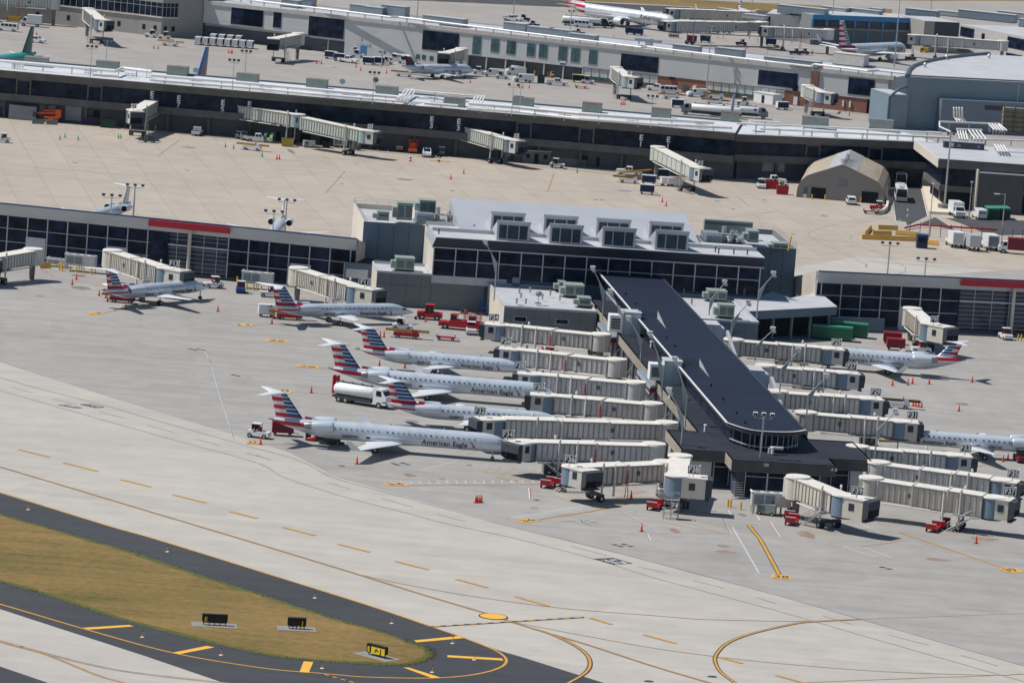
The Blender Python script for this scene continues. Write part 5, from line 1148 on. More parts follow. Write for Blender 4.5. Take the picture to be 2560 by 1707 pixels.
    # flap track fairings
    # engines
    for s_ in (-1, 1):
        a, b, y, z, rr = S['nac']; o = nacelle(t, -a, -b, s_*y, z, rr, ASILV if not big else AWHITE, kind != 'erj')
        q = MB()
        if big: q.add([(-a-.5, s_*y-.1, z+rr*.8), (-a-3.6, s_*y-.1, z+rr*.7), (-b-1.5, s_*y-.1, wz+.7), (wx-2.6, s_*y-.1, wz+.75)] + [(-a-.5, s_*y+.1, z+rr*.8), (-a-3.6, s_*y+.1, z+rr*.7), (-b-1.5, s_*y+.1, wz+.7), (wx-2.6, s_*y+.1, wz+.75)], [(0,1,2,3),(7,6,5,4),(0,3,7,4)], AWHITE)
        else: q.add([(-a-.6, s_*(r*.75), z-.12), (-b+.4, s_*(r*.75), z-.12), (-b+.4, s_*(y-rr*.7), z-.12), (-a-.6, s_*(y-rr*.7), z-.12), (-a-.6, s_*(r*.75), z+.16), (-b+.4, s_*(r*.75), z+.16), (-b+.4, s_*(y-rr*.7), z+.16), (-a-.6, s_*(y-rr*.7), z+.16)], [(0,1,2,3),(7,6,5,4),(0,4,5,1),(1,5,6,2),(2,6,7,3),(3,7,4,0)], ASILV)
        q.obj('pylon', o)
    # fin
    f = S['fin']; zb = zc + r*.55; th = .11 if not big else .16
    def fsec(z, xle, xte, th_):
        pts = [(0,0),(.1,1),(.4,1.3),(.75,.8),(1,.05),(.75,-.8),(.4,-1.3),(.1,-1)]
        return [(xle+(xte-xle)*a, b*th_, z) for a, b in pts]
    q = MB(); q.loft([fsec(zb, -f[0]+ (.6 if not big else 0), -f[3], th*1.4), fsec(zb+(fz-zb)*.12, -f[0]-.45, -f[3]-.1, th*1.3), fsec(fz, -f[1], -f[2]+(.5 if not big else 1.0), th)], paint, True, True)
    q.add([(-f[0]+3.4, 0, zc+r*.9), (-f[0]-.2, .07, zb+.9), (-f[0]-.2, -.07, zb+.9), (-f[0]-.2, 0, zc+r*.5)], [(0,1,3),(0,3,2),(0,2,1)], paint)
    q.obj('fin', t)
    # stabiliser
    sx, c0, sp, swp, ct = S['st']
    zst = (fz + .02) if not big else zc + r*.35
    def ss(s_): return [foil(-sx, s_*(.0 if not big else .5), zst, c0, .12), foil(-sx-swp, s_*sp, zst+(.0 if not big else .5), ct, .10)]
    wingpair(t, ss, AWHITE, 'stabiliser')
    if not big:
        q = MB(); q.loft([[(x, rr*math.sin(2*math.pi*i/10), zst+rr*math.cos(2*math.pi*i/10)*.8) for i in range(10)] for x, rr in ((-sx+.9,.02),(-sx+.3,.16),(-sx-c0*.7,.17),(-sx-c0-.2,.03))], AWHITE, True, False); q.obj('fin_bullet', t)
    # tail cone tip
    q = MB(); q.cyl((-L+.3, 0, zc+.66*r-.02), (-L-.45, 0, zc+.7*r), .24 if not big else .4, .09, AGREY, 10); q.obj('tail_cone', t)
    # gear
    if gear_on:
        gear(t, -S['ng'], 0, .28 if not big else .4, .2, zc-r*.7, True)
        for s_ in (-1, 1): gear(t, -S['mg'][0], s_*S['mg'][1], .46 if not big else .6, .28, wz+.2, True)
    # cockpit windows
    zt = zc + r*.30; q = MB(); n0 = S['nose']
    def fpt(x, ang, off=.02):
        rings = PROF[kind[:3]]
        tt = -x/n0
        for (t0, s0, d0), (t1, s1, d1) in zip(rings, rings[1:]):
            if t0 <= tt <= t1: u = (tt-t0)/(t1-t0); s_ = s0+(s1-s0)*u; dz = d0+(d1-d0)*u; break
        else: s_, dz = 1, 0
        return (x, (r*s_+off)*math.sin(ang), zc+dz*r+(r*s_+off)*math.cos(ang))
    xa, xb = (-n0*.30, -n0*.47) if not big else (-n0*.16, -n0*.34)
    for sg in (-1, 1):
        for u0, u1, x0_, x1_ in ((.06,.72,xa,xb),(.78,1.22,xa*1.22,xb*1.12)):
            q.add([fpt(x0_, sg*u0), fpt(x0_*1.0, sg*u1), fpt(x1_, sg*u1), fpt(x1_, sg*u0)], [(0,1,2,3),(3,2,1,0)], WIN)
    q.obj('cockpit_windows', t)
    # cabin windows, each its own part
    wq = {}
    for i in range(S['nw']):
        x = -S['wx0'] - i*S['wsp'] - (.5 if i > S['nw']*.62 else 0); h = S['dz']
        mt = WIN if (dark_windows == 'all' or i in dark_windows) else WINL
        if mt.name not in wq:
            b = MB(); rw, rh = (.155, .20) if mt is WIN else (.14, .18)
            b.add([(rw*math.cos(a_), 0, rh*math.sin(a_)) for a_ in [k_*math.pi/4+math.pi/8 for k_ in range(8)]], [tuple(range(8)), tuple(range(7,-1,-1))], mt)
            wq[mt.name] = b
        y = side*(r*math.cos(math.asin(min(.95, h/r))) + .02)
        if mt.name not in WMESH: o = wq[mt.name].obj('cabin_window', t); WMESH[mt.name] = o.data
        else: o = bpy.data.objects.new('cabin_window', WMESH[mt.name]); COL.objects.link(o); o.parent = t
        o.location = (x, y, zc + h); o.rotation_euler = (-side*math.asin(min(.95, h/r)) , 0, 0) if side < 0 else (-math.asin(min(.95, h/r)), 0, 0)
    # door outlines
    dx = -n0 - .35 if kind != 'erj' else -n0 - .1
    for x0_, w_, z0, z1 in [(dx-.8, .8, -.55*r, .55*r)] + [(-S['wx']+1.0, .5, 0, .62*r), (-S['wx']-.3, .5, 0, .62*r)]:
        q = MB()
        for a in ((x0_, z0, x0_+.05, z1), (x0_+w_, z0, x0_+w_+.05, z1), (x0_, z1-.05, x0_+w_, z1)):
            k_ = 5; 
            for j in range(k_):
                za, zb_ = a[1]+(a[3]-a[1])*j/k_, a[1]+(a[3]-a[1])*(j+1)/k_
                ya, yb = [side*(r*math.cos(math.asin(v/r))+.015) for v in (za, zb_)]
                q.add([(a[0], ya, zc+za), (a[2], ya, zc+za), (a[2], yb, zc+zb_), (a[0], yb, zc+zb_)], [(0,1,2,3),(3,2,1,0)], AWHITE)
        q.obj('door_outline', t)
    if text:
        sz = 1.06 if not big else 2.3
        if kind == 'erj': sz = .84
        tb_ = text_mb(text, sz, TXT, bold=.012); tx = text_x if text_x is not None else {'crj9': (-9.9, 0), 'erj': (-8.5, 0), 'crj2': (-8.6, 0)}.get(kind, (-8.2, 0))[0]
        decal(t, 'airline_name', tb_, r, zc, side, tx, zc - .38*r if not big else zc + .05*r)
        if 'American' in text:
            w_ = max(p[0] for p in tb_.v); e = MB(); e.add([(0,0,.35),(.25,0,.3),(.55,0,-.08),(.38,0,-.1)], [(0,1,2,3),(3,2,1,0)], LOGB); e.add([(.3,0,-.15),(.55,0,-.12),(.85,0,-.55),(.5,0,-.5)], [(0,1,2,3),(3,2,1,0)], LOGR)
            if big: e.v = [(p[0]*1.7, 0, p[2]*1.7) for p in e.v]
            decal(t, 'emblem', e, r, zc, side, tx + (w_ + .35)*(1 if side < 0 else 1), zc - .2*r) if side < 0 else decal(t, 'emblem', e, r, zc, side, tx + w_ + 1.2, zc - .2*r)
    if reg:
        decal(t, 'registration', text_mb(reg, .62, TXT, bold=.01), r, zc, side, -S['nac'][0]+3.0-.6, zc - .45*r)
        e = MB(); e.add([(-.3,0,-.15),(0,0,-.15),(0,0,.15),(-.3,0,.15)], [(0,1,2,3),(3,2,1,0)], LOGR); e.add([(0,0,-.15),(.3,0,-.15),(.3,0,.15),(0,0,.15)], [(0,1,2,3),(3,2,1,0)], BLUE)
        decal(t, 'flag', e, r, zc, side, -S['nac'][0]+5.0, zc - .45*r)
    # antennas
    q = MB()
    for x in (-S['L']*.28, -S['L']*.5): q.add([(x, 0, zc+r-.02), (x-.35, 0, zc+r-.02), (x-.4, 0, zc+r+.22), (x-.25, 0, zc+r+.22)], [(0,1,2,3),(3,2,1,0)], AWHITE)
    q.obj('antenna', t)
    return t
PROF = {'erj': [(0,.03,-.42),(.06,.16,-.40),(.2,.36,-.32),(.4,.58,-.20),(.6,.78,-.10),(.8,.93,-.03),(1,1,0)], 'crj': [(0,.03,-.40),(.05,.2,-.37),(.15,.40,-.30),(.3,.60,-.2),(.5,.80,-.1),(.75,.95,-.03),(1,1,0)]}
for k_ in ('a32', 'b73'): PROF[k_] = [(0,.03,-.25),(.05,.26,-.22),(.15,.5,-.16),(.3,.72,-.1),(.5,.88,-.05),(.75,.97,-.01),(1,1,0)]
WMESH = {}
FRED = (0.42,0.012,0.03); FBLU = (0.02,0.075,0.20)
LC9 = livery_mat('striped_livery_long_jet', SILV, (-29.4,), .0, 7.15, 1.12, FRED, FBLU, (-32.9, 4.1, -.38, 4.05), 2.35)
LE = livery_mat('striped_livery_slim_jet', SILV, (-21.9,), .0, 6.45, 1.05, FRED, FBLU, (-25.9, 4.0, -.42, 3.95), 2.45)
LC2 = livery_mat('striped_livery_short_jet', SILV, (-20.6,), .0, 6.05, .98, FRED, FBLU, (-22.9, 3.9, -.55, 3.95), 2.5)
LA = livery_mat('striped_livery_airliner', (0.66,0.68,0.71), (-34.6,), .0, 11.4, 1.75, FRED, FBLU, (-37.6, 6, -.55, 6.5), 2.6)
LB = livery_mat('striped_livery_winglet_jet', (0.60,0.63,0.68), (-30.2,), .0, 12.0, 1.55, FRED, FBLU, (-33.2, 5, -.55, 5.2), 2.3)
def place(nose, zn, tail, zt):
    """nose / tail cone pixels with their heights -> ground position under the nose and heading"""
    a = G(*nose, zn); b = G(*tail, zt); h = math.atan2(a.y-b.y, a.x-b.x); return Vector((a.x, a.y, 0)), h, math.hypot(a.x-b.x, a.y-b.y)
def jet(label, nose, tail, kind, liv, **kw):
    zn = {'crj9':2.0,'crj2':1.9,'erj':1.95,'a321':3.2,'b738':2.9}[kind]; zt = {'crj9':3.45,'crj2':3.35,'erj':3.2,'a321':5,'b738':4.6}[kind]
    p, h, L = place(nose, zn, tail, zt); print(label[:40], 'L', round(L, 1), 'heading', round(h*57.3, 1))
    if 'rz' in kw: h = kw.pop('rz')
    return airliner(label, p, h, kind, liv, **kw)
GA = 'striped tail regional jets at the F gates'
jet('front most striped tail regional jet at gate F34, nose under the F34 sign', (1283, 1120), (692, 1053), 'crj9', LC9, side=-1, dark_windows=(3, 8, 15, 16), group=GA, reg='N585NN', rz=R_(-1.5))
jet('striped tail regional jet behind the white fuel truck, nose at gate F28', (1390, 990), (820, 930), 'crj9', LC9, side=-1, dark_windows='all', group=GA, reg='N557NN', rz=R_(-2.5))
jet('slim striped tail jet at gate F30, its fin in front of the fuel truck cab', (1424, 1060), (943, 1010), 'erj', LE, side=-1, dark_windows='all', group=GA, reg='N680AE', rz=R_(2))
jet('slim striped tail jet at gate F26, rearmost of the four parked side by side', (1325, 926), (876, 876), 'erj', LE, side=-1, dark_windows=(10,), group=GA, reg='N691AE', rz=R_(-2.5))
jet('slim striped tail jet by the F11 jet bridge, red tractor at its nose', (1034, 781), (697, 762), 'erj', LE, side=-1, dark_windows=(1,2,3,4,7,9,10,14,15), group=GA, reg='N674AE', rz=R_(31))
jet('slim striped tail jet pointing at the glass front beside the F13 jet bridge', (523, 718), (318, 714), 'erj', LE, side=-1, dark_windows=(5, 8), group=GA, reg='N652AE', rz=R_(54))
jet('short striped tail regional jet facing left at gate F25, right of the pier', (2030, 889), (2400, 915), 'crj2', LC2, side=1, dark_windows='all', group=GA, reg='N877AS', rz=R_(177))
jet('slim striped tail jet facing left at gate F31, tail cut off by the right edge', (2208, 1094), (2740, 1115), 'erj', LE, side=1, dark_windows='all', group=GA, reg='N637AE', rz=R_(181))
# noses turned away behind the left wing of the terminal
WFUS = M('pale_grey_fuselage', (0.50,0.53,0.57), .3, .1, var=.05)
def backjet(label, fin_top, head_deg, kind='erj'):
    S_f = {'erj': (27.0, 6.6), 'crj9': (35.0, 7.3)}[kind]; h = R_(head_deg); top = G(*fin_top, S_f[1])
    nose = Vector((top.x, top.y, 0)) + Vector((math.cos(h), math.sin(h), 0))*S_f[0]
    return airliner(label, nose, h, kind, WFUS, side=-1, text=None)
backjet('white regional jet seen head on over the glass wing, left of the red fascia', (324, 464), -104)
backjet('white regional jet seen from the front over the glass wing roof, nearer the raised hall', (712, 498), -92)
jet('small far jet with a black fin and red leaf emblem parked at the ribbed concourse', (1184, 178), (1014, 170), 'crj2', ASILV, side=-1, dark_windows='all', text='AIR CANADA', rz=R_(43), name='passenger_jet')
ac = [o for o in bpy.data.objects if o.get('label', '').startswith('small far jet')][0]
for c_ in ac.children:
    if c_.name.startswith('fin') and not c_.name.startswith('fin_'): c_.data.materials[0] = M('black_fin', (0.015,0.015,0.02), .4)
q = MB()
for an in range(0, 360, 45):
    a = R_(an); q.add([(-23.2, -.17, 4.9), (-23.2+.75*math.cos(a-.3), -.17, 4.9+.75*math.sin(a-.3)), (-23.2+.95*math.cos(a), -.17, 4.9+.95*math.sin(a)), (-23.2+.75*math.cos(a+.3), -.17, 4.9+.75*math.sin(a+.3))], [(0,1,2,3),(3,2,1,0)], LOGR)
q.obj('emblem', ac)
jet('large striped tail airliner at the top, beside the twin grey jet bridges', (1690, 58), (1430, 14), 'a321', LA, side=-1, dark_windows=(), text='American', rz=R_(-38), text_x=-8.5)
jet('striped tail airliner with a tall upswept winglet below the blue framed terminal', (2262, 124), (2085, 112), 'b738', LB, side=-1, text='American', rz=R_(54), text_x=-8.5)
# tails behind the brown concourse and others
def tailjet(label, fin_top, head_deg, kind, finmat, fusmat):
    f = {'b738': (38.0, 12.3), 'a321': (42.4, 11.8), 'erj': (27.0, 6.6)}[kind]; h = R_(head_deg); top = G(*fin_top, f[1])
    nose = Vector((top.x, top.y, 0)) + Vector((math.cos(h), math.sin(h), 0))*f[0]
    t = airliner(label, nose, h, kind, fusmat, side=-1, text=None)
    for c_ in t.children:
        if c_.name.split('.')[0] == 'fin': c_.data.materials[0] = finmat
    return t
tailjet('airliner with a dark green fin and teal rear body behind the brown concourse, far left', (86, 66), 252, 'a321', M('dark_green_fin', (0.01,0.10,0.085), .35, var=.15), M('teal_fuselage', (0.03,0.30,0.25), .35, var=.1))
def split_fin(name, lo, hi, zs):
    m = M(name, lo, .35, var=0); n = m.node_tree.nodes; l = m.node_tree.links; b = n['Principled BSDF']
    tc = n.new('ShaderNodeTexCoord'); sp = n.new('ShaderNodeSeparateXYZ'); l.new(tc.outputs['Object'], sp.inputs[0])
    cr_ = n.new('ShaderNodeValToRGB'); mr = n.new('ShaderNodeMapRange'); mr.inputs[1].default_value = zs[0]; mr.inputs[2].default_value = zs[1]
    a = n.new('ShaderNodeMath'); a.operation = 'MULTIPLY_ADD'; a.inputs[1].default_value = .8; l.new(sp.outputs[0], a.inputs[0]); l.new(sp.outputs[2], a.inputs[2])
    l.new(a.outputs[0], mr.inputs[0]); l.new(mr.outputs[0], cr_.inputs[0]); cr_.color_ramp.interpolation = 'CONSTANT'
    cr_.color_ramp.elements[0].color = (*lo, 1); cr_.color_ramp.elements[1].position = .5; cr_.color_ramp.elements[1].color = (*hi, 1)
    l.new(cr_.outputs[0], b.inputs['Base Color']); return m
tailjet('white airliner with a blue and red fin behind the brown concourse roof units', (523, 117), -108, 'b738', split_fin('blue_red_fin', (0.32,0.05,0.04), (0.04,0.14,0.38), (-24, -18)), AWHITE)
tailjet('airliner with a slim blue and white fin edge between the parked tanker trucks', (1838, 236), -101, 'b738', split_fin('blue_white_fin', (0.05,0.09,0.22), (0.20,0.26,0.36), (-24, -18)), AWHITE)
jet('striped tail airliner at the top edge, mostly hidden by the twin jet bridges', (1905, 60), (1800, 36), 'b738', LB, side=-1, text=None, rz=R_(-80))
# ---------------------------------------------------------------- passenger boarding bridges
BR = M('bridge_cream_metal', (0.60,0.56,0.49), .55, .1, var=.06, scale=.8)
BRG = M('bridge_grey_metal', (0.53,0.52,0.52), .6, .1, var=.06, scale=.8)
BRG2 = M('bridge_warm_grey_metal', (0.50,0.475,0.45), .65, .1, var=.12, scale=.5); BRG3 = M('bridge_faded_metal', (0.57,0.55,0.53), .6, .1, var=.14, scale=.4)
BRT = M('bridge_roof', (0.66,0.63,0.58), .7, var=.08, scale=1)
DRUM = M('bridge_blue_grey_curtain', (0.16,0.22,0.29), .6, var=.06, scale=3, wave=('X', 8, .2))
DRUMT = M('bridge_teal_curtain', (0.30,0.38,0.40), .6, var=.06)
HOOD = M('bridge_black_hood', (0.05,0.055,0.07), .8, var=.15, scale=2)
SIGNW = M('sign_white', (0.85,0.85,0.85), .5, var=0); SIGNB = M('sign_black', (0.012,0.012,0.014), .5, var=0)
def sign_part(parent, txt, world_p, prz, h=1.15, post=.5):
    """black board with white lettering turned to the apron; parent-local rotation undone"""
    w = .42*h*len(txt) + .2
    def turn(q, nm, par):
        r = MB(); ca, sa = math.cos(-prz), math.sin(-prz)
        def f(p):
            x, y = p[0]*1.0, p[1]*1.0; dx = world_p[0]; 
            return (dx + x*ca - y*sa, world_p[1] + x*sa + y*ca, world_p[2] + p[2])
        r.merge(q, f); return r.obj(nm, par)
    q = MB(); q.cyl((0,.05,0), (0,.05,post), .06, .06, STEEL, 6); q.box(-w/2, 0, post, w/2, .1, post+h, SIGNW); q.box(-w/2+.06, -.02, post+.06, w/2-.06, 0, post+h-.06, SIGNB)
    q.box(w/2, 0, post, w/2+.08, .9, post+h, SIGNW)
    o = turn(q, 'gate_sign', parent)
    t = text_mb(txt, h*.98, SIGNW, bold=.03); mx_ = max(abs(p[0]) for p in t.v) * 2; q = MB(); q.merge(t, lambda p: (p[0]*min(1, (w-.22)/mx_), -.05, p[2] + post + h/2)); turn(q, 'sign_lettering', o)
def ribbed(mb, x0, x1, za0, za1, hw, h, m, top, sp=.75):
    """tunnel section from x0 to x1 whose floor runs from za0 to za1"""
    vs = []
    for x, z in ((x0, za0), (x1, za1)): vs += [(x,-hw,z),(x,hw,z),(x,hw,z+h),(x,-hw,z+h)]
    mb.add(vs, [(0,1,2,3),(7,6,5,4),(0,4,5,1),(1,5,6,2),(3,7,4,0)], m)
    mb.add([(x0,-hw-.1,za0+h),(x0,hw+.1,za0+h),(x1,hw+.1,za1+h),(x1,-hw-.1,za1+h),(x0,-hw-.1,za0+h+.12),(x0,hw+.1,za0+h+.12),(x1,hw+.1,za1+h+.12),(x1,-hw-.1,za1+h+.12)], [(7,6,5,4)[::-1],(0,3,7,4)[::-1],(1,5,6,2)[::-1],(0,4,5,1)[::-1],(3,2,6,7)[::-1]], top)
    for zz, dz in ((0,.16),(h-.16,.16)):
        for s_ in (-1, 1):
            y = s_*(hw+.07); mb.add([(x0,y,za0+zz),(x1,y,za1+zz),(x1,y,za1+zz+dz),(x0,y,za0+zz+dz)], [(0,1,2,3),(3,2,1,0)], m)
    n = max(2, int(abs(x1-x0)/sp))
    for i in range(n+1):
        x = x0+(x1-x0)*i/n; z = za0+(za1-za0)*i/n
        for s_ in (-1, 1):
            y = s_*hw; y2 = s_*(hw+.09); a = min(x-.1, x+.1); b = a+.2
            mb.add([(a,y,z),(b,y,z),(b,y,z+h),(a,y,z+h),(a+.05,y2,z),(b-.05,y2,z),(b-.05,y2,z+h),(a+.05,y2,z+h)], [(4,5,6,7),(7,6,5,4),(0,4,7,3),(3,7,4,0),(1,2,6,5),(5,6,2,1)], m)
NB = [0]
def bridge(label, a, b, z0, z1, sign=None, cab=0.0, m=None, drum=DRUM, secs=2, rot=True, w=2.7, h=None, hood=True, group=None, stair=1, link=1.2, sp=.75, legs=.80, cabl=2.6, signh=1.15, name='jet_bridge', rail_top=True, drot=None):
    NB[0] += 1
    if h is None: h = 2.65 if m is not None else 2.3
    if m is None: m = (BRG, BRG2, BRG3)[NB[0] % 3]
    A = G(a[0], a[1], z0); B = G(b[0], b[1], z1); rz = math.atan2(B.y-A.y, B.x-A.x); L = math.hypot(B.x-A.x, B.y-A.y)
    back = Vector((-math.sin(rz), math.cos(rz), 0)); back = back if back.y > 0 else -back
    o = Vector((A.x, A.y, 0)) + back*(w/2 + .09)
    t = thing(name, label, 'jet bridge', o, rz, group)
    q = MB(); zf = lambda x: z0 + (z1-z0)*x/L
    if rot:
        q.cyl((-1.2,0,zf(0)-.25), (-1.2,0,zf(0)+h+.1), 1.65, 1.65, m, 18); q.cyl((-1.2,0,zf(0)+h+.1), (-1.2,0,zf(0)+h+.35), 1.8, 1.7, BRT, 18); q.box(-1.2-link, -w/2, zf(0)-.1, -1.2, w/2, zf(0)+h, m, BRT)
        q.obj('rotunda', t); q = MB(); q.cyl((-1.2,0,0), (-1.2,0,zf(0)-.2), .45, .55, FASC, 12); q.obj('support_column', t)
    cs_ = 1 if math.cos(rz) < 0 else -1
    if secs > 1:
        q = MB(); yy = cs_*(w/2+.32)
        q.cyl((L*.64,yy,zf(L)-1.6),(L*.64,yy,zf(L)+h-.2),.17,.17,BRT,8); q.cyl((L*.64,yy,zf(L)+h-.2),(L*.64,yy,zf(L)+h+.6),.1,.07,BRT,8); q.obj('lift_column', t)
        if cs_ > 0 and L < 22:
            q = MB(); x_ = L*.47; q.cyl((x_-.25,yy,.6),(x_,yy,zf(L)+h-.3),.06,.06,RED,5); q.cyl((x_+.25,yy,.6),(x_,yy,zf(L)+h-.3),.06,.06,RED,5); q.obj('red_brace', t)
        q = MB(); x_ = L*.3; q.box(x_, cs_*(w/2+.1)-.03, zf(x_)+1.0, x_+.5, cs_*(w/2+.1)+.03, zf(x_)+1.6, DWALL); q.box(L*.85, -w/2-.13, zf(L)+.2, L*.85+.9, w/2+.13, zf(L)+2.3, GPANEL); q.obj('side_panel', t)
    n = secs; xs = [L*i/n for i in range(n+1)]
    if n == 2: xs = [0, L*.46, L]
    for i in range(n):
        q = MB(); e = .09*(i); ribbed(q, xs[i], xs[i+1], zf(xs[i])-e, zf(xs[i+1])-e, w/2-.0+e, h+2*e, m, BRT, sp)
        q.box(xs[i]-.12, -w/2-e-.16, zf(xs[i])-e-.1, xs[i]+.16, w/2+e+.16, zf(xs[i])+h+e+.2, m)
        q.obj('tunnel', t)
    # service conduit below the roof line
    q = MB(); q.tube([(1, -w/2-.35, zf(1)-.25), (L*.85, -w/2-.35, zf(L*.85)-.25)], .11, BRT, 6); q.tube([(1, w/2+.35, zf(1)-.25), (L*.85, w/2+.35, zf(L*.85)-.25)], .11, BRT, 6); q.obj('conduit', t)
    # drive column
    x = L*legs; q = MB()
    for s_ in (-1, 1): q.cyl((x, s_*(w/2+.35), 1.0), (x, s_*(w/2+.35), zf(x)+h+.5), .16, .16, BRG, 8); q.cyl((x, s_*(w/2+.35), zf(x)+h+.5), (x, s_*(w/2+.35), zf(x)+h+.8), .22, .12, BRT, 8)
    q.box(x-.35, -w/2-.6, .75, x+.35, w/2+.6, 1.15, DKST); q.box(x-.2, -w/2-.4, zf(x)-.5, x+.2, w/2+.4, zf(x)-.2, BRG); q.obj('drive_column', t)
    q = MB()
    for s_ in (-1, 1):
        for dx in (-.3, .3): wheel(q, x+dx*0, s_*(w/2+.1)+dx*.9, .5, .32)
    q.obj('wheels', t)
    if rail_top:
        q = MB(); q.box(x-.8, -w/2-.2, zf(x)-.15, x+.9, -w/2-1.0, zf(x)-.05, STEEL); q.obj('service_platform', t)
    # cab : round curtain drum and the turned cab box
    zc_ = z1 - .15; dr_ = 1.7; xc = L + dr_*.75
    q = MB(); q.cyl((xc,0,zc_), (xc,0,zc_+h+.15), dr_, dr_, drum, 22); q.cyl((xc,0,zc_+h+.15), (xc,0,zc_+h+.32), dr_+.14, dr_+.1, BRT, 22); q.cyl((xc,0,zc_-.25), (xc,0,zc_), dr_-.1, dr_, DKST, 22); q.obj('cab_drum', t)
    c = R_(cab); ca, sa = math.cos(c), math.sin(c)
    def T(p): return (xc + p[0]*ca - p[1]*sa, p[0]*sa + p[1]*ca, p[2])
    q = MB(); hw = 1.55
    q.box(.2, -hw, zc_, cabl, hw, zc_+h+.1, m, BRT); q.box(.2, -hw-.1, zc_+h+.1, cabl+.2, hw+.1, zc_+h+.25, BRT); r = MB(); r.merge(q, T); cb_ = r.obj('cab', t)
    q = MB()
    for s_ in (-1, 1): q.box(cabl*.42, s_*(hw+.03)-.02, zc_+1.15, cabl*.42+.85, s_*(hw+.03)+.02, zc_+2.15, WIN); 
    r = MB(); r.merge(q, T); r.obj('cab_window', cb_)
    if hood:
        q = MB(); zt = zc_+h+.1; y = hw+.05
        q.prism([(cabl, -y), (cabl+.95, -y-.05), (cabl+.95, y+.05), (cabl, y)], [zt-.85, zt-1.25, zt-1.25, zt-.85], [zt+.12, zt-.05, zt-.05, zt+.12], HOOD)
        for s_ in (-1, 1): q.prism([(cabl, s_*(y-.12)), (cabl+.9, s_*(y-.02)), (cabl+.9, s_*(y+.06)), (cabl, s_*(y+.02))], [zc_, zc_+.5, zc_+.5, zc_], [zt, zt-.1, zt-.1, zt], HOOD)
        q.box(cabl-.01, -hw+.15, zc_+.05, cabl+.03, hw-.15, zt-.3, DARK); q.box(cabl, -hw, zc_-.2, cabl+.6, hw, zc_, DKST)
        r = MB(); r.merge(q, T); r.obj('hood', t)
    q = MB()                         # floor beam and stairs
    q.box(L*.5, -.9, zf(L*.5)-.45, L+1, .9, zf(L)-.12, DKST); q.obj('floor_beam', t)
    if stair:
        q = MB(); s_ = stair; y0 = s_*(w/2+.5); k = 9; xs0 = L - .6; H_ = zf(L)-.2
        for i in range(k): q.box(xs0-1.0-i*.33, min(y0, y0+s_*.8), H_-(i+1)*H_/k, xs0-.7-i*.33, max(y0, y0+s_*.8), H_-(i+1)*H_/k+.06, STEEL)
        for yy in (y0, y0+s_*.8):
            q.cyl((xs0-.7, yy, H_), (xs0-1.0-k*.33, yy, .1), .05, .05, STEEL, 5, False); q.cyl((xs0-.7, yy, H_+1.0), (xs0-1.0-k*.33, yy, 1.1), .035, .035, STEEL, 5, False)
            for i in (0, 4, 9): q.cyl((xs0-.7-i*.34, yy, H_-i*H_/9.2), (xs0-.7-i*.34, yy, H_-i*H_/9.2+1), .03, .03, STEEL, 4, False)
        q.box(xs0-.7, min(y0, y0+s_*.9), H_-.06, xs0+.5, max(y0, y0+s_*.9), H_, STEEL); rail(q, [(xs0-.7, y0+s_*.85, H_), (xs0+.5, y0+s_*.85, H_), (xs0+.5, y0, H_)], 1.0, STEEL, 1)
        q.obj('stairs', t)
    if sign:
        p = (L*.9 + 1.2*ca + .6, 1.2*sa, zc_+h+.2) if not drot else (xc + drot[0], drot[1], zc_+h+.2)
        sign_part(t, sign, p, rz, signh)
    return t
FG = 'jet bridges of the F gates'; EG = 'jet bridges of the brown concourse'; DG = 'jet bridges of the ribbed concourse'
B0, B1 = 2.75, 2.45
L_ = lambda n, d: f'jet bridge signed {n}, {d}'
bridge(L_('F24','rearmost on the left of the pier'), (1476, 873), (1262, 851), B0, B1, 'F24', cab=12, group=FG, stair=0, drot=(1.4, 0))
bridge(L_('F26','second from the hall on the left of the pier'), (1513, 937), (1300, 914), B0, B1, 'F26', cab=14, group=FG, stair=0, drot=(2.0, 0))
bridge(L_('F28','third from the hall on the left of the pier'), (1562, 996), (1350, 977), B0, B1, 'F28', cab=12, group=FG, stair=0, drot=(2.6, 0))
bridge(L_('F30','fourth from the hall on the left of the pier'), (1603, 1050), (1384, 1031), B0, B1, 'F30', cab=10, group=FG, stair=0, drot=(1.6, 0))
bridge(L_('F32','longest one, its cab beside the rear jet wing'), (1650, 1101), (1262, 1091), B0, B1, 'F32', cab=10, group=FG, stair=0, secs=3, drot=(2.4, 0))
bridge(L_('F34','its open black hood beside the front jet nose'), (1617, 1156), (1340, 1149), B0, B1, 'F34', cab=38, group=FG, stair=1, drot=(3.0, 1.0))
bridge(L_('F36','empty, its black hood turned to the apron'), (1655, 1203), (1465, 1212), B0, B1, 'F36', cab=105, group=FG, stair=0, drot=(1.0, .3), cabl=3.2)
bridge(L_('F38','short one coming straight at the viewer from the pier end'), (1722, 1194), (1716, 1234), B0+.2, B1, 'F38', cab=92, group=FG, m=BR, stair=-1, secs=1, drot=(.5, 2.2), cabl=4.0, link=1.5)
bridge(L_('F39','cream ribbed one sloping right from the pier end'), (1985, 1247), (2072, 1282), B0+.2, B1, 'F39', cab=22, group=FG, m=BR, stair=-1, secs=1, drot=(2.6, 0), cabl=3.8, link=1.5)
bridge(L_('F37','long cream ribbed one at the lower right edge'), (2190, 1250), (2452, 1291), B0+.2, B1, 'F37', cab=-4, group=FG, m=BR, stair=-1, secs=3, drot=(2.2, 0), link=1.5)
bridge(L_('F35','just behind the F37 bridge at the right edge'), (2209, 1204), (2470, 1240), B0, B1, 'F35', cab=-4, group=FG, stair=0, secs=3, drot=(1.8, 0))
bridge(L_('F33','right of the pier end'), (2165, 1163), (2362, 1179), B0, B1, 'F33', cab=-4, group=FG, stair=0, drot=(1.8, 0))
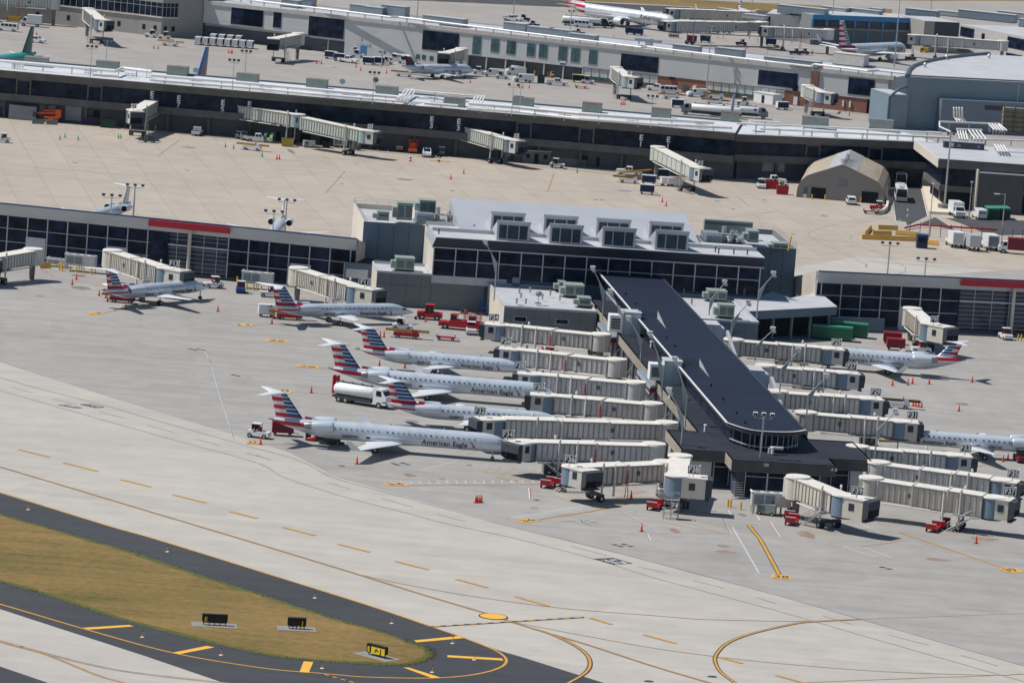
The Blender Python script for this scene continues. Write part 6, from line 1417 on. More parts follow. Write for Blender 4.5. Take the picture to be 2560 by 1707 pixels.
bridge(L_('F31','its cab touching the right hand jet nose'), (2035, 1076), (2230, 1093), B0, B1, 'F31', cab=-4, group=FG, stair=0, drot=(1.8, 0))
bridge(L_('F29','empty, second on the right of the pier from F31'), (1964, 1022), (2146, 1035), B0, B1, 'F29', cab=-4, group=FG, stair=0, drot=(1.6, 0))
bridge(L_('F27','right of the pier, next to the F25 one'), (1934, 956), (2088, 969), B0, B1, 'F27', cab=-4, group=FG, stair=0, drot=(1.4, 0))
bridge(L_('F25','its cab at the short right hand jet'), (1852, 890), (2050, 907), B0, B1, 'F25', cab=-4, group=FG, stair=0, drot=(1.4, 0))
bridge(L_('F9','empty, in front of the right glass wing'), (2262, 812), (2298, 843), B0+.2, B1, 'F9', cab=38, group=FG, m=BR, stair=0, secs=1, drot=(2.2, 0), cabl=4.2)
bridge(L_('F13','cream ribbed one behind the leftmost striped jet'), (272, 669), (386, 706), B0+.2, B1, 'F13', cab=20, group=FG, m=BR, stair=-1, drot=(2.2, 0), cabl=4.0, sp=.5)
bridge(L_('F11','cream ribbed one behind the striped jet with open doors'), (738, 713), (862, 752), B0+.2, B1, 'F11', cab=20, group=FG, m=BR, stair=-1, drot=(2.2, 0), cabl=4.2, sp=.5)
bridge('unsigned grey jet bridge cut off by the left edge in front of the glass wing', (86, 662), (-8, 678), B0+.2, B1, None, cab=60, group=FG, stair=0, secs=1, cabl=3)
# brown concourse
T_ = M('bridge_pale_green_metal', (0.53,0.55,0.50), .55, .1, var=.05)
bridge('pale jet bridge with an E7 sign, pointing down left from the brown concourse', (400, 279), (352, 306), 4.3, 3.6, 'E7', cab=28, group=EG, m=T_, drum=M('bridge_slate_curtain', (0.13,0.17,0.21), .6), stair=1, secs=1, signh=1.0, drot=(.6,0))
bridge('long two part cream jet bridge with an E5 sign, left of the orange lift', (580, 293), (722, 315), 4.6, 4.4, None, m=T_, secs=1, group=EG, stair=0, hood=False, cabl=.6, rot=True, legs=.98, name='jet_bridge', drum=DRUMT)
bridge('second outer half of the long cream jet bridge, its E5 cab by the orange lift', (750, 324), (892, 355), 4.3, 3.4, 'E5', cab=10, group=EG, m=T_, drum=DRUMT, stair=1, rot=False, secs=1, drot=(1.0,0), signh=1.0)
bridge('cream ribbed jet bridge with an E3 sign beside the small guard hut', (1122, 338), (1256, 377), 4.4, 3.4, 'E3', cab=10, group=EG, m=T_, drum=M('bridge_slate_curtain', ()), stair=1, secs=1, drot=(1.5,0), signh=1.0)
bridge('smooth cream jet bridge with an E1 sign beside the parked white carts', (1632, 400), (1722, 446), 4.4, 3.4, 'E1', cab=20, group=EG, m=T_, drum=DRUM, stair=-1, secs=1, drot=(1.2,0), signh=1.0, sp=3)
# ribbed concourse
bridge('small grey jet bridge by the blue door of the ribbed concourse', (752, 112), (700, 122), 4.3, 3.8, None, cab=25, group=DG, m=T_, drum=M('bridge_slate_curtain', ()), stair=1, secs=1)
bridge('small white jet bridge behind the small far jet', (1160, 150), (1128, 158), 4.3, 3.8, None, cab=20, group=DG, m=T_, drum=DRUM, stair=0, secs=1)
bridge('cream jet bridge coming forward between the teal windows and the brick wall', (1528, 196), (1554, 215), 4.3, 3.8, 'D8', cab=50, group=DG, m=T_, drum=DRUMT, stair=-1, secs=1, signh=.9, drot=(.4,0))
bridge('cream jet bridge below the rusty shaft at the right of the ribbed concourse', (2010, 242), (2040, 255), 4.3, 3.8, None, cab=45, group=DG, m=T_, drum=DRUM, stair=-1, secs=1)
bridge('jet bridge in front of the tall taupe corner with the long window band', (208, 48), (236, 72), 4.8, 4.4, None, cab=40, group=DG, m=T_, drum=DRUM, stair=-1, secs=1)
bridge('long grey jet bridge to the large far airliner, the nearer of two', (1905, 80), (1690, 78), 4.6, 4.2, None, cab=0, group='grey jet bridges of the far right terminal', stair=0, secs=3, m=BRG, drum=HVB)
bridge('ribbed grey jet bridge to the large far airliner, the farther of two', (1870, 52), (1700, 46), 4.8, 4.4, None, cab=0, group='grey jet bridges of the far right terminal', stair=0, secs=2, m=BR, drum=HVB, sp=.6)
bridge('taupe jet bridge ending at the nose of the winglet airliner', (2495, 126), (2300, 112), 4.6, 4.2, None, cab=0, group='grey jet bridges of the far right terminal', stair=0, secs=2, m=BRG, drum=HVB)
bridge('grey jet bridge left of the blue framed terminal', (2062, 98), (1935, 92), 4.6, 4.2, None, cab=0, group='grey jet bridges of the far right terminal', stair=0, secs=2, m=BRG, drum=HVB)
bridge('pale walkway bridge crossing the upper left corner of the picture', (124, 22), (-40, 10), 4.8, 4.8, None, cab=0, group='grey jet bridges of the far right terminal', stair=0, secs=2, m=T_, drum=HVB)
# ---------------------------------------------------------------- vehicles and ramp equipment
VW = M('vehicle_white', (0.72,0.73,0.74), .35, .05, var=.04); VG = M('vehicle_grey', (0.22,0.235,0.25), .35, .4, var=.05); VD = M('vehicle_dark_blue', (0.012,0.02,0.05), .35, .2, var=.05)
VR = M('vehicle_red', (0.38,0.010,0.02), .4, var=.08); VRD = M('cart_dark_red', (0.17,0.01,0.02), .55, var=.12); VB = M('cart_navy_curtain', (0.015,0.025,0.07), .7, var=.1)
VGL = M('vehicle_glass', (0.015,0.02,0.028), .12, var=.1); LMP = M('lamp_lens', (0.75,0.74,0.68), .3, var=0); TAIL = M('tail_lamp', (0.4,0.01,0.01), .4, var=0)
OLIVE = M('belt_yellow_brown', (0.30,0.20,0.07), .7, var=.12); PURP = M('purple_paint', (0.06,0.025,0.10), .6, var=.15)
def wheels(t, xs, W, r, w=.24, n=2):
    for x in xs:
        for s_ in (-1, 1):
            q = MB(); y = s_*(W/2 - w*.4); q.cyl((x, y-w/2, r), (x, y+w/2, r), r, r, RUB, 12); q.cyl((x, y+s_*(w/2+.005), r), (x, y+s_*(w/2+.02), r), r*.5, r*.5, STEEL, 8); q.obj('wheel', t)
def body_profile(mb, prof, W, m, inset=.0):
    """side profile (x,z) extruded across the width, sides slightly tumbled"""
    n = len(prof); vs = []; zs = [p[1] for p in prof]; z0, z1 = min(zs), max(zs)
    for s_ in (-1, 1):
        for x, z in prof: vs.append((x, s_*(W/2 - inset*max(0, (z-z0)/(z1-z0))), z))
    ar = sum(prof[i][0]*prof[(i+1) % n][1] - prof[(i+1) % n][0]*prof[i][1] for i in range(n))
    f = [tuple(range(n)), tuple(range(2*n-1, n-1, -1))] if ar > 0 else [tuple(range(n-1, -1, -1)), tuple(range(n, 2*n))]
    for i in range(n):
        j = (i+1) % n; f.append((i, n+i, n+j, j) if ar > 0 else (j, n+j, n+i, i))
    mb.add(vs, f, m)
def sedanish(label, cat, kind, col=VW, group=None, name=None):
    """pickup, van, suv, cargo_van ; +x forward, origin at the centre of the footprint"""
    P = {'pickup': (5.8, 2.0, [(-2.9,.5),(-2.9,1.15),(-.75,1.15),(-.75,1.9),(.55,1.95),(1.15,1.25),(2.75,1.15),(2.9,.8),(2.9,.45)], (-.65,.9)),
         'van': (5.9, 2.1, [(-2.95,.45),(-2.95,2.2),(-2.8,2.3),(1.5,2.3),(2.2,1.45),(2.85,1.25),(2.95,.45)], (-2.6,1.7)),
         'suv': (4.9, 1.95, [(-2.45,.45),(-2.45,1.1),(-2.3,1.75),(.5,1.8),(1.15,1.15),(2.35,1.0),(2.45,.45)], (-2.1,.8)),
         'cargo_van': (5.6, 2.05, [(-2.8,.45),(-2.8,2.15),(-2.65,2.25),(1.2,2.25),(1.95,1.4),(2.7,1.2),(2.8,.45)], (.5,1.5))}[kind]
    L, W, prof, wr = P; t = thing(name or {'pickup':'pickup_truck','van':'passenger_van','suv':'suv','cargo_van':'cargo_van'}[kind], label, cat, group=group)
    q = MB(); body_profile(q, prof, W, col, .12)
    q.obj('body', t)
    if kind == 'pickup': q = MB(); q.box(-2.75, -W/2+.15, 1.16, -.85, W/2-.15, 1.18, DKST); q.obj('cargo_bed', t)
    zt = max(p[1] for p in prof); q = MB()
    if kind == 'pickup': wn = [(-.6,.05),(.12,.75)]; z0, z1 = 1.25, 1.78; ws = (1.12, 1.28, .6, 1.88)
    elif kind == 'van': wn = [(-2.7,-1.75),(-1.6,-.6),(-.45,.55),(.7,1.6)]; z0, z1 = 1.4, 2.05; ws = (2.16, 1.5, 1.56, 2.22)
    elif kind == 'suv': wn = [(-2.1,-1.2),(-1.1,-.3),(-.2,.55)]; z0, z1 = 1.15, 1.65; ws = (1.12, 1.2, .56, 1.74)
    else: wn = [(.6,1.4)]; z0, z1 = 1.4, 2.0; ws = (1.92, 1.46, 1.26, 2.18)
    for a, b in wn:
        for s_ in (-1, 1):
            y = s_*(W/2 - .04); q.add([(a,y,z0),(b,y,z0),(b-.05,s_*(W/2-.09),z1),(a+.05,s_*(W/2-.09),z1)], [(0,1,2,3),(3,2,1,0)], VGL)
    q.obj('side_windows', t)
    q = MB(); q.add([(ws[0]+.02,-W/2+.22,ws[1]),(ws[0]+.02,W/2-.22,ws[1]),(ws[2]+.04,W/2-.3,ws[3]),(ws[2]+.04,-W/2+.3,ws[3])], [(0,1,2,3)], VGL); q.obj('windscreen', t)
    if kind != 'pickup': q = MB(); xb = prof[0][0]-.015; q.add([(xb,-W/2+.25,z0),(xb,W/2-.25,z0),(xb+.03,W/2-.3,z1-.02),(xb+.03,-W/2+.3,z1-.02)], [(3,2,1,0)], VGL); q.obj('rear_window', t)
    for s_ in (-1, 1): q = MB(); q.box(L/2-.04, s_*(W/2-.3)-.2, .75, L/2+.02, s_*(W/2-.3)+.2, .98, LMP); q.obj('headlight', t)
    wheels(t, (-L/2+1.1, L/2-1.05), W, .38)
    return t
def tug(label, col=VW, cabc=VR, group=None, cat='tug', name='baggage_tug', deck=True):
    t = thing(name, label, cat, group=group); q = MB()
    body_profile(q, [(-1.7,.35),(-1.7,1.0),(.1,1.05),(.1,.85),(.6,.85),(.6,1.15),(1.55,1.05),(1.7,.9),(1.7,.35)], 1.6, col, .03); q.obj('body', t)
    q = MB(); q.box(-.35,-.72,2.05,.95,.72,2.15,VW)
    q.obj('cab_roof', t); q = MB()
    for x in (-.3,.85):
        for y in (-.68,.62): q.box(x, y, .95, x+.07, y+.07, 2.05, cabc)
    q.box(-.32,-.66,1.0,-.27,.66,1.6,cabc); q.obj('cab_frame', t)
    q = MB(); q.add([(.93,-.6,1.15),(.93,.6,1.15),(.9,.6,2.0),(.9,-.6,2.0)], [(0,1,2,3)], VGL); q.add([(0,-.69,1.1),(.85,-.69,1.1),(.85,-.69,1.95),(0,-.69,1.95)], [(0,1,2,3)], VGL); q.obj('windscreen', t)
    q = MB(); q.box(-.2,-.5,.9,.2,.5,1.15,RUB); q.box(-.3,-.5,1.15,-.2,.5,1.6,RUB); q.obj('seat', t)
    wheels(t, (-1.1, 1.1), 1.6, .36); return t
def cart(label, col=VR, cur=VRD, group=None, white=False, name='baggage_cart', h=2.1, L=3.2):
    t = thing(name, label, 'cart', group=group); W = 1.6; q = MB(); q.box(-L/2,-W/2,.5,L/2,W/2,.62,col)
    q.box(-L/2,-W/2,.62,-L/2+.06,W/2,h,col); q.box(L/2-.06,-W/2,.62,L/2,W/2,h,col); q.obj('body', t)
    q = MB(); q.box(-L/2-.05,-W/2-.05,h,L/2+.05,W/2+.05,h+.08,VW if white else col); q.obj('roof', t)
    q = MB()
    for s_ in (-1,1): q.box(-L/2+.06, s_*(W/2-.04)-.01, .65, L/2-.06, s_*(W/2-.04)+.01, h, cur)
    q.obj('curtain', t); q = MB(); q.cyl((L/2,0,.55),(L/2+.9,0,.35),.04,.04,DKST,5); q.obj('tow_bar', t)
    wheels(t, (-L/2+.5, L/2-.5), W, .24, .16); return t
def flatcart(label, col=VR, group=None, ends=True):
    t = thing('flat_cart', label, 'cart', group=group); q = MB(); q.box(-1.6,-.75,.48,1.6,.75,.62,col); q.obj('deck', t)
    if ends:
        for x in (-1.6, 1.5): q = MB(); q.box(x,-.75,.62,x+.1,.75,1.25,col); q.box(x-.01,-.76,1.22,x+.11,.76,1.32,VW); q.obj('end_panel', t)
    q = MB(); q.cyl((1.6,0,.5),(2.4,0,.35),.04,.04,DKST,5); q.obj('tow_bar', t)
    wheels(t, (-1.15,1.15), 1.5, .26, .16); return t
def belt(label, col=VW, group=None, up=.0, belt_m=OLIVE):
    t = thing('belt_loader', label, 'belt loader', group=group); q = MB(); body_profile(q, [(-2.2,.4),(-2.2,.95),(1.9,.95),(2.1,.8),(2.1,.4)], 1.7, col, .03); q.obj('chassis', t)
    q = MB(); z0, z1 = 1.15, 1.15+up
    q.add([(-3.6,-.45,z0),(3.8,-.45,z1),(3.8,.45,z1),(-3.6,.45,z0),(-3.6,-.45,z0+.22),(3.8,-.45,z1+.22),(3.8,.45,z1+.22),(-3.6,.45,z0+.22)], [(3,2,1,0),(4,5,6,7),(0,1,5,4),(1,2,6,5),(2,3,7,6),(3,0,4,7)], belt_m)
    for s_ in (-1,1): q.add([(-3.6,s_*.5,z0+.1),(3.8,s_*.5,z1+.1),(3.8,s_*.5,z1+.32),(-3.6,s_*.5,z0+.32)], [(0,1,2,3),(3,2,1,0)], YELP)
    q.obj('conveyor', t); q = MB(); q.box(1.0,-.8,.95,1.8,-.5,1.5,col); q.box(.9,-.82,1.5,1.0,-.5,2.0,DKST); q.obj('driver_seat', t)
    wheels(t, (-1.4,1.4), 1.7, .34); return t
def tanker(label, tank=WHITE, cabm=VW, L=9.5, group=None, ch=DKST, logo=False, name='fuel_truck', cat='tanker truck'):
    t = thing(name, label, cat, group=group); q = MB(); q.box(-L/2,-1.0,.75,L/2,1.0,1.05,ch); q.box(-L/2+.6,-1.2,.6,L/2-2.6,-.9,1.1,ch); q.box(-L/2+.6,.9,.6,L/2-2.6,1.2,1.1,ch); q.obj('chassis', t)
    q = MB(); n = 18; x0, x1 = -L/2+.1, L/2-2.4; rg = []
    for x, s_ in ((x0,.55),(x0+.12,.85),(x0+.35,1),(x1-.35,1),(x1-.12,.85),(x1,.55)):
        rg.append([(x, 1.22*s_*math.sin(2*math.pi*i/n), 2.05+.98*s_*math.cos(2*math.pi*i/n)) for i in range(n)][::-1])
    q.loft(rg, tank, True, True); o = q.obj('tank', t)
    q = MB(); q.box(x0+.5,-.35,3.0,x1-.5,.35,3.1,ch); 
    for i in range(4): x = x0+1+(x1-x0-2)*i/3; q.cyl((x,0,3.05),(x,0,3.3),.3,.3,STEEL,8)
    q.obj('walkway', o)
    q = MB(); body_profile(q, [(L/2-2.3,.6),(L/2-2.3,2.9),(L/2-.9,2.9),(L/2-.25,2.0),(L/2-.05,1.9),(L/2,.6)], 2.3, cabm, .1); c_ = q.obj('cab', t)
    q = MB(); q.add([(L/2-.84,-.95,2.8),(L/2-.84,.95,2.8),(L/2-.24,1.0,2.05),(L/2-.24,-1.0,2.05)], [(3,2,1,0)], VGL)
    for s_ in (-1,1): q.add([(L/2-1.8,s_*1.12,1.9),(L/2-.8,s_*1.12,1.9),(L/2-1.0,s_*1.09,2.7),(L/2-1.8,s_*1.09,2.7)], [(0,1,2,3),(3,2,1,0)], VGL)
    q.obj('cab_windows', c_)
    if logo: q = MB(); q.box(x1-1.4,-1.27,2.0,x1-.7,-1.2,2.6,BLUE); q.obj('emblem', t)
    wheels(t, (-L/2+1.3, -L/2+2.5, L/2-1.2), 2.3, .5, .35); return t
def boxtruck(label, col=VW, door=None, L=7.0, H=3.3, W=2.4, group=None, roof=None, cat='truck', name='box_truck'):
    t = thing(name, label, cat, group=group); q = MB(); q.box(-L/2,-W/2,.85,L/2-1.9,W/2,H,col,roof or col); q.obj('cargo_box', t)
    q = MB(); q.box(-L/2-.04,-W/2+.2,1.0,-L/2,W/2-.2,H-.25,door or GPANEL); q.obj('rear_door', t)
    q = MB(); body_profile(q, [(L/2-1.85,.55),(L/2-1.85,2.5),(L/2-1.0,2.5),(L/2-.5,1.6),(L/2,1.45),(L/2,.55)], W-.2, col, .08); c_ = q.obj('cab', t)
    q = MB(); q.add([(L/2-.96,-W/2+.35,2.42),(L/2-.96,W/2-.35,2.42),(L/2-.46,W/2-.3,1.65),(L/2-.46,-W/2+.3,1.65)], [(3,2,1,0)], VGL)
    for s_ in (-1,1): q.add([(L/2-1.7,s_*(W/2-.12),1.6),(L/2-.8,s_*(W/2-.12),1.6),(L/2-1.05,s_*(W/2-.15),2.35),(L/2-1.7,s_*(W/2-.15),2.35)], [(0,1,2,3),(3,2,1,0)], VGL)
    q.obj('cab_windows', c_); wheels(t, (-L/2+1.2, L/2-1.0), W-.1, .45, .3); return t
def bus(label, group=None):
    t = thing('shuttle_bus', label, 'bus', group=group); L, W, H = 11.5, 2.55, 3.1; q = MB(); body_profile(q, [(-L/2,.4),(-L/2,H-.15),(-L/2+.2,H),(L/2-.35,H),(L/2,H-1.0),(L/2,.4)], W, VW, .08); q.obj('body', t)
    q = MB(); q.add([(L/2+.01,-W/2+.12,1.25),(L/2+.01,W/2-.12,1.25),(L/2+.01,W/2-.15,H-1.0),(L/2+.01,-W/2+.15,H-1.0)], [(0,1,2,3)], VGL); q.add([(L/2+.02,-W/2+.15,H-1.0),(L/2+.02,W/2-.15,H-1.0),(L/2-.3,W/2-.2,H-.1),(L/2-.3,-W/2+.2,H-.1)], [(0,1,2,3)], VGL); q.obj('windscreen', t)
    q = MB(); q.box(L/2-.02,-W/2+.1,.5,L/2+.05,W/2-.1,1.15,GPANEL); q.obj('bumper', t)
    q = MB()
    for i in range(7):
        for s_ in (-1,1): q.box(-L/2+.5+i*1.45, s_*(W/2-.05)-.02, 1.4, -L/2+1.8+i*1.45, s_*(W/2-.05)+.02, 2.5, VGL)
    q.obj('side_windows', t); q = MB(); q.box(-L/2+1,-.8,H,-L/2+3,.8,H+.25,VW); q.box(.5,-.7,H,2.2,.7,H+.18,GPANEL); q.box(L/2-2,-.5,H,L/2-1.2,.5,H+.1,VGL); q.obj('roof_unit', t)
    wheels(t, (-L/2+2.2, L/2-2.6), W, .5, .3); return t
def skip(label, col=GRNP, L=3.4, W=1.8, H=1.7, group=None, full=False, name='dumpster', cat='dumpster'):
    t = thing(name, label, cat, group=group); q = MB(); e = .18
    q.prism([(-L/2,-W/2),(L/2,-W/2),(L/2,W/2),(-L/2,W/2)], .12, H*.55, col); 
    for a in ((-L/2-e*.3,-W/2-e*.3,L/2+e*.3,-W/2+.08),(-L/2-e*.3,W/2-.08,L/2+e*.3,W/2+e*.3),(-L/2-e*.3,-W/2+.08,-L/2+.08,W/2-.08),(L/2-.08,-W/2+.08,L/2+e*.3,W/2-.08)): q.box(a[0],a[1],H*.55,a[2],a[3],H,col)
    for i in range(4): x = -L/2+L*(i+.5)/4; q.box(x-.05,-W/2-.1,.2,x+.05,-W/2,H,col)
    q.obj('bin', t); q = MB()
    if full:
        for i in range(12): x = random.uniform(-L/2+.3,L/2-.3); y = random.uniform(-W/2+.3,W/2-.3); q.box(x-.25,y-.25,H*.55,x+.25,y+.25,H+random.uniform(-.3,.3),random.choice([RUB,VRD,GPANEL,DKST]))
        q.obj('rubbish', t)
    else: q.box(-L/2+.1,-W/2+.1,H*.55+.01,L/2-.1,W/2-.1,H*.6,DARK); q.obj('inside', t)
    return t
def compactor(label, group=None, L=7.5):
    t = thing('compactor', label, 'compactor', group=group); q = MB(); q.box(-L/2,-1.25,.3,L/2,1.25,2.3,GRNP); q.prism([(-L/2,-1.25),(L/2,-1.25),(L/2,1.25),(-L/2,1.25)], 2.3, [2.5,2.5,2.6,2.6], M('green_lid', (0.05,0.27,0.17), .5, var=.1)); q.obj('container', t)
    q = MB(); q.box(L/2-.02,-1.0,.5,L/2+.3,1.0,2.1,M('dark_green', (0.01,0.05,0.03), .5)); q.obj('end_door', t); q = MB(); q.box(-L/2+1.6,-1.28,1.2,-L/2+2.3,-1.25,1.9,SIGNW); q.obj('notice', t); return t
def container(label, col, L=6, W=2.4, H=2.6, group=None, name='shipping_container', cat='container', roofc=None):
    t = thing(name, label, cat, group=group); q = MB(); q.box(-L/2,-W/2,.1,L/2,W/2,H,col,roofc or col)
    for i in range(int(L/.6)): x = -L/2+.3+i*.6; q.box(x,-W/2-.05,.25,x+.25,-W/2,H-.15,col); q.box(x,W/2,.25,x+.25,W/2+.05,H-.15,col)
    q.obj('body', t); q = MB(); q.box(L/2,-W/2+.1,.2,L/2+.05,-.03,H-.1,col); q.box(L/2,.03,.2,L/2+.05,W/2-.1,H-.1,col); q.obj('doors', t); return t
def acunit(label, L=5.5, group=None, stand=1.2, h=1.9):
    t = thing('air_conditioning_unit', label, 'air conditioner', group=group); q = MB(); q.box(-L/2,-.9,stand,L/2,.9,stand+h,M('pale_ac_casing', (0.50,0.52,0.52), .5, .1, var=.06)); q.cyl((-L/2,-.9,stand+h),( -L/2,.9,stand+h),.15,.15,WHITE,8); q.obj('casing', t)
    q = MB()
    for i in range(2): q.box(-L/2+.3+i*L*.28,-.94,stand+.3,-L/2+.3+(i+.88)*L*.28,-.9,stand+h-.3,M('grille_grey', (0.20,0.22,0.24), .6))
    q.obj('grille', t); q = MB()
    for i in range(4): x = -L/2+L*(i+.5)/4; q.cyl((x,0,stand+h),(x,0,stand+h+.12),.4,.4,STEEL,12)
    q.obj('fan', t)
    q = MB()
    for x in (-L/2+.2,0,L/2-.2):
        for y in (-.8,.8): q.box(x-.06,y-.06,0,x+.06,y+.06,stand,STEEL)
    q.obj('stand', t); return t
def red_tractor(label, group=None):
    t = thing('pushback_tractor', label, 'tractor', group=group); q = MB(); body_profile(q, [(-2.2,.45),(-2.2,1.3),(-.5,1.35),(-.5,1.1),(.9,1.1),(.9,1.5),(2.2,1.35),(2.2,.45)], 2.1, RED, .04); q.obj('body', t)
    q = MB(); body_profile(q, [(-.7,1.1),(-.6,2.55),(.7,2.55),(.95,1.1)], 1.6, VGL, .06); q.box(-.75,-.85,2.55,.8,.85,2.7,RED); 
    for x in (-.65,.0,.75):
        for y in (-.82,.76): q.box(x,y,1.1,x+.08,y+.06,2.6,RED)
    q.obj('cab', t); wheels(t, (-1.3,1.3), 2.1, .52, .4); return t
def spread(fn, items, group=None):
    """build the first, copy the rest; items: (px, py, heading deg, label)"""
    proto = None; out = []
    for it in items:
        p = G(it[0], it[1]); rz = R_(it[2])
        if proto is None:
            proto = fn(it[3]); proto.location = p; proto.rotation_euler = (0,0,rz)
            if group: proto['group'] = group
            out.append(proto)
        else: out.append(dup(proto, p, rz, it[3], group))
    return out
c_ = lambda rc, x, y: K(rc, x, y)
def at(fn, rc, x, y, hd, label, *a, **k):
    t = fn(label, *a, **k); p = GK(rc, x, y); t.location = (p.x, p.y, 0); t.rotation_euler = (0, 0, R_(hd)); return t
# tugs
spread(lambda l: tug(l), [(*c_(21,20,905),165,'white tug with red cab posts, left of the front jet tail'), (*c_(11,120,1150),5,'white and red tug behind the tail by the F11 jet bridge'), (*c_(11,1300,1445),180,'white tug with a red cab frame behind the long brown belt loader'), (*c_(11,1915,1480),95,'white tug half hidden by the F24 cab'),
    (*c_(22,1350,1415),75,'white tug left of the F38 jet bridge'), (*c_(23,1430,150),10,'white tug with a maroon cab behind the short right hand jet'), (*c_(13,2185,1525),-75,'white tug with red cab posts at the right edge by the red fascia wing'), (*c_(10,1900,1070),20,'white tug in front of the nose of the leftmost jet')], 'white baggage tugs')
at(tug, 10, 2143, 1110, -85, 'dark blue tug between yellow posts in front of the glass wing', BLUE, VRD)
at(tug, 23, 2320, 1120, -80, 'dark red tug at the right edge below the F31 jet', VRD, RUB)
# carts
at(cart, 21, 235, 885, 5, 'covered red baggage cart under the tail of the front jet', VR, VRD)
at(flatcart, 11, 1690, 1535, 0, 'red flat cart with white edged end panels, left of gate F24')
spread(lambda l: flatcart(l), [(*c_(22,320,1345),75,'red cart left of the black folding stairs'), (*c_(22,440,1330),75,'red cart half hidden behind the folding stairs'), (*c_(32,1265,20),75,'front red cart of the pair left of the F38 bridge wheels'), (*c_(32,1345,-15),75,'rear red cart of the pair left of the F38 bridge wheels'), (*c_(33,282,155),78,'front red cart of the pair below gate F39'), (*c_(33,275,95),78,'rear red cart of the pair below gate F39'),
    (*c_(33,1545,215),70,'front red cart of the pair at the lower right'), (*c_(33,1620,185),70,'rear red cart of the pair at the lower right')], 'red carts with white edges')
at(cart, 11, 90, 1325, 10, 'white box cart beside the tail of the second jet', VW, VW, white=True, L=2.8)
spread(lambda l: cart(l, VR, VRD, h=2.0), [(*c_(23,1205,125),0,'front red covered cart right of the green compactors'), (*c_(23,1175,70),0,'rear red covered cart right of the green compactors')], 'red covered carts')
at(flatcart, 22, 505, 330, 0, 'low red cart between the F28 and F26 jet bridges', VR, ends=False)
at(flatcart, 23, 590, 715, 0, 'blue flat cart under the F29 jet bridge', BLUE, ends=False)
at(flatcart, 23, 790, 712, 0, 'low red cart beside the blue one under gate F29', VR, ends=False)
at(belt, 11, 300, 1350, 8, 'red and black belt loader with a cone on it, by the second jet', VR, belt_m=RUB)
at(belt, 11, 1340, 1515, -2, 'long brown belt loader with a red chassis in front of the white tug', VR)
at(belt, 10, 1090, 1200, -3, 'low red belt loader beside the tail of the leftmost jet', VRD, belt_m=RUB)
at(belt, 23, 1215, 640, 0, 'white belt loader beside the F29 cab and four cones', VW)
at(red_tractor, 11, 1545, 1350, 180, 'bright red tractor in front of the nose of the jet by F11')
t = thing('deicing_truck', 'long low red truck with raised rails behind gate F24', 'truck', GK(11,1820,1440), R_(172)); q = MB(); body_profile(q, [(-3.6,.5),(-3.6,1.6),(1.8,1.7),(1.8,1.3),(3.7,1.2),(3.7,.5)], 2.3, VR, .05); q.obj('body', t); q = MB(); rail(q, [(-3.4,-1,1.6),(-.6,-1,1.6),(-.6,1,1.6),(-3.4,1,1.6),(-3.4,-1,1.6)], 1.4, VR, .8, .04, 3); q.box(-2.6,-.7,1.6,-1.4,.7,2.5,VRD); q.obj('basket', t); q = MB(); q.box(.6,-1,1.6,1.7,1,2.5,VGL); q.box(.5,-1.05,2.5,1.8,1.05,2.6,VR); q.obj('cab', t); wheels(t, (-2.4,2.5), 2.3, .5, .35)
t = thing('towbar', 'thin dark towbar between the jet nose and the red tractor', 'towbar', GK(11,1390,1345), R_(3)); q = MB(); q.cyl((-2,0,.35),(2,0,.35),.06,.06,STEEL,6); q.cyl((.6,-.4,.25),(.6,.4,.25),.25,.25,RUB,10); q.obj('bar', t)
t = thing('service_rack', 'blue steel access rack beside the low taupe building', 'rack', GK(11,2040,1310), HF.a); q = MB(); rail(q, [(-1,-1,0),(1,-1,0),(1,1,0),(-1,1,0),(-1,-1,0)], 2.6, BLUE, 1, .05, 3); q.box(-1,-1,1.3,1,1,1.4,BLUE); q.obj('frame', t); q = MB(); rail(q, [(1.2,-2.5,0),(3.0,-2.5,0)], 2.2, BLUE, .8, .05, 2); q.obj('gate', t)
# fuel truck between the jets
a = G(846, 1003); b = G(962, 1024); t = tanker('white fuel tanker truck between the second and third jets', WHITE, VW, 9.6); t.location = ((a.x+b.x)/2, (a.y+b.y)/2 + .8, 0); t.rotation_euler = (0,0,head(a, b)+.08)
q = MB(); q.box(-4.95,-.9,1.2,-4.75,-.1,4.0,RED); q.box(-4.6,-.6,3.0,-4.5,.6,3.9,RED); q.obj('red_rear_panel', t)
# gear under the front jet
t = thing('ground_power_unit', 'dark ground power unit under the engine of the front jet', 'generator', GK(21,672,960), 0); q = MB(); q.box(-1.3,-.8,.3,1.3,.8,1.5,DKST); q.box(.1,-.7,1.5,1.1,.7,1.7,STEEL); q.box(-1.9,-.5,.2,1.9,.5,.35,RUB); q.obj('casing', t); wheels(t, (-.9,.9), 1.6, .25, .16)
t = thing('luggage_pile', 'blue box and red bag on the ground behind the front jet wheels', 'luggage', GK(21,500,930), 0); q = MB(); q.box(-1,-.4,0,-.2,.4,1.3,NAVY); q.box(.3,-.3,0,1.6,.5,.9,NAVY); q.obj('blue_box', t); q = MB(); q.loft([[(x, .35*s_*math.sin(k_*math.pi/4)-.6, .35+.35*s_*math.cos(k_*math.pi/4)) for k_ in range(8)] for x, s_ in ((-.9,.1),(-.5,.5),(.1,1),(.5,.9),(.7,.2))], RED); q.obj('red_bag', t)
# hose from the F31 bridge
t = thing('air_hose', 'long tan preconditioned air tube under the F31 cab and jet', 'hose', (0,0,0), 0); q = MB(); P = [GK(23,x,y,z) for x, y, z in ((1060,928,1.0),(1250,935,1.1),(1500,940,1.3),(1625,945,1.4),(1640,915,2.0))]; q.tube(P, .22, OLIVE, 8); q.obj('tube', t)
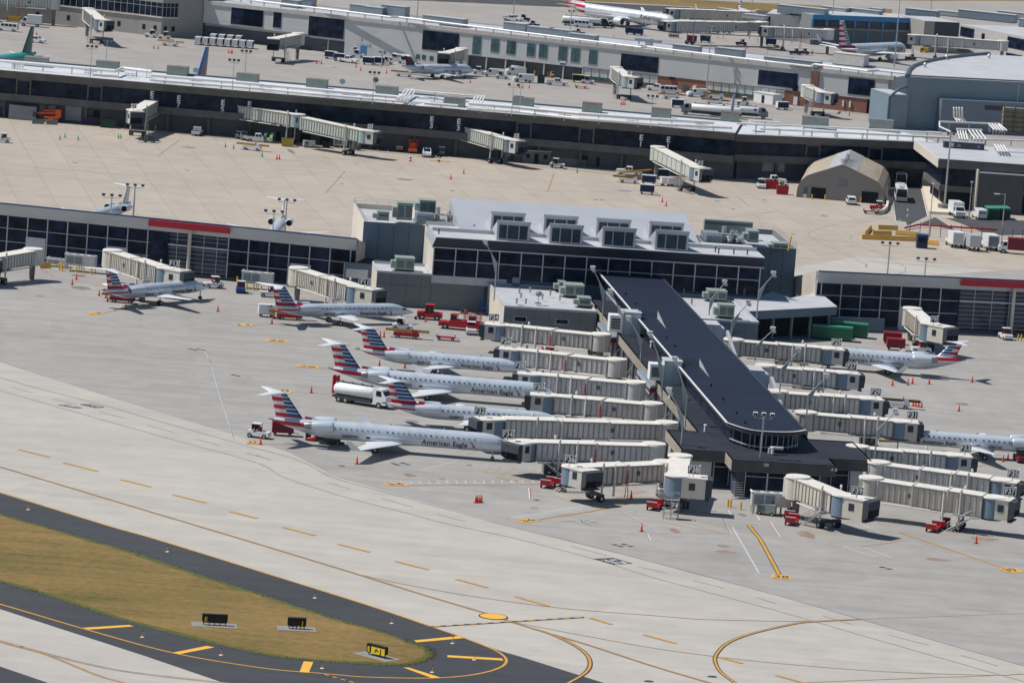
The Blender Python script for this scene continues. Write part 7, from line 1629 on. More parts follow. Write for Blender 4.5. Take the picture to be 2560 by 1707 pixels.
# folding stairs
t = thing('boarding_stairs', 'black folding stairs leaning between the red carts at gate F36', 'stairs', GK(22,400,1385), R_(25)); q = MB()
for i in range(9): q.box(i*.42, -.45, .1+i*.24, i*.42+.3, .45, .16+i*.24, STEEL)
for y in (-.5,.5): q.cyl((0,y,.1),(3.9,y,2.3),.06,.06,DKST,5); q.cyl((0,y,.9),(3.9,y,3.1),.04,.04,DKST,5)
q.obj('steps', t); wheels(t, (1.0,), 1.2, .25, .12)
t = thing('maintenance_stand', 'grey step frame beside the F38 jet bridge', 'steps', G(1676, 1296), R_(5)); q = MB(); rail(q, [(-1,-.6,0),(1,-.6,0),(1,.6,0),(-1,.6,0),(-1,-.6,0)], 3.6, STEEL, 1, .05, 4); q.box(-1,-.6,2.6,1,.6,2.7,STEEL); q.obj('frame', t)
# AC units, cabinets, bollards
spread(lambda l: acunit(l), [(*c_(10,715,925),-10,'large pale air conditioning unit on legs behind the leftmost yellow posts'), (*c_(10,2290,1080),-8,'pale air conditioning unit behind the yellow posts by the tug'), (1924,1285,6,'pale air conditioning unit on legs between gates F38 and F39')], 'air conditioning units on legs')
t = acunit('low grey generator unit left of the large air conditioning unit', 3.6, stand=.5, h=1.0); t.location = GK(10,510,880); t.rotation_euler = (0,0,R_(-10))
t = acunit('pale unit standing behind the grey barrier wall by gate F9', 5.5, stand=.9, h=1.5); p = GK(13,1110,1440); t.location = (p.x, p.y+3, 0)
def barrier(label, col, L, H=.9, name='barrier', group=None):
    t = thing(name, label, 'barrier', group=group); q = MB(); q.prism([(-L/2,-.3),(L/2,-.3),(L/2,.3),(-L/2,.3)], 0, .3, col)
    q.add([(-L/2,-.3,.3),(L/2,-.3,.3),(L/2,-.1,H),(-L/2,-.1,H),(-L/2,.3,.3),(L/2,.3,.3),(L/2,.1,H),(-L/2,.1,H)], [(0,1,2,3),(7,6,5,4),(3,2,6,7),(1,5,6,2),(4,0,3,7)], col); q.obj('block', t); return t
def bar2(rc, x0, y0, x1, y1, label, col, H=1.0, group=None):
    a = GK(rc, x0, y0); b = GK(rc, x1, y1); t = barrier(label, col, (b-a).length, H, group=group); t.location = (a+b)/2; t.rotation_euler = (0,0,head(a,b)); return t
YB_ = M('ochre_barrier', (0.62,0.36,0.08), .7, var=.1)
bar2(10, 352, 893, 448, 893, 'yellow block barrier at the foot of the glass wing', YB_, 1.1)
for (x0, y0, x1, y1, lab) in ((905,635,1385,655,'long ochre barrier nearest the viewer on the service road corner'),(1000,600,1168,603,'short ochre barrier behind the long one, left piece'),(1205,595,1410,612,'short ochre barrier behind the long one, right piece'),(945,595,985,548,'ochre barrier closing the left end of the group'),(1050,548,1225,555,'rearmost ochre barrier of the group'),(1480,680,1590,692,'ochre barrier right of the dark blue booth')):
    bar2(13, x0, y0, x1, y1, lab, YB_, 1.0, 'ochre barriers on the corner')
bar2(0, 285, 1103, 392, 1108, 'grey concrete barrier in front of the orange lift, left one', FASC, 1.1, 'concrete barriers by the orange lift'); bar2(0, 412, 1110, 512, 1115, 'grey concrete barrier in front of the orange lift, right one', FASC, 1.1, 'concrete barriers by the orange lift')
bar2(13, 640, 255, 760, 262, 'yellow barrier against the tent gable left of the parked suv', YB_, .9); bar2(13, 850, 265, 895, 270, 'yellow barrier against the tent gable right of the parked suv', YB_, .9)
t = thing('barrier_wall', 'long grey wall of tall slabs in front of the right glass wing', 'wall', GK(13,600,1450), FR.a); q = MB(); q.box(0,0,0,10.5,.25,2.6,SLATE); q.box(0,-.02,1.2,10.5,0,1.25,DWALL); q.obj('slabs', t)
def simple(name, label, cat, p, rz, fnm, group=None, nm='body'):
    t = thing(name, label, cat, p, rz, group); q = MB(); fnm(q); q.obj(nm, t); return t
def bollards(pts, label, group, h=1.15):
    first = None
    for x, y in pts:
        p = G(x, y)
        if first is None:
            q = MB(); q.cyl((0,0,0),(0,0,h),.14,.14,YELP,10); q.cyl((0,0,h),(0,0,h+.08),.14,.05,YELP,10); first = q.obj('bollard'); tag(first, label, 'bollard', group); first.location = p
        else: o = first.copy(); COL.objects.link(o); o.location = p
bollards([c_(10,x,y) for x, y in ((527,912),(544,900),(553,920))], 'yellow post in the tight group of three left of the big air conditioning unit', 'yellow posts, left group of three')
bollards([c_(10,x,y) for x, y in ((620,926),(680,932),(743,942),(808,950))], 'yellow post in the row in front of the big air conditioning unit', 'yellow posts before the air conditioning unit')
bollards([c_(10,x,y) for x, y in ((2112,1030),(2197,1088),(2258,1094),(2325,1103))] + [c_(11,42,1100)], 'yellow post around the dark blue tug in front of the glass wing', 'yellow posts around the blue tug')
bollards([(1640+x*.2466, 920+y*.2466) for x, y in ((728,1408),(755,1412),(858,1438),(985,1466),(1078,1446),(1260,1486))], 'yellow post at the foot of the pier end between F38 and F39', 'yellow posts at the pier end')
bollards([c_(13,2298,1540),c_(13,2325,1545)], 'yellow post at the right edge below the red fascia', 'yellow posts at the right edge')
bollards([c_(0,1383,1165),c_(0,2017,1205)], 'yellow post under the brown concourse', 'yellow posts under the brown concourse')
bollards([c_(13,462,285),c_(13,578,288),c_(13,895,310),c_(13,1045,290)], 'yellow post guarding a door of the tan tent', 'yellow posts at the tent doors')
bollards([c_(2,198,680),c_(2,315,690),c_(2,340,695),c_(1,712,470),c_(1,760,475),c_(2,1832,345),c_(2,1880,350),c_(2,2185,378),c_(2,2215,378)], 'yellow post along the far ribbed concourse', 'yellow posts along the ribbed concourse', 1.4)
# cones
def cones(pts, label, group, m=CONEM, h=1.15):
    first = None
    for x, y in pts:
        p = G(x, y)
        if first is None:
            q = MB(); q.box(-.28,-.28,0,.28,.28,.06,RUB if m is CONEM else m); q.cyl((0,0,.06),(0,0,h),.2,.035,m,10); first = q.obj('traffic_cone'); tag(first, label, 'cone', group); first.location = p
        else: o = first.copy(); COL.objects.link(o); o.location = p; o.rotation_euler[2] = random.uniform(0, 1)
for rc, pts, lab in ((11,[(1013,1503),(1052,1506),(1105,1511),(1139,1509)],'red cone in the row of four left of the long belt loader'),(21,[(1956,1485),(1971,1485),(1990,1482),(2007,1480)],'red cone in the tight stack of four on the open apron'),
        (23,[(1363,625),(1387,628),(1412,633),(1438,636)],'red cone in the row of four by the white belt loader'),(23,[(1180,442),(1316,437),(1357,423),(1506,428)],'red cone scattered below the short right hand jet'),(23,[(2166,1118),(2207,1108)],'red cone of the pair at the right edge'),
        (10,[(882,1138),(942,1158),(958,1190)],'red cone at the end of the low red belt loader'),(10,[(642,1042),(680,995)],'red cone of the pair below the yellow posts'),(2,[(972,935),(988,935),(1004,935)],'red cone in the far row of three on the middle apron'),
        (1,[(185,1422),(207,1420)],'red cone of the pair below the long E5 jet bridge'),(0,[(1370,435),(1407,438)],'red cone of the pair left of the far white carts'),(0,[(2035,475),(2057,478),(2068,478)],'red cone by the row of white carts'),(1,[(540,572),(582,572)],'red cone of the pair below the dark dock'),(1,[(890,602),(932,630)],'red cone of the pair below the white pickup'),(2,[(66,785),(95,788),(153,788)],'red cone in the group below the far cargo van')):
    cones([c_(rc,*p) for p in pts], lab, 'cones: ' + lab.split(' ', 2)[2][:40])
for rc, x, y, lab in ((10,1120,1255,'red cone on the white ladder marking'),(10,1940,1280,'red cone right of the leftmost jet wing tip'),(11,140,1390,'red cone below the white box cart'),(11,158,1340,'red cone touching the white box cart'),(11,986,1463,'red cone left of the front tug roof'),(11,1510,1370,'red cone under the red tractor'),(21,492,508,'red cone by the yellow lead line of gate 30'),(20,2320,965,'red cone by the yellow board at the service road'),(21,898,1140,'red cone in front of the front jet wing'),
        (21,1098,270,'red cone behind the second jet tail'),(21,1325,285,'red cone between the rear jet and the second'),(32,1153,218,'red cone left of the red and white line'),(33,1925,325,'bright cone at the far lower right'),(23,1890,412,'red cone alone right of the short jet tail'),(23,1771,670,'red cone alone on the right hand apron'),(22,973,1330,'red cone below the F36 bridge'),(22,1060,1445,'red cone left of the white tug'),(22,990,775,'orange cone under the F32 bridge'),(23,300,460,'orange cone under the F27 bridge'),
        (11,1850,50,'red cone with a black base on the warm apron'),(11,1735,100,'red cone alone left of the other on the warm apron'),(12,1338,305,'red cone left of the black sign on the warm apron'),(12,1372,340,'red cone below the black sign on the warm apron'),(0,325,318,'red cone behind the green fin'),(1,1162,655,'cone at the tail of the small far jet'),(1,1908,740,'cone below the nose of the small far jet'),(2,905,345,'cone above the single roof pipe'),(2,2083,435,'cone near the dark loaders at the top'),(2,2275,498,'cone above the roof pipe at the right'),(3,795,1030,'red cone below the brick wall')):
    cones([c_(rc, x, y)], lab, None)
for rc, x, y, lab in ((0,533,1245,'green cone left of the group of three on the warm apron'),(0,578,1228,'green cone farthest back of the left three'),(0,695,1250,'green cone right of the left three'),(0,1055,1233,'green cone left of the pair by the E7 bridge wheels'),(0,1075,1235,'green cone right of the pair by the E7 bridge wheels'),(0,2007,1315,'green cone left of the pair by the belt loader'),(0,2080,1328,'green cone right of the pair by the belt loader'),(0,2335,1397,'green cone below the belt loader'),(2,578,1540,'green cone right of the small guard hut')):
    cones([c_(rc, x, y)], lab, None, CONEG)
# ---------------------------------------------------------------- taxiway signs and edge lights
def taxisign(label, p, rz, w, panels, h=.9):
    t = thing('taxiway_sign', label, 'sign', p, rz); q = MB(); q.box(-w/2-1.2,-1.3,0.02,w/2+1.2,1.3,.07,M('pale_sign_pad', (0.25,0.24,0.22), .85)); q.obj('concrete_pad', t)
    q = MB()
    for i in range(5): x = -w/2+.2+(w-.4)*i/4; q.box(x-.05,-.05,.1,x+.05,.05,.5,DKST)
    q.obj('legs', t); q = MB(); q.box(-w/2,-.25,.5,w/2,.25,.5+h,SIGNB); q.obj('housing', t)
    for x0, x1, bm_, tx, tm in panels:
        q = MB(); q.box(x0,-.29,.36,x1,-.25,.24+h,bm_); o = q.obj('sign_face', t)
        if tx: tt = text_mb(tx, h*.85, tm, bold=.03); q = MB(); q.merge(tt, lambda p_: ((x0+x1)/2+p_[0]*.9, -.32, .3+h/2+p_[2])); q.obj('sign_lettering', o)
    return t
SY = M('sign_yellow', (0.80,0.58,0.02), .5, var=0)
taxisign('long black taxiway sign with a yellow E at its left end, on the grass', G(536, 1563), R_(8), 3.0, [(-1.4,-.75,SIGNB,'E',SY),(-.65,1.4,SIGNB,None,None)])
taxisign('shorter black taxiway sign with yellow marks, right of the long one', G(741, 1572), R_(8), 2.2, [(-1.0,.2,SIGNB,None,None),(.3,1.0,SIGNB,'J',SY)])
taxisign('bright yellow taxiway sign with black arrows near the tip of the grass island', G(942, 1641), R_(-40), 2.9, [(-1.4,-.75,SIGNB,'E',SY),(-.7,1.4,SY,'← J',SIGNB)])
def elights(pts):
    first = None
    for i, (x, y) in enumerate(pts):
        p = G(x, y)
        if first is None:
            first = thing('edge_light', 'small taxiway edge light on a pale round base, on the asphalt shoulder', 'light', p, 0, 'taxiway edge lights on the shoulder'); q = MB(); q.cyl((0,0,.03),(0,0,.08),.26,.22,M('pale_base', (0.75,0.6,0.5), .6),12); q.obj('base', first); q = MB(); q.cyl((0,0,.08),(0,0,.75),.035,.035,YELB,6); q.cyl((0,0,.72),(0,0,.9),.07,.05,BLUE,8); q.obj('stem', first)
        else: dup(first, p, 0)
elights([c_(30,253,25),c_(30,1492,400),c_(30,1268,1160),c_(30,1970,1320),c_(31,525,812),c_(31,1210,1037),c_(31,1752,1215),c_(31,1945,1362),c_(31,1570,1473),c_(31,590,1438)])
# ---------------------------------------------------------------- light masts
def lens(mb, p, m=STEEL, s=.45):
    mb.box(p[0]-s*.7, p[1]-s, p[2]-s*.5, p[0]+s*.7, p[1]+s*.6, p[2]+s*.5, m); mb.box(p[0]-s*.6, p[1]-s-.03, p[2]-s*.42, p[0]+s*.6, p[1]-s, p[2]+s*.42, DKST)
def mast3(label, base, top, zb=0, head_m=None, w=1.5, r=.13, group=None, nh=3, cat='light mast', name='light_mast'):
    """mast standing at ground pixel base (height zb), reaching up to the pixel row of top"""
    p = G(base[0], base[1], zb); lo, hi = 0, 60
    for _ in range(40):
        m_ = (lo+hi)/2; v = Vector((p.x, p.y, zb+m_-CH)); y_ = PH/2 - CF*v.dot(cu)/v.dot(cf)
        if y_ > top: lo = m_
        else: hi = m_
    H = lo; t = thing(name, label, cat, p, 0, group); q = MB(); q.cyl((0,0,0),(0,0,H), r*1.3, r*.8, STEEL, 8); q.obj('pole', t)
    q = MB(); q.cyl((-w,0,H-.9),(w,0,H-.9), .05,.05, STEEL, 5); q.obj('crossbar', t)
    for i in range(nh):
        x = -w+2*w*i/max(1,nh-1); q = MB(); lens(q, (x, 0, H-.3), head_m or GPANEL); q.cyl((x,0,H-.9),(x,0,H-.4),.05,.05,STEEL,5); q.obj('lamp_head', t)
    return t
mast3('triple lamp mast in front of the glass wing, left of the red fascia', c_(10,958,860), 483, 0, None, 1.5, group='triple lamp masts by the glass wings')
mast3('triple lamp mast behind the glass wing beside the white tail', c_(10,1185,470), 458, 0, None, 1.5, group='triple lamp masts by the glass wings')
mast3('triple lamp mast in front of the glass wing near the F11 jet bridge', c_(11,120,985), 523, 0, None, 1.5, group='triple lamp masts by the glass wings')
mast3('triple lamp mast behind the glass wing beside the second white tail', c_(11,255,600), 495, 0, None, 1.5, group='triple lamp masts by the glass wings')
mast3('triple lamp mast behind the right glass wing', c_(13,1132,975), 603, 0, None, 1.5, group='triple lamp masts by the glass wings')
mast3('triple lamp mast in front of the right glass wing by the red fascia', c_(13,1430,1380), 642, 0, None, 1.5, group='triple lamp masts by the glass wings')
mast3('triple lamp mast standing at the middle of the pier end', (1893, 1235), 1030, 0, WHITE, 1.2, group=None)
DKH = M('dark_lamp_head', (0.03,0.035,0.045), .6, var=.1)
for rc, bx_, by_, ty, n_, lab in ((0,802,700,403,3,'with dark heads, second from the left on the brown concourse'),(0,942,600,335,3,'with dark heads behind the second rooftop unit'),(0,2068,815,525,3,'with dark heads near the E5 bridge'),(0,2180,690,445,3,'with dark heads right of the blue fin'),(1,1036,930,635,3,'with dark heads above the E5 cab'),(1,2275,1035,745,2,'with dark heads right of the pipe bundle'),(1,2345,1000,705,2,'with dark heads farthest right of the pipe bundle'),(2,1232,1140,845,3,'with twin dark heads left of the tanker trucks')):
    px, py = c_(rc, bx_, by_); mast3('slim lamp mast ' + lab, (px, py), OY[rc//10] + ty*.28061, ZE, DKH, 1.0, .07, 'slim dark headed masts on the brown concourse', n_)
def tall(label, base, top, zb=0, group='tall thin masts of the far aprons', r=.16, base_m=None):
    t = mast3(label, base, top, zb, STEEL, .6, r, group, 2)
    if base_m: q = MB(); q.box(-1.1,-1.1,0,1.1,1.1,1.3,base_m); q.obj('guard', t)
    return t
for rc, x, y, ty, lab, bm_ in ((0,1512,290,-40,'tall thin mast in front of the taupe corner building',None),(1,380,215,-60,'tall thin mast on the ribbed concourse above a jet bridge',None),(1,1410,490,-60,'tall thin mast behind the fin of the small far jet',None),(1,1118,600,455,'thin antenna mast left of the small far jet tail',None),(2,485,690,90,'tall mast with a yellow base in front of the teal windows',YELP),(2,1728,860,240,'tall mast with a yellow base in front of the ribbed wall and brick',YELP),(2,2112,350,-40,'tall mast behind the twin grey jet bridges',None),(3,625,390,-30,'tall mast in front of the blue framed terminal',None),(3,1195,600,-30,'tall mast in front of the striped winglet jet',None),(1,2290,180,-40,'thin mast at the top behind the small pickup',None),(3,1985,480,320,'short mast behind the blue grey hall roof',None),(3,1520,105,-30,'thin mast on the far white terminal roof',None)):
    px, py = c_(rc, x, y); tall(lab, (px, py), OY[rc//10] + ty*.28061, 0, base_m=bm_, r=.14)
# mast with round concrete base, road lamps
t = tall('very tall mast on a round concrete base by the service road', c_(13,1640,380), 331, 0, None, .2); q = MB(); q.cyl((0,0,0),(0,0,1.4),1.5,1.5,FASC,18); q.obj('round_base', t)
for rc, x, y, ty, lab, arm in ((13,1500,645,235,'grey road lamp post left of the white box trucks',0),(13,1858,462,195,'grey road lamp post left of the white van',0),(13,2155,572,300,'grey road lamp post with a flat head arm, by the green bin',-1)):
    px, py = c_(rc, x, y); p = G(px, py); top = 420+ty*.28061
    k_ = mpp(px, py); H = (py-top)*k_; t = thing('street_lamp', lab, 'street lamp', p, 0, 'road lamps at the right'); q = MB(); q.cyl((0,0,0),(0,0,H),.13,.08,STEEL,8); q.obj('pole', t); q = MB()
    if arm: q.cyl((0,0,H-.1),(-1.8,0,H-.1),.05,.05,STEEL,5); q.box(-2.4,-.2,H-.25,-1.2,.2,H-.05,WHITE)
    else: q.box(-.3,-.2,H-.1,.3,.2,H+.15,WHITE)
    q.obj('lamp_head', t)
# bent arm lamp posts along the pier : pole, gusset plate, long arm
def bentlamp(label, base, bend, tip, zb, group='bent arm lamp posts along the pier'):
    p = G(base[0], base[1], zb); k_ = mpp(base[0], base[1], zb); hb = (base[1]-bend[1])*k_*1.01; ht_ = (base[1]-tip[1])*k_*1.01; dx = (tip[0]-bend[0])*k_ - (bend[1]-tip[1])*k_*.077
    t = thing('pier_lamp_post', label, 'lamp post', p, 0, group); q = MB(); q.cyl((0,0,0),(0,0,hb),.12,.1,STEEL,8); q.obj('pole', t)
    q = MB(); q.cyl((0,0,hb-.1),(dx,-.4,ht_),.09,.07,STEEL,7); q.obj('arm', t)
    q = MB(); G_ = M('gusset_plate', (0.36,0.42,0.42), .5, .2); u = .55; a = [(0,0,hb-(ht_-hb)*.75),(0,0,hb),(dx*u,-.4*u,hb+(ht_-hb)*u)]; q.add([(a_[0],a_[1]-.03,a_[2]) for a_ in a]+[(a_[0],a_[1]+.03,a_[2]) for a_ in a], [(0,1,2),(5,4,3),(0,2,5,3),(1,0,3,4)], G_); q.obj('gusset_plate', t)
    q = MB(); q.cyl((dx,-.4,ht_-.2),(dx,-.4,ht_+.5),.3,.42,WHITE,10); q.box(dx-.5,-.9,ht_+.1,dx+.2,-.3,ht_+.55,WHITE); q.box(dx-.1,-.6,ht_-.5,dx+.5,-.2,ht_-.15,GPANEL); q.obj('lamp_head', t)
    return t
for rc, b, m_, tp, zb, lab in ((11,(2120,1180),(2133,885),(2045,735),5.4,'left of the hall front at the low taupe roof corner'),(12,(805,1350),(812,1130),(722,965),4.6,'first on the left of the pier, below the hall glass'),(12,(970,1520),(982,1330),(887,1165),4.6,'second on the left of the pier, in front of the nearer tower'),(22,(1140,270),(1160,60),(1055,-95),4.6,'third on the left of the pier'),(22,(1330,580),(1350,330),(1240,60),4.6,'fourth on the left, beside the second tower'),(22,(1505,1000),(1525,740),(1410,550),4.8,'nearest the pier end on the left'),(22,(1540,810),(1560,560),(1460,285),4.8,'fifth on the left, on the lower dark roof'),
        (12,(1755,1310),(1768,1190),(1878,1055),5.6,'first on the right, over the roof units'),(12,(2178,1340),(2196,1130),(2308,995),5.6,'second on the right, in front of the hall glass'),(12,(1943,1560),(1962,1385),(2088,1240),4.6,'third on the right, by the white stair enclosure'),(22,(2165,220),(2172,100),(2300,-30),4.6,'fourth on the right of the pier'),(23,(172,540),(190,312),(320,170),4.6,'fifth on the right, above gate F27'),(23,(410,770),(434,548),(572,400),4.6,'sixth on the right, by gate F29'),(23,(1022,1095),(1045,862),(1185,710),4.8,'nearest the pier end on the right, by gate F31')):
    bentlamp('bent arm lamp ' + lab, c_(rc,*b), c_(rc,*m_), c_(rc,*tp), zb)
# ---------------------------------------------------------------- hub and low roof plant
def hv(rc, x, y, x2, zb, d, h, lab, m=HVG, lou=True): px, py = c_(rc, x, y); unit_thing('roof_unit', 'rooftop unit, ' + lab, 'rooftop unit', HF, (px, py), c_(rc, x2, y)[0], zb, d, h, m, 'rooftop units of the raised hall', louver=lou)
def hz3(x, y): return (880 + x*.17007, 480 + y*.17007)
for x, y, x2, d, h, lab, zb in ((655,405,850,3.4,3.0,'tallest dark green one on the left plant block',12.1),(985,300,1190,3.2,2.2,'dark green one right of the tallest on the left plant block',12.1),(370,415,520,3,1.5,'low green one at the front of the left plant block',12.1),(635,1150,880,3.2,2.2,'two part green one on the low roof beside the lit wall',6.1),(565,905,650,1.5,1.2,'small grey one behind the two part unit',6.1)):
    px, py = hz3(x, y); unit_thing('roof_unit', 'rooftop unit, ' + lab, 'rooftop unit', HF, (px, py), hz3(x2, y)[0], zb, d, h, HVG, 'rooftop units of the raised hall')
hv(12, 470, 1145, 618, 5.3, 4, 2.0, 'long green one nearest the pier on the left roof'); hv(12, 415, 1100, 470, 5.3, 4, 1.6, 'narrow green one beside the long unit'); hv(12, 590, 1235, 688, 5.3, 3, 1.5, 'smaller green one at the front of the left roof')
hv(12, 1745, 1180, 1890, 5.5, 3.5, 1.7, 'rear green one on the right low roof'); hv(12, 1840, 1330, 1960, 5.5, 3.2, 2.1, 'front green one on the right low roof'); hv(12, 2100, 660, 2180, 12.1, 4, 2.0, 'green one on the right plant block'); hv(13, 115, 730, 225, 12.1, 3, 1.2, 'low green one at the right end of the hall')
hv(12, 200, 1040, 330, 5.3, 2, 1.4, 'dark one behind the left low roof', HVB, False); hv(12, 0, 1040, 60, 5.3, 2, 1.2, 'dark one at the rear of the left low roof', HVB, False); hv(12, 330, 1050, 390, 5.3, 2, 1.3, 'grey one right of the dark rear unit', HVB, False)
def chiller(label, F, s0, y0, z, w, d, h):
    t = thing('chiller', label, 'chiller', F.w(s0, y0, z), F.a, 'blue grey chillers of the raised hall'); q = MB(); q.box(0,0,0,w,d,.4,HVB); q.box(.2,.2,.4,w*.45,d-.2,h*.7,HVB); q.obj('frame', t); q = MB()
    for i in range(6): x = w*.5+random.uniform(0,w*.4); q.cyl((x,random.uniform(.4,d-.4),.4),(x,random.uniform(.4,d-.4),h*random.uniform(.5,1.1)),.25,.22,STEEL,8)
    for i in range(3): q.tube([(.3,d*.2+i*.6,h*.75),(w-.3,d*.2+i*.6,h*.75)], .12, STEEL, 6)
    q.cyl((w*.55,d/2,.4),(w*.55,d/2,h*1.25),.45,.45,STEEL,10); q.obj('pipes', t); q = MB(); rail(q, [(0,0,.4),(w,0,.4),(w,d,.4)], 1.1, STEEL, 1.2, .035, 2); q.obj('railing', t); return t
p = HF.at(*hz3(930, 470), 12.2); chiller('blue grey chiller rack with steel pipes on the left plant block', HF, p[0], p[1], 12.2, 7.5, 5, 2.4)
p = HF.at(*c_(12,1720,680), 12.5); chiller('blue grey chiller rack with steel pipes right of the sloped roof', HF, p[0], p[1], 12.5, 7.0, 8, 2.4)
t = thing('roof_duct', 'long green duct along the rear edge of the right plant area', 'duct', HF.w(*HF.at(*c_(12,1712,535), 13), 12.2), HF.a); q = MB(); q.box(0,0,0,9,1.6,2.4,HVG); q.box(0,-.05,1.6,9,0,2.0,HVD); q.obj('casing', t)
t = thing('roof_pole', 'yellow pole on the right plant block', 'pole', HF.w(*HF.at(*c_(13,250,735), 12.2), 12.2), 0); q = MB(); q.cyl((0,0,0),(.4,.3,2.6),.16,.16,YELP,8); q.obj('pole', t)
def vents(F, pts, z, label, group, r=.16, h=.8, m=STEEL):
    first = None
    for i, (x, y) in enumerate(pts):
        s_, y_ = F.at(x, y, z); p = F.w(s_, y_, z)
        if first is None: q = MB(); q.cyl((0,0,0),(0,0,h),r,r,m,8); q.cyl((0,0,h),(0,0,h+.15),r*1.5,r*1.2,m,8); first = q.obj('roof_vent'); tag(first, label, 'vent', group); first.location = p
        else: o = first.copy(); COL.objects.link(o); o.location = p
vents(HF, [c_(12,*p) for p in ((65,1120),(160,1110),(78,1160),(122,1212),(340,1135),(425,1180),(40,1210),(270,1170),(1525,1125),(1600,1215))], 5.4, 'small steel pipe vent on the low roofs beside the pier', 'pipe vents on the low roofs')
vents(HF, [c_(12,*p) for p in ((1810,750),(1840,765),(1975,770),(2095,775),(2070,1130))] + [hz3(1275,620), hz3(1790,560)], 13.1, 'small dark pipe vent on the hall front roof', 'pipe vents on the hall roof', .12, .8, DKST)
vents(HF, [c_(12,*p) for p in ((1010,1130),(1100,1215),(1210,1310))] + [c_(22,*p) for p in ((1310,165),(1375,20),(1665,250),(1770,445),(1880,568),(2000,690),(2075,775),(1450,95))], 8.2, 'small dark drain on the dark pier roof', 'drains on the pier roof', .16, .22, RUB)
vents(HF, [c_(22,*p) for p in ((1250,65),(1405,560),(1720,850),(1240,100))] + [c_(23,*p) for p in ((38,985),(250,1000),(110,1050))], 5.4, 'small white topped vent on the lower pier roof', 'white topped vents on the lower pier roof', .2, .9, WHITE)
t = thing('roof_pipe', 'short fat white pipe on the lower roof in front of the curved glass', 'pipe', HF.w(*HF.at(*c_(23,85,1045), 5.4), 5.4), HF.a); q = MB(); q.tube([(0,0,0),(0,0,.8),(1.9,0,.8)], .28, GPANEL, 8); q.obj('pipe', t)
t = thing('roof_dish', 'small round dish on a stand on the left low roof', 'dish', HF.w(*HF.at(*c_(12,232,1205), 5.4), 5.4), 0); q = MB(); q.cyl((0,0,0),(0,0,1.4),.06,.06,STEEL,6); q.cyl((0,-.1,1.5),(0,.1,1.7),.5,.6,HVG,12); q.cyl((0,0,0),(0,0,.08),.6,.6,DKST,10); q.obj('dish', t)
for rc, x, y, lab, F, z in ((1,765,800,'small dish on a thin post left of a rooftop unit',EF,ZE),(1,1062,785,'larger grey dish on a thin post beside a rooftop unit',EF,ZE),(0,1740,700,'dish post near the blue fin',EF,ZE)):
    p = F.w(*F.at(*c_(rc,x,y), z), z); t = thing('roof_dish', lab, 'dish', p, 0); q = MB(); q.cyl((0,0,0),(0,0,1.6),.05,.05,STEEL,6); q.cyl((0,-.1,1.9),(0,.15,2.0),.7,.6,HVB,12); q.obj('dish', t)
# white ladders on the brown concourse roof
for rc, x, y, lab in ((0,1325,705,'white access ladder frame standing up on the brown concourse roof'),):
    p = EF.w(*EF.at(*c_(rc,x,y), ZE), ZE); t = thing('roof_ladder', lab, 'ladder', p, EF.a); q = MB()
    for dx in (-.6,.6): q.box(dx-.06,0,0,dx+.06,.12,3.6,WHITE)
    for i in range(8): q.box(-.6,.02,.3+i*.42,.6,.1,.36+i*.42,WHITE)
    q.obj('ladder', t)
# ---------------------------------------------------------------- tent
t0 = G(1993, 493); t1 = G(2208, 512); TF = Frame(t0, t1)
sL, sR = TF.on(1990, 495, 0)[0], TF.on(2212, 500, 0)[0]
ap = TF.on(1960+1010*.14665, 330+555*.14665, 0); eL = TF.on(1960+250*.14665, 330+900*.14665, 0); eR = TF.on(1960+1640*.14665, 330+915*.14665, 0)
T = thing('fabric_shelter', 'big tan fabric tent with a peaked roof and two dark doors', 'tent', TF.o, TF.a)
W_ = sR - sL; hz_ = ap[1]; he = (eL[1]+eR[1])/2; cx_ = ap[0]; dp = 34
arc = [(sL, 0), (sL+.1, he*.6), (sL+.7, he*1.05), (sL+1.9, he*1.42), (sL+3.4, he+(hz_-he)*.46), (cx_, hz_), (sR-3.4, he+(hz_-he)*.46), (sR-1.9, he*1.42), (sR-.7, he*1.05), (sR-.1, he*.6), (sR, 0)]
q = MB(); N = 14
for i in range(N):
    y0, y1 = dp*i/N, dp*(i+1)/N
    for (a, b) in zip(arc, arc[1:]):
        sag = .0
        mid = abs((a[0]+b[0])/2 - cx_) < 3.6 and a[1] > he*1.1
        q.add([(a[0],y0,a[1]),(b[0],y0,b[1]),(b[0],y1-.06,b[1]),(a[0],y1-.06,a[1])], [(0,1,2,3),(3,2,1,0)], TENT)
        q.add([(a[0],y1-.06,a[1]),(b[0],y1-.06,b[1]),(b[0],y1,b[1]-.07),(a[0],y1,a[1]-.07)], [(0,1,2,3),(3,2,1,0)], CREAM)
q.obj('roof_fabric', T)
q = MB(); k3 = .42
def along(u, s_): return (cx_ + s_*u, hz_ - (hz_-(he+(hz_-he)*.46))*u/((sR-sL)/2-3.4))
for s_ in (-1, 1): a = along(0, s_); b = along(3.2, s_); q.add([(a[0],-.05,a[1]+.05),(b[0],-.05,b[1]+.05),(b[0],dp,b[1]+.05),(a[0],dp,a[1]+.05)], [(0,1,2,3),(3,2,1,0)], WHITE)
q.obj('white_ridge_panel', T)
q = MB()
for i in range(3): q.cyl((cx_, 3+i*5, hz_), (cx_, 3+i*5, hz_+1.0), .75, .75, GPANEL, 12); q.cyl((cx_, 3+i*5, hz_+1.0), (cx_, 3+i*5, hz_+1.4), .8, .2, GPANEL, 12)
q.obj('ridge_vents', T)
q = MB(); q.yprism(arc, .25, .35, TENTG); q.obj('gable_wall', T)
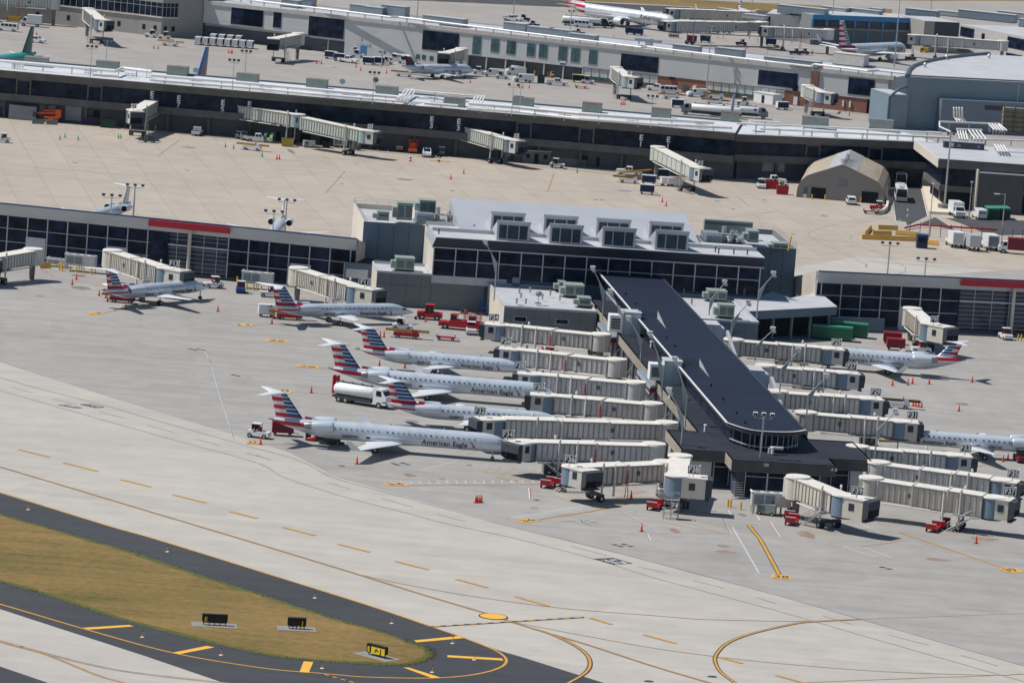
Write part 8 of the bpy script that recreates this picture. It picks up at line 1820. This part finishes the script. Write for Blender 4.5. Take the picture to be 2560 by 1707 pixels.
for a, b, ytop, nm in ((470,715,945,'door'),(1330,1610,1015,'door')):
    s0, zt = TF.on(1960+a*.14665, 330+ytop*.14665, 0); s1, _ = TF.on(1960+b*.14665, 330+(ytop+15)*.14665, 0); q = MB(); q.box(s0, .1, 0, s1, .26, zt, DARK); q.obj(nm, T)
s0, z1 = TF.on(1960+930*.14665, 330+795*.14665, 0); s1, z0 = TF.on(1960+1080*.14665, 330+950*.14665, 0); q = MB(); q.box(s0, .2, z0, s1, .26, z1, M('grey_vent_panel', (0.20,0.20,0.21), .7)); q.box(s0, .18, (z0+z1)/2, s1, .2, (z0+z1)/2+.1, TENTG); q.obj('vent_panel', T)
s0, z1 = TF.on(1960+335*.14665, 330+960*.14665, 0); q = MB(); q.box(s0, .18, .9, s0+.9, .26, 2.3, HVD); q.box(s0, .16, .1, s0+.75, .26, .8, WHITE); q.obj('small_door', T)
# ---------------------------------------------------------------- right hand service corner
spread(lambda l: bus(l), [(*c_(13,1250,285),-92,'white shuttle bus in front on the dark ramp road'), (*c_(13,1246,150),-92,'white shuttle bus behind the first on the dark ramp road')], 'shuttle buses on the ramp road')
t = container('tall slate blue container box beside the mast with round base', M('slate_container', (0.17,0.22,0.27), .55, .1), 4.2, 6.0, 6.0, roofc=GPANEL); t.location = GK(13,1700,340) + Vector((0,2.5,0)); t.rotation_euler = (0,0,R_(8))
at(boxtruck, 13, 1750, 435, -80, 'white refrigerated box truck by the mast with round base', VW, L=6.5)
at(lambda l: sedanish(l, 'van', 'cargo_van'), 13, 1950, 450, 100, 'white van parked beside the green compactors on the right')
for x, y, lab in ((2060,450,'green compactor right of the white van'),(2160,450,'second green compactor at the dark wall on the right')): at(compactor, 13, x, y, -85, lab, 'green compactors at the dark wall', L=5)
at(compactor, 13, 640, 1530, 172, 'front green compactor under the angled canopy', 'green compactors by the angled canopy', L=7); at(compactor, 13, 780, 1500, 172, 'rear green compactor under the angled canopy', 'green compactors by the angled canopy', L=7)
at(boxtruck, 13, 1728, 700, 100, 'white box truck with a pink marked roof at the right', VW, L=6.5, roof=VW)
at(boxtruck, 13, 1885, 730, 100, 'pale grey box trailer between the two white trucks', GPANEL, L=5.5)
at(boxtruck, 13, 2040, 725, 100, 'white box truck with a grey roller door, rightmost of three', VW, L=6.5, door=M('roller_door', (0.15,0.18,0.22), .6))
at(boxtruck, 13, 2290, 765, 180, 'white cab truck with a dark red box at the right edge', VW, L=8)
[c.data.materials.clear() or c.data.materials.append(VRD) for o in bpy.data.objects if o.get('label','').startswith('white cab truck') for c in o.children if c.name.startswith('cargo_box')]
t = thing('guard_booth', 'dark blue guard booth between the ochre barriers', 'booth', GK(13,1437,712), R_(3)); q = MB(); q.box(-1.1,-1.1,0,1.1,1.1,2.7,NAVY); q.box(-1.25,-1.25,2.7,1.25,1.25,2.85,BLUE); q.obj('wall', t); q = MB(); q.box(-.8,-1.13,1.2,.8,-1.1,2.2,GLASS); q.obj('window', t)
# fence with posts
a = GK(13,1330,600); b = GK(13,2700,700); n = 15
fe = thing('chain_link_fence', 'black chain link fence along the service road', 'fence', a, head(a,b)); Lf = (b-a).length
for i in range(n): q = MB(); q.cyl((Lf*i/n,0,0),(Lf*i/n,0,2.9),.07,.07,DKST,6); q.obj('post', fe)
q = MB()
for z_ in (.1,.7,1.3,1.9,2.5): q.cyl((0,0,z_),(Lf,0,z_),.015,.015,DKST,4,False,False)
q.obj('wire_mesh', fe)
a = GK(13,1290,555); b = GK(13,1410,530); c2 = GK(13,2110,575); q = MB(); q.tube([a+Vector((0,0,.5)), b+Vector((0,0,.6)), c2+Vector((0,0,.6))], .22, VR, 6); o = q.obj('barrier_tube'); tag(o, 'long red water filled barrier line behind the black fence', 'barrier')
# kerb wall by the tent and tan retaining slabs
t = thing('kerb_wall', 'curved tan kerb wall between the tent corner and the ramp road', 'wall', (0,0,0), 0); q = MB(); P = [GK(13,*p) for p in ((1050,415),(1090,410),(1125,380),(1135,340),(1128,290),(1120,230))]
for u, v in zip(P, P[1:]): d = (v-u).normalized(); nn = Vector((-d.y, d.x, 0))*.25; q.prism([((u-nn).x,(u-nn).y),((v-nn).x,(v-nn).y),((v+nn).x,(v+nn).y),((u+nn).x,(u+nn).y)], 0, 1.0, TENT)
q.obj('wall', t)
t = thing('retaining_wall', 'tan retaining wall panels along the right side of the ramp road', 'wall', (0,0,0), 0); q = MB()
P = [GK(13,*p) for p in ((1400,60),(1440,170),(1470,280),(1505,410))]
for i_, (u, v) in enumerate(zip(P, P[1:])): q.prism([(u.x,u.y),(v.x,v.y),(v.x+6,v.y+1),(u.x+6,u.y+1)], 0, [.6,.6,.6,.6] if i_ else [2.2,2.2,2.2,2.2], TENT)
q.obj('wall', t)
t = thing('striped_barrier', 'red and white striped barrier behind the shuttle buses', 'barrier', GK(13,1145,12), R_(-2)); q = MB()
for i in range(10): q.box(i*.75,0,.2,i*.75+.75,.15,1.0,VR if i % 2 == 0 else VW)
q.obj('planks', t)
# ---------------------------------------------------------------- small vehicles on the warm apron
V = lambda k, c=VW: (lambda l: sedanish(l, 'pickup' if k == 'pickup' else ('van' if 'van' in k else 'suv'), k, c))
spread(V('pickup'), [(*c_(0,1757,1205),85,'white pickup below the blue trailer at the brown concourse'), (*c_(0,2300,1265),0,'white pickup right of the grey one, under the E5 bridge'), (*c_(1,1520,1395),-88,'white pickup with a ladder rack right of the orange lift'), (*c_(12,1040,62),175,'white pickup with a green door stripe by the E1 bridge'), (*c_(13,120,140),5,'white pickup left of the tan tent'), (*c_(1,820,560),-25,'white pickup right of the baggage train at the ribbed wall'), (*c_(2,400,762),0,'grey white pickup below the teal windows'), (*c_(2,1290,812),170,'white pickup left of the big passenger van'), (*c_(1,2275,190),-10,'white pickup alone near the top edge'), (*c_(2,20,190),-10,'white pickup left of the dark blue trucks at the top')], 'white pickups')
at(V('suv', VG), 0, 2158, 1243, -60, 'dark grey suv under the long E5 jet bridge')
spread(V('suv'), [(*c_(13,808,322),92,'white suv parked between the two tent doors'), (*c_(0,325,382),-12,'white suv behind the green fin'), (*c_(2,412,695),10,'small white suv under the ribbed concourse')], 'white suvs')
spread(V('van'), [(*c_(2,1410,842),5,'long white passenger van in front of the brick wall'), (*c_(2,635,248),-5,'white passenger van below the silver tanker at the top'), (*c_(0,65,278),170,'white van at the left edge, upper apron')], 'white passenger vans')
spread(V('cargo_van'), [(*c_(2,100,735),190,'white cargo van below the ribbed wall columns'), (*c_(2,1645,865),200,'small white van left of the yellow mast base'), (*c_(1,2310,672),190,'white van at the columns of the ribbed concourse'), (*c_(1,2115,688),180,'white van behind the tugs at the small jet nose'), (*c_(2,35,660),200,'white van half under the ribbed concourse')], 'white cargo vans')
spread(lambda l: belt(l), [(*c_(0,2245,1340),-12,'white belt loader with a yellow conveyor on the warm apron'), (*c_(12,1040,135),-5,'white belt loader below the pickup by the E1 bridge'), (*c_(0,1515,412),-10,'white belt loader by the row of white carts'), (*c_(1,1320,685),-5,'white belt loader at the tail of the small far jet'), (*c_(2,1420,885),5,'grey white belt loader below the passenger van'), (*c_(2,1820,880),-5,'belt loader right of the yellow mast base, rear one'), (*c_(2,1805,935),-5,'belt loader right of the yellow mast base, front one')], 'white belt loaders')
at(belt, 12, 1090, 100, 15, 'dark belt loader with a raised end by the E1 bridge', VG, up=1.0)
spread(lambda l: cart(l, VW, VB, white=True), [(*c_(12,1200,235),0,'front white cart with navy curtains alone on the warm apron'), (*c_(12,1215,150),0,'rear white cart right behind the lone one'), (*c_(12,1335,95),10,'white cart with navy curtains beside the E1 bridge stairs')] + [(*c_(0,1765+i*66,400+i*5),85,'front row white cart, %s from the left' % w) for i, w in enumerate('first second third fourth fifth sixth seventh eighth'.split())] + [(*c_(0,1900+i*75,375+i*5),85,'rear row white cart, %s from the left' % w) for i, w in enumerate('first second third fourth'.split())] + [(*c_(1,665,528),-15,'white cart at the left end of the baggage train'), (*c_(1,745,548),-15,'second white cart of the baggage train'), (*c_(1,1000,580),0,'white cart left of the black finned jet, first'), (*c_(1,1090,580),0,'white cart left of the black finned jet, second'), (*c_(2,1472,960),5,'single white cart left of the tanker trucks'), (*c_(3,195,980),20,'small white cart in front of the brick wall')], 'white baggage carts with navy curtains')
spread(lambda l: cart(l, VW, VW, white=True, h=1.9), [(*c_(12,1385,160),15,'closed white cart left of the E1 bridge stairs, left one'), (*c_(12,1440,165),15,'closed white cart left of the E1 bridge stairs, right one')], 'closed white carts')
spread(lambda l: tug(l, VW, VG), [(*c_(1,1990,665),180,'white tug at the nose of the small far jet'), (*c_(1,2190,705),180,'white tug right of the first at the small far jet nose'), (*c_(1,1165,575),175,'white tug right of the pair of carts'), (*c_(1,905,515),175,'white tug under the blue door'), (*c_(1,1240,545),175,'white tug left of the black fin'), (*c_(1,1320,570),170,'white tug touching the black fin'), (*c_(0,1345,335),-10,'white tug at the striped post by the taupe corner'), (*c_(0,1465,350),-5,'low white tug right of the striped post'), (*c_(2,675,748),170,'white tug right of the yellow cart'), (*c_(12,2215,180),-85,'white tug with red cab left of the tan tent'), (*c_(2,400,1495),175,'white utility tug right of the guard hut'), (*c_(2,2055,935),0,'white tug right of the tanker trucks'),(*c_(0,20,1270),0,'pale tug cut by the left edge on the warm apron')], 'white tugs of the far aprons')
at(boxtruck, 0, 275, 238, 180, 'white box truck beside the yellow equipment at the upper left', VW, L=6)
at(boxtruck, 1, 925, 500, 170, 'white box truck against the ribbed wall below the blue door', VW, L=5)
# guard hut and white shed
def hut(label, rc, x0, y0, x1, y1, d, h, m, roofm, wins=2, F=None):
    a = GK(rc,x0,y0); b = GK(rc,x1,y1); t = thing('hut', label, 'hut', a, head(a,b)); L = (b-a).length; q = MB(); q.box(0,0,0,L,d,h,m); q.obj('wall', t); q = MB(); q.box(-.15,-.15,h,L+.15,d+.15,h+.15,roofm); q.obj('roof', t)
    q = MB(); q.box(L*.42,-.05,0,L*.56,0,h*.8,DARK); q.obj('door', t)
    for i in range(wins): q = MB(); x = L*(.12+.62*i); q.box(x,-.05,h*.4,x+L*.14,0,h*.75,GLASS); q.obj('window', t)
    return t
hut('small taupe guard hut with a tan roof edge beside the E3 jet bridge', 2, 90, 1450, 340, 1465, 3, 2.8, TAUPE, TENT); hut('white shed with two round marks by the ribbed concourse', 2, 2150, 905, 2320, 935, 3.5, 2.6, VW, VW, 0)
# dumpsters, lifts, containers
at(skip, 0, 815, 1110, 0, 'purple dumpster full of rubbish at the brown concourse', PURP, full=True); at(skip, 0, 958, 1138, 5, 'dark green empty dumpster right of the purple one', M('dark_green', ()), H=2.0)
at(skip, 2, 610, 1480, 0, 'green bins right of the white utility tug', GRNP, full=True); at(skip, 2, 875, 1500, 0, 'green dumpster left of the E1 jet bridge', M('dark_green', ()), H=2.1); at(skip, 2, 255, 742, 90, 'dark green bin below the teal windows', M('dark_green', ()), H=2.2, L=2.4); at(skip, 0, 30, 1040, 0, 'purple grey bin cut by the left edge', PURP, H=2.2)
spread(lambda l: container(l, M('grey_container', (0.24,0.26,0.27), .6), 3.6, 2.6, 3.2, roofc=GPANEL), [(*c_(0,150,1062),0,'grey container left of the orange lift, left one'), (*c_(0,252,1070),0,'grey container left of the orange lift, right one')], 'grey containers')
t = container('blue trailer box under the brown concourse behind the white pickup', BLUE, 6.0, 2.2, 2.4, name='trailer', cat='trailer'); t.location = GK(0,1740,1160); t.rotation_euler = (0,0,R_(-4))
def lift(label, rc, x, y, hd, m=ORNG, boom=True):
    p = GK(rc,x,y); t = thing('boom_lift', label, 'lift', p, R_(hd)); q = MB(); q.box(-1.6,-1.0,.5,1.6,1.0,1.3,m); q.box(1.0,-1.1,1.2,2.2,1.1,3.0,m); q.obj('base', t); q = MB()
    if boom: q.cyl((1.4,0,2.2),(-3.4,0,1.9),.28,.2,m,8); q.cyl((1.2,.3,2.7),(-2.0,.3,2.5),.2,.2,m,8)
    else: rail(q, [(-1.2,-.9,1.3),(1.2,-.9,1.3),(1.2,.9,1.3),(-1.2,.9,1.3),(-1.2,-.9,1.3)], 1.2, m, .8, .06, 3); q.box(-.8,-.7,1.3,.9,.7,2.3,m)
    q.obj('boom', t); q = MB(); q.box(-4.2,-.7,1.0,-3.4,.7,2.0,DKST) if boom else q.box(-1,-.8,2.5,1,.8,2.6,DKST); q.obj('platform', t); wheels(t, (-1.1,1.1), 2.2, .48, .35); return t
lift('bright orange boom lift beside the grey containers', 0, 455, 1090, 0); lift('orange red compact lift right of the E5 cab', 1, 1395, 1365, 90, boom=False)
spread(lambda l: skip(l, VR, 2.6, 1.6, 1.9, full=True, name='red_equipment', cat='equipment'), [(*c_(13,103,185),0,'red machine left of the tan tent, upper one'), (*c_(13,197,235),0,'crumpled red machine at the left corner of the tan tent')], 'red machines beside the tent')
at(tug, 13, 1045, 378, 0, 'red tractor at the right corner of the tan tent', VR, VRD); at(flatcart, 13, 985, 410, 0, 'dark red cart beside the red tractor at the tent', VRD)
at(flatcart, 1, 1278, 1350, 90, 'brown flat bed cart left of the orange red lift', OLIVE); at(tug, 1, 1650, 1390, -88, 'dark grey tractor under the E3 jet bridge', DKST, DKST); at(flatcart, 2, 612, 788, 0, 'orange flat cart below the yellow cart', ORNG)
at(cart, 2, 588, 738, 0, 'pale yellow covered cart right of the yellow mast base', M('pale_yellow', (0.62,0.58,0.22), .6), DARK)
at(flatcart, 1, 1130, 1345, 0, 'long black trailer below the E5 cab', RUB, ends=False); at(acunit, 1, 750, 1315, -3, 'white generator box below the long cream jet bridge', 3.2, stand=.5, h=2.0)
for rc, x, y, lab, m_ in ((1,85,1270,'round green reel of hose, left one',GRNP),(1,140,1275,'round pale green reel of hose, right one',M('pale_green', (0.35,0.48,0.22), .6))):
    t = thing('hose_reel', lab + ' under the E5 jet bridge', 'reel', GK(rc,x,y), R_(80)); q = MB(); q.cyl((0,-.3,1.1),(0,.3,1.1),1.1,1.1,m_,18); q.cyl((0,-.34,1.1),(0,.34,1.1),.5,.5,RUB,12); q.obj('reel', t)
at(skip, 1, 280, 1305, 0, 'yellow equipment box beside the E5 bridge column', M('mustard', (0.42,0.33,0.06), .6), H=1.8, L=2.6, name='equipment_box', cat='equipment'); at(skip, 1, 625, 1318, 0, 'black bin under the long cream jet bridge', RUB, H=1.3, L=1.6, name='equipment_box', cat='equipment')
t = thing('traffic_drum', 'red and white traffic drum below the orange red lift', 'drum', GK(1,1372,1440), 0); q = MB()
for i in range(4): q.cyl((0,0,i*.32),(0,0,i*.32+.32),.36-.02*i,.35-.02*i,CONEM if i % 2 == 0 else WHITE,12)
q.obj('drum', t)
t = thing('towbar', 'yellow towbar lying on the warm apron below the E3 bridge', 'towbar', GK(1,1640,1445), R_(10)); q = MB(); q.cyl((-2.4,0,.25),(2.4,0,.25),.08,.08,YELP,6); q.cyl((-.3,-.4,.25),(-.3,.4,.25),.22,.22,RUB,10); q.obj('bar', t)
t = thing('yellow_gantry', 'yellow steel equipment frame at the upper left under the walkway', 'equipment', GK(0,125,212), 0); q = MB(); rail(q, [(-1.8,-1,0),(1.8,-1,0),(1.8,1,0),(-1.8,1,0),(-1.8,-1,0)], 1.9, YELP, 1, .1, 2); q.obj('frame', t)
spread(lambda l: tanker(l, WHITE, VG, 15.5, logo=True, ch=M('tanker_green_chassis', (0.02,0.05,0.07), .5)), [(*c_(2,1775,1040),175,'front white tanker truck with a blue emblem, left of the slim fin'), (*c_(2,2010,1045),2,'rear white tanker truck right of the slim fin')], 'white tanker trucks on the middle apron')
at(tanker, 2, 650, 240, 0, 'silver tanker truck beside the large far airliner', AWHITE, VD, L=14.5)
spread(lambda l: tug(l, VD, VD), [(*c_(2,110,190),170,'dark blue truck at the top left of the silver tanker'), (*c_(2,195,245),175,'second dark blue truck below the first at the top'), (*c_(2,600,318),180,'dark blue tug above the roof pipe'), (*c_(2,2040,408),0,'dark blue loader between the far masts'), (*c_(2,860,250),0,'dark blue tug under the engine of the large far airliner'), (*c_(3,310,490),0,'dark blue tug left of the winglet jet'), (*c_(3,385,490),0,'dark blue tug touching the first left of the winglet jet'), (*c_(3,1340,540),0,'dark blue tug at the nose of the winglet jet'), (*c_(2,1700,290),0,'dark tug under the twin grey jet bridges'), (*c_(2,1800,300),0,'second dark tug under the twin grey jet bridges')], 'dark blue tugs of the far apron')
spread(lambda l: cart(l, BLUE, VB), [(*c_(2,1055,310),-10,'dark blue cart below the large far airliner, left one'), (*c_(2,1120,318),-10,'dark blue cart below the large far airliner, right one'), (*c_(2,1720,382),0,'dark blue cart right of the red one'), (*c_(3,95,410),0,'blue cart with yellow posts at the far right terminal')], 'dark blue carts of the far apron')
at(cart, 2, 1597, 382, 0, 'dark red cart left of the blue one on the far apron', VRD, VRD)
t = thing('flat_duct', 'thin dark raised duct frame above the roof pipe of the ribbed concourse', 'duct', DF.w(*DF.at(*c_(2,1090,395), ZD), ZD), DF.a); q = MB(); q.box(0,0,1,7,2.5,1.6,HVB); q.box(1,.2,0,1.3,.5,1,STEEL); q.box(5,.2,0,5.3,.5,1,STEEL); q.box(3,.3,0,4.5,2,1.8,GPANEL); q.obj('casing', t)
# people in vests
def person(label, rc, x, y, vest, pose=0):
    p = GK(rc, x, y); t = thing('person', label, 'person', p, R_(pose)); 
    me = bpy.data.meshes.new('body'); vs = [(0,0,.95),(0,0,1.2),(0,0,1.42),(0,0,1.52),(0,0,1.66),(.0,.1,.9),(.02,.11,.5),(0,.12,.06),(.12,.12,.03),(0,-.1,.9),(-.02,-.11,.5),(0,-.12,.06),(.12,-.12,.03),(0,.2,1.4),(.03,.27,1.12),(.12,.27,.88),(0,-.2,1.4),(.03,-.27,1.12),(.12,-.27,.88)]
    ed = [(0,1),(1,2),(2,3),(3,4),(0,5),(5,6),(6,7),(7,8),(0,9),(9,10),(10,11),(11,12),(2,13),(13,14),(14,15),(2,16),(16,17),(17,18)]
    me.from_pydata(vs, ed, []); o = bpy.data.objects.new('body', me); COL.objects.link(o); o.parent = t
    sk = o.modifiers.new('skin', 'SKIN'); rr = [.15,.16,.17,.07,.11,.1,.075,.05,.045,.1,.075,.05,.045,.07,.05,.04,.07,.05,.04]
    for i, r_ in enumerate(rr): me.skin_vertices[0].data[i].radius = (r_, r_)
    me.skin_vertices[0].data[0].use_root = True; ss_ = o.modifiers.new('sub', 'SUBSURF'); ss_.levels = 1; ss_.render_levels = 1
    me.materials.append(M('dark_clothes', (0.03,0.035,0.05), .8))
    q = MB(); n = 12; q.loft([[(.17*s_*math.cos(2*math.pi*i/n), .24*s_*math.sin(2*math.pi*i/n), z) for i in range(n)] for z, s_ in ((.95,.95),(1.2,1.0),(1.42,.95),(1.48,.5))], vest, True, False); q.obj('vest', t)
    q = MB(); q.cyl((0,0,1.7),(0,0,1.8),.12,.06,RUB,10); q.obj('hair', t); return t
HV = M('hi_vis_yellow_green', (0.45,0.75,0.08), .7, var=0); HO = M('hi_vis_orange', (0.8,0.25,0.03), .7, var=0)
person('person in a yellow green vest standing in the dark dock doorway, left one', 1, 608, 465, HV); person('person in a yellow green vest in the dark dock, right of the column', 1, 655, 462, HV, 40); person('person in a yellow green vest at the rear of the winglet jet', 3, 463, 495, HV, 90)
person('person in a dark outfit and vest beside the white utility tug', 2, 355, 1498, HV, 20); person('person in an orange vest under the brown concourse near the grey suv', 0, 2222, 1200, HO)
for o in list(bpy.data.objects):
    if o.parent is None and not o.get('label') and not o.get('kind') and o.type in ('MESH', 'EMPTY'): print('NOLABEL', o.name)

# ---------------------------------------------------------------- small ramp clutter between the jet bridges and under the concourse
def clutter(kind, rc, x, y, label, col=VW):
    p = GK(rc, x, y); t = thing({'box':'equipment_box','gen':'ground_power_unit','pallet':'pallet','rack':'equipment_rack'}[kind], label, {'box':'box','gen':'generator','pallet':'pallet','rack':'rack'}[kind], p, R_(random.uniform(-20, 20)))
    if kind == 'box': q = MB(); q.box(-1.0,-.5,.25,1.0,.5,1.15,col,VW); q.box(-1.05,-.55,1.15,1.05,.55,1.25,VW); q.obj('casing', t); wheels(t, (-.7,.7), 1.0, .2, .12)
    elif kind == 'gen': q = MB(); q.box(-1.3,-.7,.3,1.3,.7,1.6,col); q.box(-1.1,-.73,.6,-.2,-.7,1.4,HVD); q.cyl((.8,0,1.6),(.8,0,2.1),.1,.1,DKST,6); q.obj('casing', t); wheels(t, (-.9,.9), 1.4, .28, .16)
    elif kind == 'pallet':
        q = MB(); q.box(-.9,-.7,0,.9,.7,.16,OLIVE)
        for i in range(5): a, b = random.uniform(-.6,.4), random.uniform(-.4,.2); q.box(a,b,.16,a+.5,b+.45,random.uniform(.5,1.0),random.choice([DKST,VG,col,GPANEL]))
        q.obj('load', t)
    else: q = MB(); rail(q, [(-1.5,-.6,0),(1.5,-.6,0),(1.5,.6,0),(-1.5,.6,0),(-1.5,-.6,0)], 1.6, col, .75, .05, 3); q.box(-1.4,-.5,.5,1.4,.5,.9,DKST); q.obj('frame', t)
    return t
for a in (('box',22,318,128,'red and white box cart between the F24 and F26 jet bridges',VR),('box',22,760,788,'red and white box cart between the F30 and F32 jet bridges',VR),('gen',22,742,175,'dark machine under the end of the F24 jet bridge',DKST),('pallet',22,1150,790,'dark pile of gear at the pier wall beyond gate F30',RUB),('gen',22,905,380,'pale machine on the ground at the F26 rotunda',GPANEL),('gen',22,350,1225,'grey generator under the F34 jet bridge',VG),('pallet',22,430,1215,'pile of yellow and grey gear right of the grey generator',YELP),
    ('box',22,515,770,'cream tank at the nose of the F30 jet',CREAM),('gen',23,430,470,'yellow brown machine under the F27 jet bridge',OLIVE),('box',23,340,465,'white case under the F27 jet bridge',VW),('pallet',23,380,255,'dark gear under the F25 jet bridge',RUB),('gen',23,960,980,'dark wheeled unit under the F31 jet bridge leg',DKST),('box',23,180,250,'low red cart under the F25 jet bridge',VR),('gen',22,1110,1300,'dark unit under the F36 jet bridge',DKST),('gen',33,55,70,'pale green cart between the yellow posts at the pier end',HVG),
    ('rack',1,1100,325,'steel rack under the E5 cab',STEEL),('gen',1,470,1315,'grey box cart below the long cream jet bridge',GPANEL),('gen',1,880,1340,'dark unit by the E5 bridge wheels',DKST),('pallet',1,1000,1330,'pile of gear right of the E5 bridge stairs',OLIVE),('rack',12,2030,70,'red frame in the doorway left of the tent',VR),('gen',2,1400,1545,'generator left of the E1 jet bridge column',GPANEL),('pallet',2,690,1475,'black gear beside the green bins',RUB),('gen',2,990,1480,'small white unit right of the green dumpster',VW),
    ('rack',0,1640,1170,'steel steps left of the blue trailer',STEEL),('pallet',0,2230,1190,'gear pile behind the grey suv',ORNG),('gen',1,1480,485,'white unit below the wide dark window of the ribbed wall',VW),('rack',2,1130,770,'steel frame right of the cream jet bridge of the ribbed wall',STEEL),('gen',2,1910,300,'grey unit under the second grey jet bridge',VG),('rack',2,1440,340,'dark frame at the foot of the twin grey bridges',DKST),('pallet',3,150,430,'gear pile left of the blue tugs at the far terminal',OLIVE),('gen',3,1460,470,'yellow unit under the taupe jet bridge',YELP),
    ('pallet',11,1850,1300,'gear pile behind the long red truck',VR),('gen',0,560,215,'steel unit at the foot of the taupe corner bridge',VG),('pallet',0,880,290,'orange and red gear below the taupe corner bridge',ORNG),('gen',0,1330,1270,'dark unit below the E7 bridge',DKST)):
    clutter(*a)

# ---------------------------------------------------------------- air
hz_mb = MB(); hz_mb.box(-260, -30, -1.0, 330, 2400, 130, DARK); hz_mb.mats = []
hm = bpy.data.materials.new('haze_air'); hm.use_nodes = True; hn = hm.node_tree.nodes; hn.remove(hn['Principled BSDF'])
hv_ = hn.new('ShaderNodeVolumePrincipled'); hv_.inputs['Color'].default_value = (0.40, 0.66, 1.0, 1); hv_.inputs['Density'].default_value = 0.000011; hv_.inputs['Anisotropy'].default_value = 0.2
hm.node_tree.links.new(hv_.outputs[0], hn['Material Output'].inputs['Volume'])
hz_mb.mats = [hm]; hz_o = hz_mb.obj('haze'); hz_o['kind'] = 'stuff'; hz_o['label'] = 'thin bluish summer haze over the airfield'
